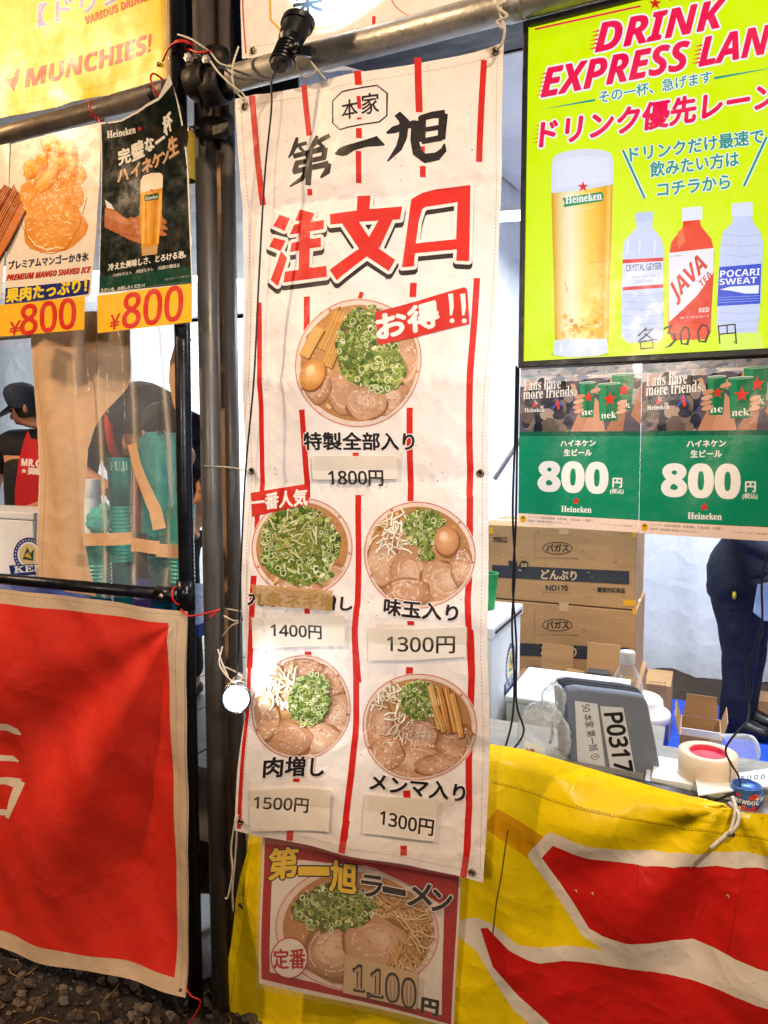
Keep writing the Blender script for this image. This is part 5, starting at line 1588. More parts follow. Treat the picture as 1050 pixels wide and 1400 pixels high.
# ================================================================ CARDBOARD BOXES
def px_box(name, x0, y0, x1, y1, Y, dep, label, cat='box', group=None, m='card', fn=None, bevel=.004, floor=None):
    a, b_ = at(x0, (y0+y1)/2, Y), at(x1, (y0+y1)/2, Y)
    zt = (at(x0, y0, Y).z+at(x1, y0, Y).z)/2
    zb_ = (at(x0, y1, Y).z+at(x1, y1, Y).z)/2
    if floor is not None: zb_ = floor
    t = empty(name, ((a.x+b_.x)/2, Y+dep/2, zb_), label, cat, group)
    MB().bb((a.x, Y, zb_), (b_.x, Y+dep, zt)).build('body', m, t, bevel=bevel)
    return t, (a.x, b_.x, zb_, zt)
def carton(y0, y1, label, full, Y=1.3):
    t, (x0, x1, z0, z1) = px_box('cardboard_box', 652, y0, 869, y1, Y, .42, label, 'box', 'stacked bowl cartons')
    sh = Sheet(Y-.0015)
    c = Canvas()
    dy = y0-721
    o = lambda pts: [(650+p[0]/2.625, 700+p[1]/2.625+dy) for p in pts]
    INKB = '#2e2a2a'
    c.ring(*o([(294, 130)])[0], 20.5, 8.6, 1, INKB, 36); c.text('バガス', *o([(255, 142), (334, 142), (255, 116)]), INKB, bold=.35)
    c.text('・バガスは竹とさとうきびから生まれた非木材紙・', *o([(220, 166), (372, 170), (220, 160)]), INKB)
    c.poly(o([(60, 190), (552, 212), (552, 260), (60, 234)]), '#30343c')
    c.text('どんぶり', *o([(236, 240), (362, 245), (237, 207)]), '#cfb18a', bold=.5)
    if full:
        c.text('ND170', *o([(253, 281), (332, 284), (253, 262)]), INKB, bold=.3); c.text('環境対応商品', *o([(437, 288), (537, 291), (437, 270)]), INKB, bold=.25)
        c.text('標準・非木材紙使用・日本製', *o([(238, 291), (345, 294), (238, 287)]), '#8a3a2a')
        c.brush([(p[0], p[1], .8) for p in o([(64, 92), (114, 92), (114, 108), (64, 106)])], INKB, True); c.text('PEIKO', *o([(68, 104), (111, 106), (68, 94)]), INKB, bold=.15)
        c.ell(*o([(174, 191)])[0], 6.5, 6.5, INKB); c.text('50', *o([(164, 196), (185, 197), (164, 184)]), '#cfb18a', bold=.2)
        c.brush([(p[0], p[1], .8) for p in o([(118, 176), (152, 177), (152, 198), (118, 196)])], INKB, True); c.text('重量', *o([(120, 195), (150, 197), (120, 178)]), INKB, bold=.2)
    for q in ([(48, 55), (64, 55), (66, 80), (48, 78)], [(562, 70), (577, 70), (577, 95), (566, 92)], [(530, 314), (574, 316), (574, 338), (530, 335)]):
        c.poly(o(q), '#d9a21e')
    c.stroke(o([(212, 72), (212, 180)]), .7, '#94724a')
    rng = random.Random(int(y0))
    for i in range(40):
        x, y = rng.uniform(20, 575), rng.uniform(60, 330)
        c.ell(*o([(x, y)])[0], rng.uniform(.4, 3.5), rng.uniform(.2, .9), rng.choice(['#9c774c', '#c4a074', '#8a6840', '#cdae86']), None, rng.uniform(-.4, .4), 7)
    c.poly(o([(300, 48), (335, 50), (334, 82), (301, 80)]), '#c3a27a')
    sh.build('printing', c, 'card_print', parent=t)
    MB().bb((x0+.002, Y+.19, z1+.0005), (x1-.002, Y+.24, z1+.0015)).build('packing_tape', 'masking', t)
    return t
carton(721, 824.5, 'upper brown bowl carton with its model number under the green posters', True)
carton(826, 929, 'second brown bowl carton directly under the upper one', False)
px_box('cardboard_box', 650, 930.5, 872, 1034, 1.3, .42, 'lowest brown carton of the stack, hidden behind the clutter', 'box', 'stacked bowl cartons')
px_box('cardboard_box', 652, 1036, 869, 1150, 1.3, .42, 'bottom brown carton standing on the floor', 'box', 'stacked bowl cartons', floor=.02)
# ================================================================ TABLE with its clutter (inside, behind the yellow banner)
TZ = .845
t = empty('table', (.1, .45, 0), 'grey topped work table behind the yellow banner', 'table')
MB().bb((-1.0, .10, TZ-.03), (1.3, .43, TZ)).build('tabletop', 'wood', t, bevel=.004)
for x in (-.95, 1.25):
    for y in (.13, .40): MB().tube([(x, y, 0), (x, y, TZ-.03)], .014, 12).build('leg', 'steel', t)

# white drinks cooler with emblem on its side
def emblem(c, cx, cy, r, txt, st=1):
    c.ell(cx, cy, r, r*1.12, '#1d2f78', None, 0, 36); c.ell(cx, cy, r*.74, r*.84, '#e7e9ee', None, 0, 36)
    c.ell(cx, cy, r*.62, r*.7, '#d9c890', None, 0, 30)
    c.poly([(cx-r*.4, cy+r*.3), (cx-r*.1, cy-r*.5), (cx+r*.1, cy-r*.1), (cx+r*.35, cy-r*.4), (cx+r*.3, cy+r*.4)], '#2f5a4a')
    c.poly([(cx-r*.3, cy+r*.1), (cx-r*.05, cy-r*.15), (cx+r*.2, cy+r*.25)], '#e6b21e')
    for k in range(28):
        a = k*2*math.pi/28
        c.ell(cx+r*.87*math.cos(a), cy+r*.97*math.sin(a), r*.05, r*.05, '#e7e9ee', None, 0, 6)
    c.poly([(cx-r*1.3, cy+r*.7), (cx+r*1.3, cy+r*.55), (cx+r*1.2, cy+r*1.25), (cx-r*1.15, cy+r*1.4)], '#1d2f78')
    if txt: c.text(txt, (cx-r*.95, cy+r*1.2), (cx+r*.95, cy+r*1.05), (cx-r*.95, cy+r*.78), '#e7e9ee', kind='rb', bold=r*.015)
cx0, cx1, cy0, cy1, cz1 = -1.0, -.545, .46, .82, 1.10
t = empty('cooler', (-.77, .64, 0), 'white chest cooler with round blue emblem standing beside the menu banner', 'cooler')
MB().bb((cx0, cy0, .012), (cx1, cy1, cz1-.036)).build('body', 'foam', t, bevel=.006)
MB().bb((cx0-.008, cy0-.008, cz1-.034), (cx1+.006, cy1+.008, cz1)).build('lid', 'white_plastic', t, bevel=.005)
MB().bb((cx1+.0062, cy0+.02, cz1-.022), (cx1+.009, cy1-.02, cz1-.014)).build('lid_seam', 'black_plastic', t)
def onx(x, y, X):
    v = ray(x, y)
    return Vector(np.array([0, -D, H])+v*(X/v[0]))
# emblem on the +X side: a flat printed disc set in the YZ plane
def side_print(name, canv_fn, X, parent, m='paper', flip=1):
    c = Canvas(); canv_fn(c)
    T, C, L = np.concatenate(c.T), np.concatenate([np.array(q) for q in c.C]), np.concatenate(c.L)
    V = np.stack([X+flip*(L[:, None]*2+np.zeros(T.shape[:2])), T[..., 0], -T[..., 1]], -1)
    fl = np.cross(T[:, 1]-T[:, 0], T[:, 2]-T[:, 0]) > 0
    V[fl] = V[fl][:, ::-1]; C[fl] = C[fl][:, ::-1]
    me = bpy.data.meshes.new(name)
    me.from_pydata(V.reshape(-1, 3).tolist(), [], [[3*i, 3*i+1, 3*i+2] for i in range(len(V))])
    me.materials.append(M[m])
    ca = me.color_attributes.new('Col', 'FLOAT_COLOR', 'CORNER')
    ca.data.foreach_set('color', np.concatenate([C, np.ones(C.shape[:2]+(1,))], 2).astype(np.float32).reshape(-1))
    return link(name, me, parent)
side_print('emblem', lambda c: emblem(c, onx(698, 908, cx1).y, -onx(698, 908, cx1).z, .062, 'KEN'), cx1+.0008, t)

# green paper cup on the cooler
p = at(664, 800, .70)
t = MB().lathe([(0, .002), (.030, 0), (.034, .05), (.0405, .112), (.0425, .115), (.041, .117), (.038, .113), (.030, .01), (0, .008)], (p.x, .70, cz1+.001), (0, 0, 1), 32).build('paper_cup', 'green_cup')
tag(t, 'green paper cup standing on the white cooler', 'cup')

# grey case with the taped hand-written labels
YB = .24
FR = ze([(318, 236), (330, 214), (362, 208), (560, 232), (604, 240), (618, 262), (650, 420), (676, 560), (672, 586), (640, 590), (420, 540), (345, 512), (336, 480)])
t = empty('zip_case', at(830, 1075, YB), 'grey zipped nylon case with handwritten white labels leaning on the clutter', 'case')
b = MB()
fr = [at(x, y, YB) for x, y in FR]
dv = Vector((-.040, .066, .004))
cen = sum(fr, Vector())/len(fr)
n = len(fr)
lv = [[cen+(p-cen)*s+dv*k for p in fr] for s, k in ((.96, -.06), (1, .04), (1, .48), (1, .52), (1, .96), (.96, 1.06))]
vs = [p for l in lv for p in l]
fs = [list(range(n))[::-1], [5*n+i for i in range(n)]]
for k in range(5):
    for i in range(n): fs.append((k*n+i, k*n+(i+1) % n, (k+1)*n+(i+1) % n, (k+1)*n+i))
b.add(vs, fs)
b.build('shell', 'grey_nylon', t, bevel=.004)
b = MB().tube([cen+(p-cen)*1.003+dv*.3 for p in fr], .0035, 8, closed=True)
b.tube([cen+(p-cen)*1.003+dv*.7 for p in fr], .0035, 8, closed=True)
b.build('piping', 'zip', t)
b = MB().tube([cen+(p-cen)*1.004+dv*.5 for p in fr], .0055, 8, closed=True)
b.build('zip', 'zip', t)
def bag_label(name, ol, fn, **kw):
    c = Canvas(); c.floor = 20
    c.poly(ze(ol), '#d6dae2')
    fn(c)
    sh = Sheet(YB-.0046)
    return sh.build(name, c, 'paper', parent=t, **kw)
def f_l1(c):
    c.text('50 本家 第一旭 ①', *ze([(380, 272), (416, 470), (412, 268)]), '#3a3c46', bold=.15, kind='ss')
    c.poly(ze([(366, 478), (405, 486), (404, 512), (370, 506)]), '#eef0f2'); c.brush([(p[0], p[1], .7) for p in ze([(366, 478), (405, 486), (404, 512), (370, 506)])], '#5a5c66', True)
def f_l2(c):
    c.text('P0317', *ze([(462, 304), (502, 512), (526, 300)]), '#14161c', bold=1.1, kind='ss')
bag_label('name_label', [(357, 257), (438, 268), (472, 536), (368, 512)], f_l1, label='narrow white label with handwriting')
bag_label('number_label', [(447, 276), (531, 282), (580, 546), (490, 540)], f_l2, label='white label with large handwritten P0317')
MB().tube(bez([at(*ze([q])[0], YB-.01) for q in ((296, 262), (284, 300), (270, 330), (276, 372), (266, 410))], 4), .0035, 8).build('zip_pull', 'chrome', t)

# crumpled clear bag beside the case
rng = random.Random(7)
p = at(742, 1048, .19)
b = MB()
b.blob((p.x, .20, TZ+.065), (.062, .035, .085), 26, 18, 0, rng, .10)
b.blob((p.x+.02, .20, TZ+.15), (.03, .02, .05), 20, 12, 0, rng, .14)
t = b.build('plastic_bag', 'bag_film')
tag(t, 'crumpled clear plastic bag left of the grey case', 'bag')
sh = Sheet(.158)
c = Canvas(); c.poly(ze([(178, 398), (250, 424), (244, 488), (170, 470)]), '#e2e8ee')
c.text('お得', *ze([(176, 462), (206, 470), (182, 424)]), '#c8283c', bold=.4); c.text('~*', *ze([(206, 470), (240, 480), (210, 452)]), '#3c8a4c', bold=.4)
sh.build('printed_mark', c, 'paper', parent=t)

# large clear bottle behind the case
p = at(857, 930, .38)
t = empty('plastic_bottle', (p.x, .38, TZ), 'large empty clear plastic bottle with white cap behind the grey case', 'bottle')
MB().lathe([(0, .004), (.03, .002), (.042, .01), (.044, .03), (.042, .05), (.044, .07), (.042, .09), (.044, .11), (.043, .14), (.036, .175), (.022, .205), (.0155, .216), (.0155, .226)], (p.x, .38, TZ), (0, 0, 1), 32).build('body', 'bottle_film', t)
b = MB().lathe([(.0155, .218), (.0185, .219), (.0188, .248), (.0175, .251), (0, .2515)], (p.x, .38, TZ), (0, 0, 1), 28)
for k in range(28):
    a = 2*math.pi*k/28
    b.bb((p.x+.0187*math.cos(a)-.0007, .38+.0187*math.sin(a)-.0007, TZ+.222), (p.x+.0187*math.cos(a)+.0007, .38+.0187*math.sin(a)+.0007, TZ+.246))
b.build('cap', 'white_plastic', t)

# masking tape roll
p = at(967, 1058, .215)
t = empty('tape_roll', (p.x, .235, TZ), 'wide roll of tan masking tape with a pink core', 'tape')
b = MB()
zt = TZ+.022
R0, R1, hh = .062, .040, .055
b.lathe([(R1, 0), (R0, 0), (R0+.0004, .002), (R0, hh), (R1, hh), (R1, 0)], (p.x, .235, zt), (0, 0, 1), 48)
b.build('paper_tape', 'masking', t)
MB().lathe([(R1-.0005, hh+.0005), (R1-.004, hh+.0005), (R1-.004, .001), (R1-.0005, .001)], (p.x, .235, zt), (0, 0, 1), 40).build('core', 'tape_core', t)
MB().lathe([(R1-.004, hh-.008), (0, hh-.0081)], (p.x, .235, zt), (0, 0, 1), 40).build('core_label', 'tape_core', t, label='round pink label in the hole')
for k, (w, d, z, m_) in enumerate(((.20, .15, 0, 'white_plastic'), (.17, .13, .011, 'foam'))):
    o = MB().bb((p.x-w/2-.03, .17, TZ+z+.0005), (p.x+w/2-.05, .17+d, TZ+z+.0105)).build('paper_pad', m_, bevel=.001)
    tag(o, ['white paper pad lying under the tape roll', 'smaller white pad on top of the paper pad'][k], 'paper pad', 'paper pads under the tape')
# dark laptop-like board in front of the pads
a = at(905, 1080, .15)
t = MB().box((a.x-.01, .145, TZ+.006), (.20, .05, .012), Matrix.Rotation(-.1, 3, 'Z')).build('dark_clipboard', 'laptop', bevel=.002)
tag(t, 'dark grey flat case lying just behind the yellow vinyl edge', 'case')
# clear plastic cup on its side
p = at(1003, 1060, .30)
t = MB().lathe([(.042, 0), (.041, .002), (.034, .07), (.030, .085), (0, .086)], (p.x-.03, .33, TZ+.045), (.8, .5, .05), 30).build('plastic_cup', 'bottle_film')
tag(t, 'clear plastic cup lying on its side behind the tape roll', 'cup')
# white card with writing
q = [atz(*ze([w])[0], TZ+.03) for w in ((790, 545), (1050, 505), (1110, 560), (800, 600))]
t = MB().prism(q, (0, 0, .003)).build('white_card', 'white_plastic')
tag(t, 'white card with handwritten marks lying right of the tape roll', 'card')
def f_card(c):
    for i, ch in enumerate('5000'):
        x = 950+i*24
        c.text(ch, (x, 544-i*2), (x+16, 542-i*2), (x+2, 528-i*2), '#3c4048', bold=.4)
c = Canvas(); f_card(c)
T = np.concatenate(c.T)
V = [atz(*ze([tuple(v)])[0], TZ+.0335+.00001*(i//3 % 50)) for i, v in enumerate(T.reshape(-1, 2))]
b = MB().add(V, [(3*i, 3*i+1, 3*i+2) for i in range(len(T))]); b.build('handwriting', 'black_plastic', t)

# printed drink can
p = at(1021, 1078, .17)
t = empty('drink_can', (p.x, .17, TZ), 'small blue and red printed can at the right edge', 'can')
ct = p.z+.006
MB().lathe([(0, TZ+.001), (.026, TZ+.001), (.033, TZ+.009), (.033, ct-.009), (.0285, ct), (.0295, ct+.003), (.0275, ct+.003), (.0265, ct-.002), (0, ct-.002)], (p.x, .17, 0), (0, 0, 1), 36).build('body', mat('can_aluminium', '#3b66b4', .3, .5, var=.1), t)
rng = random.Random(6)
c = Canvas()
for i in range(34):
    blob_px(c, rng, rng.uniform(-1.1, 1.1), rng.uniform(0, 60), rng.uniform(.08, .4), rng.uniform(3, 10), rng.choice(['#c8202c', '#2a4a9c', '#1c2c60', '#e0d8cc', '#d24a2c', '#7aa0d0']), None, 0)
c.poly([(-.9, 6), (.9, 6), (.9, 19), (-.9, 19)], '#24408c')
c.text('BREWDOG', (-.82, 17), (.82, 17), (-.82, 8), '#eef0f2', kind='sb')
def wrap_print(c, x, y, r, ztop, turn, parent, m, name):
    """print given in (radians, millimetres down) wrapped round an upright cylinder"""
    T, C, L = np.concatenate(c.T), np.concatenate([np.array(q) for q in c.C]), np.concatenate(c.L)
    A = np.concatenate([C, np.broadcast_to(L[:, None, None], (len(L), 3, 1))], 2)
    for k in range(-14, 15): T, A = cut(T, A, (1, 0), k*.1)
    R = r+A[..., 3]
    an = T[..., 0]+turn
    V = np.stack([x+R*np.sin(an), y-R*np.cos(an), ztop-T[..., 1]/1000], -1)
    fl = np.cross(T[:, 1]-T[:, 0], T[:, 2]-T[:, 0]) > 0
    V[fl] = V[fl][:, ::-1]; A[fl] = A[fl][:, ::-1]
    me = bpy.data.meshes.new(name)
    me.from_pydata(V.reshape(-1, 3).tolist(), [], [[3*i, 3*i+1, 3*i+2] for i in range(len(V))])
    me.materials.append(M[m])
    ca = me.color_attributes.new('Col', 'FLOAT_COLOR', 'CORNER')
    ca.data.foreach_set('color', np.concatenate([A[..., :3], np.ones(A.shape[:2]+(1,))], 2).astype(np.float32).reshape(-1))
    return link(name, me, parent)
wrap_print(c, p.x, .17, .0332, ct-.010, -.12, t, 'gloss_paper', 'printed_sleeve')

# low pallet stand that carries the foam box and the small cartons
LZ = .60
t = empty('low_stand', (-.33, .88, 0), 'low grey stand behind the table carrying foam box and cartons', 'stand')
MB().bb((-.535, .56, LZ-.03), (-.10, 1.24, LZ)).build('top', 'wood', t, bevel=.003)
for x in (-.51, -.13):
    for y in (.6, 1.2): MB().tube([(x, y, 0), (x, y, LZ-.03)], .016, 10).build('leg', 'steel', t)
t = empty('foam_box', (-.42, .75, LZ), 'low white foam box with a blue oval mark behind the plastic bag', 'box')
zf = at(770, 962, .58).z
MB().bb((-.53, .58, LZ+.001), (-.2, .90, zf-.02)).build('body', 'foam', t, bevel=.006)
MB().bb((-.534, .576, zf-.019), (-.196, .904, zf)).build('lid', 'foam', t, bevel=.005)
sh = Sheet(.5785)
c = Canvas(); x, y = ze([(278, 238)])[0]
y += 14
c.ell(x, y+6, 15, 4, '#23428f', None, .05); c.text('FOODS', (x-10, y+8.5), (x+10, y+9), (x-10, y+4), '#e8ecf2', kind='si')
sh.build('printed_mark', c, 'paper', parent=t)

# ---- farther back: opened cartons, small carton, blue tub, open bin
def open_box(name, x0, y0, x1, y1, Y, dep, label, flaps=True, floor=None):
    a, b_ = at(x0, y1, Y), at(x1, y1, Y)
    z0, z1 = (a.z if floor is None else floor), at(x0, y0, Y).z
    t = empty(name, ((a.x+b_.x)/2, Y+dep/2, z0), label, 'box', 'opened cartons')
    th = .005
    b = MB()
    b.bb((a.x, Y, z0), (b_.x, Y+th, z1)); b.bb((a.x, Y+dep-th, z0), (b_.x, Y+dep, z1))
    b.bb((a.x, Y+th, z0), (a.x+th, Y+dep-th, z1)); b.bb((b_.x-th, Y+th, z0), (b_.x, Y+dep-th, z1)); b.bb((a.x+th, Y+th, z0), (b_.x-th, Y+dep-th, z0+th))
    b.build('body', 'card', t)
    if flaps:
        w, h = b_.x-a.x, (z1-z0)
        MB().prism([(a.x+.01, Y+dep+.001, z1), (b_.x-.01, Y+dep+.001, z1), (b_.x-.01, Y+dep+.02, z1+.10), (a.x+.01, Y+dep+.02, z1+.10)], (0, .004, 0)).build('flap', 'card', t)
        MB().prism([(a.x+.005, Y-.001, z1), (b_.x-.005, Y-.001, z1), (b_.x-.01, Y-.08, z1-.02), (a.x+.01, Y-.08, z1-.02)], (0, 0, -.004)).build('flap', 'card', t)
        MB().prism([(a.x-.001, Y+.01, z1), (a.x-.001, Y+dep-.01, z1), (a.x-.05, Y+dep-.02, z1+.005), (a.x-.05, Y+.02, z1+.005)], (-.003, 0, .002)).build('flap', 'card', t)
    return t, a.x, b_.x, z0, z1
t, xa, xb, z0, z1 = open_box('open_carton', 786, 934, 842, 1010, .92, .16, 'small opened carton with raised flap in front of the stack', True, LZ+.001)
MB().bb((xa+.03, .95, z1-.02), (xa+.10, 1.0, z1+.035)).build('dark_packet', 'laptop', t)
open_box('open_carton', 722, 932, 774, 1010, 1.0, .16, 'low opened carton with torn flaps left of the raised flap one', True, LZ+.001)
px_box('cardboard_box', 880, 936, 917, 975, 2.6, .3, 'brown carton with printed lines behind the clear bottle', 'box', None, floor=.02)
o = Sheet(2.5985); c = Canvas()
for i in range(5): c.text('内容物 取扱注意', *ze([(620, 192+i*9), (684, 196+i*9), (620, 187+i*9)]), '#5a4430')
tag(o.build('carton_print', c, 'card_print'), 'dark printed lines on the small brown carton', 'print')
# blue and white tub
pe, zz = at(917, 985, 1.45), at(900, 985, 1.45).z
pc = (pe.x-.12, 1.45, 0)
t = empty('storage_tub', (pc[0], 1.45, .02), 'blue tub with white lid between the case and the open bin', 'tub')
MB().lathe([(0, .02), (.10, .02), (.115, zz)], pc, (0, 0, 1), 32).build('body', 'blue_plastic', t)
MB().lathe([(.116, zz+.001), (.12, zz+.004), (.12, zz+.03), (.114, zz+.036), (.095, zz+.040), (.09, zz+.08), (.082, zz+.09), (0, zz+.092)], pc, (0, 0, 1), 32).build('lid', 'white_plastic', t)
# open-topped carton bin standing on the blue sheet
b0 = at(922, 1050, 1.9)
t, xa, xb, z0, z1 = open_box('open_carton', 926, 1004, 984, 1084, 1.75, .26, 'open brown carton lined with white on the blue groundsheet', False)
MB().bb((xa+.006, 1.757, z0+.006), (xb-.006, 1.762, z1+.03)).build('liner', 'foam', t)
MB().prism([(xa+.01, 2.012, z1), (xb-.01, 2.012, z1), (xb-.02, 2.02, z1+.10), (xa+.02, 2.02, z1+.10)], (0, .004, 0)).build('flap', 'card', t)
MB().prism([(xa-.001, 1.76, z1), (xa-.001, 2.0, z1), (xa-.02, 1.99, z1+.07), (xa-.02, 1.78, z1+.07)], (-.003, 0, 0)).build('flap', 'card', t)
MB().prism([(xb+.001, 1.76, z1), (xb+.001, 2.0, z1), (xb+.02, 1.99, z1+.07), (xb+.02, 1.78, z1+.07)], (.003, 0, 0)).build('flap', 'card', t)
# carton scrap by the shoes
px_box('cardboard_box', 1036, 962, 1110, 984, 3.05, .2, 'brown carton on the groundsheet behind the dark shoes', 'box', floor=.02)

# ================================================================ PEOPLE
def skin(name, V, E, m, parent, sub=2, root=0, **kw):
    me = bpy.data.meshes.new(name)
    me.from_pydata([tuple(v[0]) for v in V], E, [])
    o = bpy.data.objects.new(name, me)
    o.modifiers.new('skin', 'SKIN').use_smooth_shade = True
    sd = me.skin_vertices[0].data if me.skin_vertices else None
    if sd is None:
        bm = bmesh.new(); bm.from_mesh(me); bm.verts.layers.skin.verify(); bm.to_mesh(me); bm.free()
        sd = me.skin_vertices[0].data
    for i, v in enumerate(V):
        r = v[1]
        sd[i].radius = r if isinstance(r, tuple) else (r, r)
        sd[i].use_root = (i == root)
    s_ = o.modifiers.new('sub', 'SUBSURF')
    s_.levels = s_.render_levels = sub
    ev = tmp_eval(o)
    nm = bpy.data.meshes.new_from_object(ev)
    bpy.data.objects.remove(o)
    nm.name = name
    nm.materials.clear()
    nm.materials.append(M[m])
    for p_ in nm.polygons: p_.use_smooth = True
    return tag(link(name, nm, parent), **kw)
def loft(name, chains, m, parent, seg=24, **kw):
    """chains of (centre, half width, half depth, side direction); one smooth closed tube each, in one mesh"""
    b = MB()
    for ch in chains:
        vs, n = [], len(ch)
        # soften: resample between the rings
        R_ = []
        for i in range(n-1):
            for k in range(4):
                t_ = k/4
                t2 = t_*t_*(3-2*t_)
                R_.append((Vector(ch[i][0]).lerp(Vector(ch[i+1][0]), t_), ch[i][1]*(1-t2)+ch[i+1][1]*t2, ch[i][2]*(1-t2)+ch[i+1][2]*t2, Vector(ch[i][3]).lerp(Vector(ch[i+1][3]), t_)))
        R_.append((Vector(ch[-1][0]), ch[-1][1], ch[-1][2], Vector(ch[-1][3])))
        for i, (c_, w, d_, sd_) in enumerate(R_):
            tg = (R_[min(i+1, len(R_)-1)][0]-R_[max(i-1, 0)][0]).normalized()
            sx = (sd_-tg*sd_.dot(tg)).normalized()
            sy = tg.cross(sx)
            for k in range(seg):
                a = 2*math.pi*k/seg
                q = 1+.02*math.sin(3*a+i*.9)+.015*math.sin(7*a-i*1.7)
                vs.append(c_+sx*(w*q*math.cos(a))+sy*(d_*q*math.sin(a)))
        fs = []
        for i in range(len(R_)-1):
            for k in range(seg):
                fs.append((i*seg+k, i*seg+(k+1) % seg, (i+1)*seg+(k+1) % seg, (i+1)*seg+k))
        fs += [list(range(seg))[::-1], [(len(R_)-1)*seg+k for k in range(seg)]]
        b.add(vs, fs, 0, True)
    return b.build(name, m, parent, **kw)
class Fig:
    """a figure in its own frame: x to its left hand side, y forwards, z up"""
    def __init__(s, base, face, k=1):
        s.b, s.k = Vector(base), k
        s.fw = Vector((face[0], face[1], 0)).normalized()
        s.lf = Vector((-s.fw.y, s.fw.x, 0))
    def __call__(s, x, y, z): return s.b+(s.lf*x+s.fw*y)*s.k+Vector((0, 0, z*s.k))
def head_verts(fg, hc, fw, k=1):
    """head centre hc, facing fw; returns skin vertices from the neck up, nose included"""
    fw = Vector(fw).normalized()
    up = Vector((0, 0, 1)); up = (up-fw*up.dot(fw)*.9).normalized()
    return [(hc-up*.135*k-fw*.02*k, .052*k), (hc-up*.075*k+fw*.012*k, (.058*k, .066*k)), (hc-up*.01*k, (.074*k, .088*k)), (hc+up*.06*k-fw*.006*k, (.072*k, .090*k)), (hc+up*.105*k-fw*.01*k, (.045*k, .058*k)),
            (hc-up*.012*k+fw*.088*k, .013*k), (hc-up*.026*k+fw*.108*k, .011*k)], [(0, 1), (1, 2), (2, 3), (3, 4), (2, 5), (5, 6)], up, fw
def face_bits(hc, fw, up, k, parent):
    sd = up.cross(fw).normalized()
    for s_ in (-1, 1):
        MB().blob(hc+up*.012*k+fw*.079*k+sd*.032*s_*k, (.011*k, .011*k, .006*k), 10, 6).build('eye', 'eye', parent)
        MB().tube([hc+up*.034*k+fw*.082*k+sd*.014*s_*k, hc+up*.040*k+fw*.080*k+sd*.034*s_*k, hc+up*.032*k+fw*.07*k+sd*.052*s_*k], [.003*k, .0045*k, .002*k], 6).build('eyebrow', 'hair', parent)
        MB().blob(hc-up*.012*k-fw*.008*k+sd*.078*s_*k, (.012*k, .018*k, .030*k), 10, 8).build('ear', 'skin', parent)
    MB().tube([hc-up*.060*k+fw*.076*k-sd*.024*k, hc-up*.058*k+fw*.086*k, hc-up*.060*k+fw*.076*k+sd*.024*k], [.003*k, .007*k, .003*k], 8).build('mouth', 'lip', parent)
def hand(V, E, w, d, side, r=.0085, curl=.5, k=1):
    """append palm and five fingers to the skin lists from wrist index w, pointing along d"""
    d = Vector(d).normalized()
    side = Vector(side); side = (side-d*side.dot(d)).normalized()
    dn = d.cross(side).normalized()
    p = V[w][0]
    V.append((p+d*.05*k, (.022*k, .034*k))); a = len(V)-1; E.append((w, a))
    for i, (o, l) in enumerate(((-.027, .066), (-.009, .076), (.009, .072), (.026, .056))):
        b0 = p+d*.088*k+side*o*k
        m1 = b0+(d*(1-curl*.4)-dn*curl*.6).normalized()*l*.5*k
        m2 = m1+(d*(1-curl)-dn*curl).normalized()*l*.5*k
        j = len(V)
        V += [(b0, r*1.05*k), (m1, r*.95*k), (m2, r*.8*k)]
        E += [(a, j), (j, j+1), (j+1, j+2)]
    j = len(V)
    V += [(p+d*.03*k+side*.042*k, r*1.2*k), (p+d*.065*k+side*.06*k-dn*.012*k, r*1.05*k), (p+d*.088*k+side*.056*k-dn*.026*k, r*.85*k)]
    E += [(a, j), (j, j+1), (j+1, j+2)]

DECK = .34
t = empty('deck', (-3.2, 1.3, 0), 'low wooden deck the drinks workers stand on', 'deck')
for i in range(12): MB().bb((-5.2+i*.33, .72, DECK-.05), (-5.2+i*.33+.32, 3.3, DECK)).build('plank', 'wood', t)
for y in (.8, 2, 3.2): MB().bb((-5.2, y-.04, 0), (-1.25, y+.04, DECK-.052)).build('joist', 'wood', t)

# --- worker in the dark cap
hp = at(37, 557, 1.0)
bx, by = hp.x-.0, 1.02
t = empty('person', (bx, by, DECK), 'worker in dark cap and red apron looking down at the left edge', 'person')
fg = Fig((bx, by, DECK), (.12, -1), 1)
kz = (hp.z-DECK)                      # height of the head centre
def G(x, y, z): return fg(x, y, z*kz/1.56)
hf = Vector((-.70, -.55, -.42))
V = [(G(0, 0, .94), (.15, .11)), (G(0, .01, 1.12), (.135, .10)), (G(0, .0, 1.30), (.155, .11)), (G(0, -.01, 1.41), (.09, .07))]
E = [(0, 1), (1, 2), (2, 3)]
hv, he, up, hfw = head_verts(fg, Vector((hp.x, hp.y, hp.z)), hf, .86)
o = len(V); V += hv; E += [(3, o)]+[(a+o, b_+o) for a, b_ in he]
for s_ in (-1, 1):
    o = len(V)
    el, wr = G(.27*s_, .02, 1.10), G(.14*s_+.02, .30, 1.02)
    V += [(G(.185*s_, -.01, 1.36), .058), (el, .042), (wr, .030)]
    E += [(3, o), (o, o+1), (o+1, o+2)]
    hand(V, E, o+2, (wr-el)+Vector((-.05, -.1, -.02)), fg.lf*-s_, curl=.6)
    o = len(V)
    V += [(G(.095*s_, 0, .86), .088), (G(.10*s_, .01, .48), .058), (G(.10*s_, -.01, .07), .042), (G(.105*s_, .12, .035), .035)]
    E += [(0, o), (o, o+1), (o+1, o+2), (o+2, o+3)]
skin('body', V, E, 'skin', t)
face_bits(Vector(hp), hfw, up, .86, t)
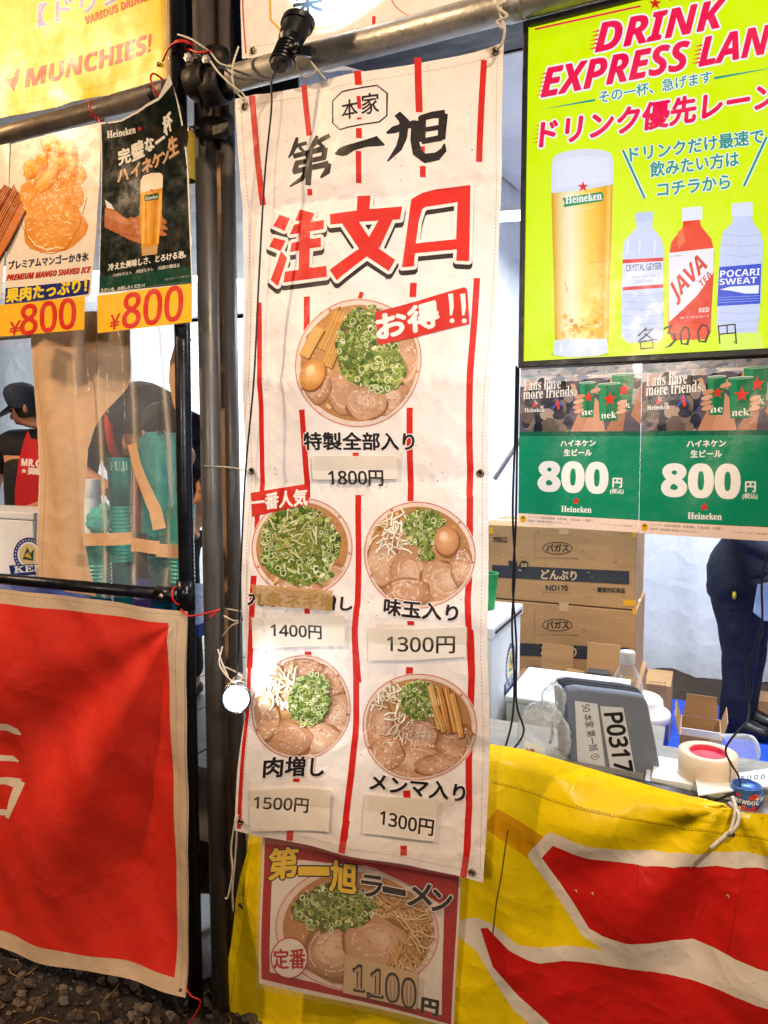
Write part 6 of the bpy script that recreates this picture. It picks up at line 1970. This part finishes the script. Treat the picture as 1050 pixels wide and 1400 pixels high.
skin('shirt', [(G(0, 0, .90), (.165, .125)), (G(0, .01, 1.12), (.150, .115)), (G(0, 0, 1.30), (.168, .122)), (G(0, -.01, 1.40), (.10, .08)), (G(.19, -.01, 1.36), .072), (G(.24, .0, 1.20), .062), (G(-.19, -.01, 1.36), .072), (G(-.24, 0, 1.20), .062)],
     [(0, 1), (1, 2), (2, 3), (3, 4), (4, 5), (3, 6), (6, 7)], 'black_cotton', t)
skin('trousers', [(G(0, 0, .92), (.16, .12)), (G(.095, 0, .80), .098), (G(.10, .01, .48), .072), (G(.10, -.01, .09), .06), (G(-.095, 0, .80), .098), (G(-.10, .01, .48), .072), (G(-.10, -.01, .09), .06)],
     [(0, 1), (1, 2), (2, 3), (0, 4), (4, 5), (5, 6)], 'black_cotton', t)
for s_ in (-1, 1): skin('shoe', [(G(.10*s_, -.04, .045), .045), (G(.105*s_, .10, .035), .045), (G(.108*s_, .19, .03), .032)], [(0, 1), (1, 2)], 'black_leather', t)
MB().lathe([(.077, -.02), (.079, .02), (.075, .055), (.058, .082), (.031, .096), (0, .099)], Vector(hp)+up*.030-hfw*.004, up, 28, ell=1.12).build('cap', 'cap', t)
sd = up.cross(hfw).normalized()
MB().prism([Vector(hp)+up*.026+hfw*.060+sd*.066, Vector(hp)+up*.014+hfw*.112+sd*.05, Vector(hp)+up*.006+hfw*.142, Vector(hp)+up*.014+hfw*.112-sd*.05, Vector(hp)+up*.026+hfw*.060-sd*.066], up*.008).build('cap_brim', 'cap', t, bevel=.002)
MB().lathe([(.066, -.035), (.070, .0), (.068, .04)], Vector(hp)-hfw*.012-up*.01, up, 24, ell=1.1).build('hair', 'hair', t)
# apron with its lettering
ys = at(40, 640, by-.16).y
ap = Sheet(by-.185, .05, lambda X, Z: (0*X, .55*(X-bx)**2+.004*np.sin(40*X), 0*X))
c = Canvas()
z3 = crop(0, 440, 3)
c.text('MR.CHICKEN', *z3([(78, 590), (250, 606), (80, 560)]), '#e8dcdc', kind='sb', bold=.3)
c.star(*z3([(88, 612)])[0], 4, '#e8dcdc')
c.text('鶏焼鶏', *z3([(102, 626), (235, 634), (104, 598)]), '#e8dcdc', bold=.5)
ap.build('apron', c, 'red_cloth', z3([(100, 445), (112, 478), (150, 486), (190, 478), (205, 440), (222, 440), (215, 500), (245, 560), (262, 700), (250, 1100), (60, 1090), (56, 690), (68, 570), (84, 500)]), '#b8121c', t)

# --- worker bending behind the cups
hp2 = at(228, 596, .66)
t = empty('person', (-2.50, 1.30, DECK), 'worker in navy shirt bending forward behind the teal cup stacks', 'person')
pv, ch, nk = Vector((-2.50, 1.30, 1.24)), Vector((-2.26, .94, 1.72)), Vector((-2.06, .80, 1.71))
LAT = Vector((.75, .65, 0))
hf2 = Vector((-.25, -.75, -.6))
V = [(pv, (.13, .11)), (pv*.5+ch*.5, (.12, .10)), (ch, (.12, .09)), (nk, (.065, .065))]
E = [(0, 1), (1, 2), (2, 3)]
hv, he, up, hfw = head_verts(None, Vector(hp2), hf2)
o = len(V); V += hv; E += [(3, o)]+[(a+o, b_+o) for a, b_ in he]
for s_, el, wr in ((-1, Vector((-2.36, .66, 1.52)), at(146, 668, .50)), (1, Vector((-1.86, .86, 1.46)), Vector((-1.72, .60, 1.34)))):
    o = len(V)
    V += [(ch+LAT*(.19*s_), .062), (el, .045), (wr, .030)]
    E += [(2, o), (o, o+1), (o+1, o+2)]
    hand(V, E, o+2, wr-el, Vector((-s_, 0, .2)), curl=.5)
    o = len(V)
    V += [(pv+Vector((.10*s_, .02, -.10)), .09), (Vector((pv.x+.11*s_, 1.34, .76)), .06), (Vector((pv.x+.11*s_, 1.38, .40)), .042), (Vector((pv.x+.115*s_, 1.24, .38)), .035)]
    E += [(0, o), (o, o+1), (o+1, o+2), (o+2, o+3)]
skin('body', V, E, 'skin', t)
face_bits(Vector(hp2), hfw, up, 1, t)
AX = (ch-pv).normalized()
BK = (Vector((0, 0, 1))-AX*AX.z).normalized()
loft('shirt', [[(pv-AX*.12, .18, .15, LAT), (pv+AX*.08, .19, .155, LAT), (pv.lerp(ch, .5)+BK*.03, .20, .155, LAT), (pv.lerp(ch, .85)+BK*.03, .225, .15, LAT), (ch+AX*.10, .17, .12, LAT), (nk+AX*.02, .075, .075, LAT)]]
     +[[(ch+LAT*(.15*k), .085, .085, BK), (ch+LAT*(.215*k)-BK*.03, .082, .082, BK), (ch.lerp(e_, .75)+LAT*(.05*k), .066, .066, BK), (ch.lerp(e_, .95), .060, .060, BK)] for k, e_ in ((-1, Vector((-2.36, .66, 1.52))), (1, Vector((-1.86, .86, 1.46))))], 'navy_cotton', t)
skin('trousers', [(pv+Vector((0, 0, -.02)), (.17, .14))]+sum([[(pv+Vector((.10*s_, .02, -.12)), .1), (Vector((pv.x+.11*s_, 1.34, .76)), .075), (Vector((pv.x+.11*s_, 1.38, .43)), .062)] for s_ in (-1, 1)], []),
     [(0, 1), (1, 2), (2, 3), (0, 4), (4, 5), (5, 6)], 'black_cotton', t)
for s_ in (-1, 1): skin('shoe', [(Vector((pv.x+.11*s_, 1.44, DECK+.045)), .045), (Vector((pv.x+.115*s_, 1.30, DECK+.035)), .045), (Vector((pv.x+.118*s_, 1.22, DECK+.03)), .03)], [(0, 1), (1, 2)], 'black_leather', t)
MB().blob(Vector(hp2)+up*.045-hfw*.02, (.086, .098, .082), 22, 14, 0, random.Random(3), .03).build('hair', 'hair', t)
for k in (-1, 1):
    MB().tube(bez([ch+LAT*(.10*k)-BK*.16-AX*.10, ch+LAT*(.12*k)-BK*.13+AX*.06, ch+LAT*(.125*k)+AX*.125, ch+LAT*(.12*k)+BK*.13+AX*.04, ch+LAT*(.06*k)+BK*.185-AX*.14, ch-LAT*(.05*k)+BK*.19-AX*.32], 5), .018, 8).build('apron_strap', 'apron', t)
MB().prism([ch-BK*.165+LAT*x+AX*z for x, z in ((-.13, -.08), (.13, -.08), (.18, -.5), (-.18, -.5))], -BK*.012).build('apron', 'apron', t, bevel=.004)

# --- person in navy work clothes at the right, seen from the waist down
fp = atz(1003, 1000, 0)
P3 = Vector((fp.x+.03, fp.y, .018))
t = empty('person', P3, 'person in navy work clothes standing sideways on the blue groundsheet', 'person')
fg = Fig(P3, (.93, -.30), 1.0)
V = [(fg(0, 0, .96), (.14, .11)), (fg(0, .0, 1.14), (.13, .10)), (fg(0, .0, 1.32), (.15, .11)), (fg(0, -.01, 1.42), (.08, .07))]
E = [(0, 1), (1, 2), (2, 3)]
hc = fg(0, .06, 1.60)
hv, he, up, hfw = head_verts(fg, hc, fg.fw*1+Vector((0, 0, -.5)))
o = len(V); V += hv; E += [(3, o)]+[(a+o, b_+o) for a, b_ in he]
for s_ in (-1, 1):
    o = len(V)
    el, wr = fg(.24*s_, .04, 1.12), fg(.20*s_, .27, 1.02)
    V += [(fg(.19*s_, -.01, 1.38), .055), (el, .040), (wr, .030)]
    E += [(3, o), (o, o+1), (o+1, o+2)]
    hand(V, E, o+2, wr-el, fg.lf*-s_, curl=.6)
    o = len(V)
    V += [(fg(.08*s_, 0, .86), .08), (fg(.085*s_, .02, .50), .055), (fg(.085*s_, -.01, .09), .042), (fg(.09*s_, .11, .045), .034)]
    E += [(0, o), (o, o+1), (o+1, o+2), (o+2, o+3)]
skin('body', V, E, 'skin', t)
face_bits(hc, hfw, up, 1, t)
MB().blob(hc+up*.04-hfw*.02, (.086, .096, .084), 22, 14, 0, random.Random(3), .03).build('hair', 'hair', t)
L_ = fg.lf
loft('jacket', [[(fg(0, -.01, .70), .175, .135, L_), (fg(0, -.03, .84), .195, .175, L_), (fg(0, -.035, .93), .19, .17, L_), (fg(0, 0, 1.10), .165, .125, L_), (fg(0, .02, 1.26), .195, .14, L_), (fg(0, 0, 1.40), .16, .10, L_), (fg(0, 0, 1.46), .07, .065, L_)]]
     +[[(fg(.175*s_, 0, 1.41), .06, .075, L_), (fg(.235*s_, .0, 1.26), .062, .068, L_), (fg(.245*s_, .04, 1.12), .055, .06, L_), (fg(.215*s_, .19, 1.05), .048, .05, L_)] for s_ in (-1, 1)], 'navy_cotton', t)
loft('trousers', [[(fg(.075*s_, -.02, .80), .105, .145, L_), (fg(.085*s_, 0, .62), .092, .118, L_), (fg(.088*s_, .01, .46), .078, .095, L_), (fg(.088*s_, .0, .26), .068, .08, L_), (fg(.088*s_, -.01, .075), .066, .076, L_)] for s_ in (-1, 1)], 'navy_cotton', t)
for s_ in (-1, 1):
    loft('shoe', [[(fg(.09*s_, -.02, .16), .055, .065, L_), (fg(.09*s_, 0, .08), .052, .075, L_), (fg(.092*s_, .03, .004), .05, .09, L_)], [(fg(.09*s_, -.07, .05), .04, .04, L_), (fg(.092*s_, .06, .052), .05, .05, L_), (fg(.095*s_, .15, .042), .046, .04, L_), (fg(.096*s_, .205, .03), .022, .018, L_)]], 'black_leather', t)
p = at(1004, 814, fp.y-.20)
MB().blob(p, (.010, .008, .022), 12, 8).build('key_tag', 'yellow_plastic', t)
MB().tube([p+Vector((0, 0, .02)), p+Vector((.004, .02, .09))], .002, 6).build('key_cord', 'cable', t)
# pale towel hanging from the hand
b = MB()
q = [at(1036, 800, fp.y-.25), at(1062, 795, fp.y-.25), at(1070, 845, fp.y-.25), at(1046, 850, fp.y-.25), at(1030, 838, fp.y-.25)]
tag(MB().prism(q, (0, .03, 0)).build('towel', 'pale_blue_cloth', bevel=.006), 'pale blue towel hanging from the hand of the navy person', 'towel')

# ================================================================ DRINKS STALL counter, cups, curtain
CZ = 1.10
t = empty('counter', (-2.6, .4, 0), 'counter with blue top inside the drinks stall', 'counter')
MB().bb((-4.2, .14, CZ-.04), (-1.34, .68, CZ)).build('countertop', 'blue_plastic', t, bevel=.004)
for x in (-4.1, -2.8, -1.42):
    for y in (.2, .62): MB().tube([(x, y, 0), (x, y, CZ-.04)], .014, 10).build('leg', 'steel', t)
t = empty('cooler', (-2.8, .55, CZ), 'white cooler with blue round emblem on the drinks stall counter', 'cooler')
ztop = at(20, 697, .50).z
MB().bb((-3.3, .43, CZ+.001), (-2.36, .67, ztop-.03)).build('body', 'foam', t, bevel=.006)
MB().bb((-3.31, .425, ztop-.029), (-2.35, .675, ztop)).build('lid', 'white_plastic', t, bevel=.005)
sh = Sheet(.4285); c = Canvas()
emblem(c, *z3([(118, 955)])[0], 21, 'KEN')
sh.build('emblem', c, 'paper', parent=t)

def cup_stack(x, y, z1, r, label, bag=False, txt=None, n=9):
    t = empty('cup_stack', (x, y, CZ), label, 'cups', 'stacks of teal plastic cups')
    h = z1-CZ
    b = MB()
    prof = [(0, 0), (r*.72, 0), (r*.82, h*.30)]
    z = h*.30
    while z < h*.66:
        prof += [(r*.86, z), (r*.86, z+.006), (r*.80, z+.0065), (r*.80, z+.011)]
        z += .0125
    prof += [(r*.84, h*.68), (r*.98, h*.99), (r*1.02, h), (r*.97, h)]
    prof += [(r*.85, h*.75), (0, h*.72)]
    b.lathe(prof, (x, y, CZ+.001), (0, 0, 1), 32)
    b.build('cups', 'teal_cup', t)
    if txt:
        c = Canvas(); c.text(txt, (-.7, 44), (.75, 44), (-.7, 12), '#bfe0d8', kind='rb', bold=.004)
        wrap_print(c, x, y, r*1.0, z1, .72, t, 'paper', 'cup_print')
    if bag:
        rng = random.Random(int(x*100))
        bb = MB()
        prof = [(r*1.04, h*.45), (r*1.08, h*.75), (r*1.16, h*.97), (r*1.08, h*1.02), (r*.8, h*1.05), (r*.45, h*1.045), (r*.15, h*1.06)]
        bb.lathe(prof, (x, y, CZ), (0, 0, 1), 30)
        bb.v = [(v[0]+rng.uniform(-.007, .007), v[1]+rng.uniform(-.007, .007), v[2]+rng.uniform(-.012, .012)) for v in bb.v]
        bb.build('bag', 'teal_film', t)
    return t
pA_ = at(165, 700, .25); zA = at(165, 626, .25).z
cup_stack(pA_.x, .25, zA, .040, 'tall teal cup stack with pale lettering left of the tan strap', False, 'FUJI')
pB_ = at(219, 700, .30); zB = at(219, 606, .30).z
cup_stack(pB_.x, .32, zB, .066, 'tallest teal cup stack wrapped in a plastic bag', True)
pC_ = at(136, 780, .25); zC = at(136, 742, .25).z
cup_stack(pC_.x, .25, zC, .046, 'short teal cup stack under the crumpled teal bag')
pD_ = at(249, 760, .22); zD = at(249, 690, .22).z
cup_stack(pD_.x, .22, zD, .044, 'teal cup stack next to the black pole')
# crumpled teal bag lying on the short stack
rng = random.Random(12)
b = MB(); p = at(136, 712, .25)
b.blob(p, (.050, .035, .042), 22, 16, 0, rng, .16); b.blob(p+Vector((.02, 0, .03)), (.02, .02, .03), 16, 10, 0, rng, .2)
tag(b.build('plastic_bag', 'teal_film'), 'crumpled teal plastic bag lying on the short cup stack', 'bag')
# white bottle behind
p = at(127, 700, .40)
zt = at(127, 655, .40).z
t = empty('squeeze_bottle', (p.x, .40, CZ), 'white topped bottle standing behind the teal bag', 'bottle')
MB().lathe([(0, .001), (.034, .001), (.036, .02), (.036, zt-CZ-.10), (.028, zt-CZ-.065)], (p.x, .40, CZ), (0, 0, 1), 28).build('body', 'white_plastic', t)
MB().lathe([(.030, zt-CZ-.064), (.031, zt-CZ-.06), (.031, zt-CZ-.004), (.028, zt-CZ), (0, zt-CZ)], (p.x, .40, CZ), (0, 0, 1), 28).build('cap', 'white_plastic', t)

# tan door flap with zip, clear vinyl, straps
d_cur = lambda X, Z: (0*X, .012*np.sin(34*X+2*Z)+.006*np.sin(9*Z+20*X), 0*X)
tf = Sheet(.075, .05, d_cur)
c = Canvas()
stitched(c, z3([(126, 40), (134, 300), (150, 640), (156, 1060)]), '#e8d4b8', 1.6, 2.4)
stitched(c, z3([(146, 40), (154, 300), (168, 640), (172, 1060)]), '#a87c52', .7)
o = tf.build('curtain', c, 'red_cloth', z3([(118, -40), (530, -40), (536, 240), (500, 290), (440, 360), (385, 440), (355, 520), (350, 640), (338, 760), (338, 900), (350, 990), (376, 1130), (160, 1070), (150, 700), (136, 300)]), '#d6ae86')
tag(o, 'tan tent door flap with zip edge beside the clear vinyl', 'curtain')
tvv = Sheet(.055, .03, lambda X, Z: (0*X, .016*np.sin(52*X+1.5*np.sin(3*Z))+.006*np.sin(17*X+8*Z), 0*X))
c = Canvas()
c.poly(z3([(300, -40), (775, -40), (785, 1140), (365, 1130), (335, 800), (330, 500)]), '#ffffff')
o = tvv.build('vinyl_curtain', c, 'film')
tag(o, 'clear vinyl curtain in front of the teal cups', 'curtain')
sp = Sheet(.030, .03, lambda X, Z: (0*X, .008*np.sin(40*X+3*Z), 0*X))
def strap(pts, w, label):
    L, R = [], []
    pts = z3(pts)
    for i in range(len(pts)):
        a, b_ = pts[max(i-1, 0)], pts[min(i+1, len(pts)-1)]
        dx, dy = b_[0]-a[0], b_[1]-a[1]
        l = math.hypot(dx, dy)
        L.append((pts[i][0]-dy/l*w/2, pts[i][1]+dx/l*w/2)); R.append((pts[i][0]+dy/l*w/2, pts[i][1]-dx/l*w/2))
    tag(sp.build('strap', Canvas(), 'red_cloth', L+R[::-1], '#dcae84'), label, 'strap', 'tan straps on the vinyl curtain')
strap([(538, 500), (560, 590), (600, 680), (640, 770), (656, 850)], 15, 'diagonal tan strap hanging across the middle of the vinyl')
strap([(775, 60), (735, 110), (712, 170), (706, 240), (722, 320), (752, 400), (775, 440)], 13, 'curled tan strap next to the black pole')
strap([(340, 895), (440, 892), (535, 888)], 17, 'level tan strap across the left cups')
strap([(532, 915), (600, 920), (656, 926)], 18, 'lower tan strap piece in the middle')
strap([(650, 935), (700, 942), (780, 952)], 18, 'lowest tan strap piece reaching the black pole')
# white tubs under the red banner
def tub(px, py, wpx, label, h=.16):
    p = atz(px, py, 0)
    k = F/((np.array(p)-np.array([0, -D, H]))@_f)
    r = wpx/2/k
    y = max(p.y, .12)+r*.6
    x = p.x-r*.4
    t = empty('white_tub', (x, y, 0), label, 'tub', 'white tubs under the red banner')
    MB().lathe([(0, .001), (r*.86, .001), (r*.9, .006), (r, h), (0, h)], (x, y, 0), (0, 0, 1), 32).build('body', 'white_plastic', t)
    MB().lathe([(r*1.01, h+.0005), (r*1.05, h+.002), (r*1.05, h+.014), (r*.98, h+.016), (0, h+.015)], (x, y, 0), (0, 0, 1), 32).build('lid', 'white_plastic', t)
tub(222, 1384, 86, 'widest white tub beside the foot of the black pole')
tub(165, 1357, 32, 'narrow white tub in the middle under the red banner')
tub(118, 1336, 46, 'white tub farthest left under the red banner')

# ================================================================ LAMPS
# black floodlight clamped on the pipe, pointing up at the upper banner
a0, a1 = at(381, 92, -.085), at(398, 27, -.085)
ax = (a1-a0).normalized()
ax = (ax+Vector((0, .25, 0))).normalized()
t = empty('floodlight', a0, 'black finned floodlight pointing up at the white upper banner', 'lamp')
b = MB()
prof = [(0, 0), (.022, 0), (.026, .006)]
for k in range(6): prof += [(.027, .010+k*.008), (.031, .011+k*.008), (.031, .014+k*.008), (.027, .0155+k*.008)]
prof += [(.034, .068), (.037, .085), (.040, .098), (.044, .100), (.045, .112), (.041, .114), (.038, .105), (.030, .090), (0, .085)]
prof = [(r_*.84, h_) for r_, h_ in prof]
b.lathe(prof, a0, ax, 40, sharp=True); b.build('housing', 'black_plastic', t)
MB().lathe([(0, .0865), (.0245, .0912)], a0, ax, 24).build('lens', mat('lamp_lens', '#dfe8ee', .1, var=0, emit=6), t)
sdv = Vector((.9, 0, -.3)).normalized()
MB().box(a0+ax*.045+sdv*.045, (.055, .012, .020), Matrix.Rotation(.32, 3, 'Y')).build('bracket', 'black_plastic', t, bevel=.002)
MB().lathe([(0, 0), (.011, 0), (.011, .012), (0, .013)], a0+ax*.045+sdv*.03+Vector((0, -.012, 0)), (0, -1, 0), 16).build('knob', 'black_plastic', t)
MB().tube(bez([a0-ax*.002, at(371, 112, -.09), at(371, 150, -.085), at(362, 240, -.075), at(354, 380, -.07), at(347, 520, -.07), at(336, 640, -.07), at(330, 760, -.07), at(327, 850, -.075), at(326, 900, -.075), at(322, 935, -.06)], 6), .0024, 8).build('cable', 'cable', t)
l = light('floodlight_beam', 'SPOT', a0+ax*.118, 14, COOL, a0+ax*1+Vector((.02, .10, 0)), .03, spot=95)
# lit clamp lamp tied to the brown poles
lp = at(323, 955, -.055)
dl = Vector((.42, -.85, .12)).normalized()
t = empty('clamp_lamp', lp, 'small lit round lamp tied with cord to the brown poles', 'lamp')
MB().lathe([(0, -.07), (.018, -.07), (.027, -.05), (.034, -.022), (.0365, 0), (.0352, .005), (.032, .001), (.024, -.014), (0, -.016)], lp, dl, 30).build('housing', 'lamp_glass', t)
MB().lathe([(.033, .0005), (.030, -.004), (.022, -.014), (.014, -.020)], lp, dl, 30).build('reflector', 'white_plastic', t)
MB().blob(lp-dl*.012, (.025, .025, .025), 24, 16).build('bulb', 'glow', t)
MB().lathe([(.0358, -.002), (.039, 0), (.038, .006), (.0350, .005)], lp, dl, 30).build('rim', 'chrome', t)
light('clamp_lamp_beam', 'SPOT', lp+dl*.014, 7, (.86, .95, 1), lp+dl+Vector((.35, .35, .15)), .02, spot=160, blend=.6)
# white tube lamp under the roof inside the tent
g = at(700, 293, 2.0)
t = empty('tube_lamp', g, 'bright white tube lamp under the tent roof, left of the glowing sign', 'lamp')
MB().tube([g+Vector((-.16, .0, 0)), g+Vector((.9, .25, .0))], .02, 14).build('tube', 'tube_glow', t)
MB().box(g+Vector((.37, .125, .035)), (1.1, .06, .03), Matrix.Rotation(.23, 3, 'Z')).build('housing', 'white_plastic', t)
# thin tent braces seen between menu banner and sign
def rod(pts, r, m, name, label, cat):
    return tag(MB().tube(pts, r, 10).build(name, m), label, cat)
rod([at(676, 655, 2.2), at(712, 600, 2.2), at(800, 470, 2.2), at(900, 330, 2.2)], .012, 'steel', 'tent_brace', 'thin rising brace between menu banner and green poster', 'tent frame')
rod([at(672, 430, 3.0), at(700, 450, 3.0), at(760, 490, 3.0), at(900, 590, 3.0)], .014, 'steel', 'tent_brace', 'thin falling brace high between menu banner and sign', 'tent frame')

# ================================================================ CABLES, CORDS, TIES
rng = random.Random(9)
def cord(pts, r, m, label, cat='cord', name='cord', group=None):
    return tag(MB().tube(bez(pts, 6), r, 8).build(name, m), label, cat, group)
A = lambda x, y, Y=-.03: at(x, y, Y)
cord([A(706, 500, .05), A(704, 600, .05), A(701, 700, .05), A(704, 780, .1), A(700, 850, .13), A(703, 930, .14), A(700, 985, .14), A(688, 1032, .1)], .0026, 'cable', 'black cable hanging left of the green posters', 'cable', 'cable', 'sign cables')
cord([A(709, 502, .05), A(707, 610, .05), A(705, 720, .05), A(701, 800, .1), A(706, 880, .14), A(706, 960, .15), A(716, 1000, .17), A(698, 1030, .12)], .0026, 'cable', 'second black cable hanging left of the green posters, bending right below', 'cable', 'cable', 'sign cables')
cord([A(1056, 560, .07), A(1057, 680, .10), A(1054, 738, .2), A(1042, 790, .25), A(1042, 850, .25), A(1034, 880, .25), A(1022, 915, .25), A(1024, 960, .25), A(1022, 985, .22), A(1004, 1005, .2), A(992, 1025, .2), A(1000, 1045, .19), A(1010, 1062, .17), A(1008, 1080, .15), A(975, 1096, .13)], .0024, 'cable', 'dark wire bending down past the tape roll to the yellow vinyl', 'cable', 'cable')
G_ = 'white cords tied on the poles'
cord([A(243, 47, -.03), A(262, 54, -.045), A(280, 66, -.045), A(288, 72, -.02), A(300, 86, -.04), A(318, 92, -.05)], .0022, 'rope', 'white cord from the black pole to the dark clamp knob', group=G_)
cord([A(288, 84, -.04), A(298, 98, -.06), A(316, 116, -.06), A(332, 128, -.05), A(338, 142, -.045)], .0024, 'rope', 'white cord from the clamp down to the menu banner corner eyelet', group=G_)
cord([A(326, 64, -.045), A(318, 92, -.055), A(320, 120, -.052), A(334, 138, -.046)], .0024, 'rope', 'white cord looped round the left end of the galvanised pipe', group=G_)
cord([A(403, 78, -.05), A(408, 98, -.055), A(420, 106, -.055), A(432, 96, -.055), A(424, 84, -.05), A(446, 110, -.05)], .0024, 'rope', 'white cord tied round the pipe beside the floodlight', group=G_)
cord([A(688, -6, -.04), A(684, 18, -.046), A(690, 40, -.05), A(686, 60, -.048), A(678, 67, -.045)], .0030, 'rope', 'white cord knotted from the pipe to the menu banner right eyelet', group=G_)
cord([A(692, 2, -.045), A(680, 10, -.05), A(694, 22, -.05), A(680, 30, -.05), A(688, 40, -.05)], .0030, 'rope', 'wrapped white knot above the menu banner right corner', group=G_)
cord([A(278, 637, .04), A(300, 638, .03), A(322, 640, .0), A(341, 645, -.045)], .0017, 'rope', 'thin pale tie from the brown poles to the middle eyelet', group=G_)
cord([A(308, 832, .05), A(320, 834, .03), A(330, 836, -.02)], .0022, 'rope', 'short white cord lying across the slim brown pole', group=G_)
cord([A(306, 842, .03), A(318, 848, .0), A(328, 850, -.03), A(316, 856, -.01), A(304, 870, .03)], .0022, 'rope', 'white cord crossing below the short one on the slim pole', group=G_)
cord([A(298, 888, .0), A(303, 905, -.02), A(312, 925, -.06), A(306, 912, -.03), A(330, 922, -.06)], .0022, 'rope', 'white cord that carries the lit clamp lamp', group=G_)
cord([A(304, 884, .0), A(300, 908, -.03), A(316, 930, -.075), A(332, 926, -.07), A(318, 916, -.06)], .0022, 'rope', 'second white cord wound round the lit clamp lamp', group=G_)
b = MB()
for k in range(4): b.tube([lp-dl*.03+Vector((.037*math.cos(a), .01*k-.01, .037*math.sin(a)+.004*k)) for a in [i*2*math.pi/16 for i in range(16)]], .0028, 6, closed=True)
tag(b.build('cord_winding', 'rope'), 'white cord wound round the back of the lit clamp lamp', 'cord', G_)
cord([A(322, 1118, -.045), A(316, 1160, -.03), A(318, 1190, -.03), A(312, 1225, -.03), A(308, 1228, -.03)], .0024, 'rope', 'white cord hanging from the menu banner lower left eyelet', group=G_)
cord([A(325, 1115, -.045), A(322, 1170, -.03), A(318, 1215, -.02), A(319, 1246, .0)], .0024, 'rope', 'white cord down to the yellow vinyl side eyelet', group=G_)
cord([A(1002, 1090, .05), A(1006, 1108, .02), A(1000, 1134, .0), A(992, 1142, -.005), A(972, 1160, -.02)], .0040, 'rope', 'thick white cord end knotted at the yellow vinyl eyelet')
cord([A(998, 1098, .05), A(1010, 1112, .01), A(1008, 1128, -.005), A(998, 1140, -.01)], .0036, 'rope', 'white knot loop above the yellow vinyl eyelet')
GT = 'red plastic ties'
def ring_tie(c, ax, r, w, label, tail=None):
    t = empty('cable_tie', c, label, 'cable tie', GT)
    a = Vector(ax).normalized()
    x = a.cross(Vector((.3, .2, 1)) if abs(a.z) < .9 else Vector((1, 0, 0))).normalized()
    y = a.cross(x)
    MB().tube([Vector(c)+(x*math.cos(i*2*math.pi/24)+y*math.sin(i*2*math.pi/24))*r for i in range(24)], w, 8, closed=True).build('loop', 'red_tie', t)
    if tail: MB().tube(bez(tail, 5), w*.9, 8).build('tail', 'red_tie', t)
    return t
p = at(132, 147, -.012)
ring_tie((p.x, -.012, 2.514), (1, 0, .15), .0255, .0024, 'red tie looped round the rusty pipe above the poster gap', [A(134, 160, -.035), A(136, 166, -.037), A(138, 172, -.039)])
p = at(221, 112, -.012)
ring_tie((p.x, -.014, 2.525), (1, 0, .3), .036, .0026, 'red tie loop from the rusty pipe up to the yellow sign eyelet', [A(222, 84, -.02), A(232, 64, -.03), A(246, 57, -.035), A(258, 60, -.03)])
ring_tie(tuple(at(252, 62, 0)), (.1, 0, 1), .0225, .0032, 'red tie round the black pole with its tail pointing right', [A(260, 68, -.025), A(272, 72, -.03), A(288, 70, -.03)])
p = at(244, 815, -.02)
ring_tie((p.x, -.02, 1.222), (1, 0, .3), .024, .0028, 'red tie round the black crossbar end with long tail over the poles', [A(247, 833, -.04), A(258, 842, -.045), A(275, 840, -.045), A(292, 836, -.03), A(300, 834, -.01), A(286, 844, -.03)])
cord([A(254, 1351, -.06), A(262, 1362, -.06), A(274, 1369, -.05), A(268, 1385, -.05), A(258, 1400, -.05)], .0022, 'red_tie', 'red string at the lower corner of the red banner', 'string', 'string')

bpy.data.scenes.remove(TMP)
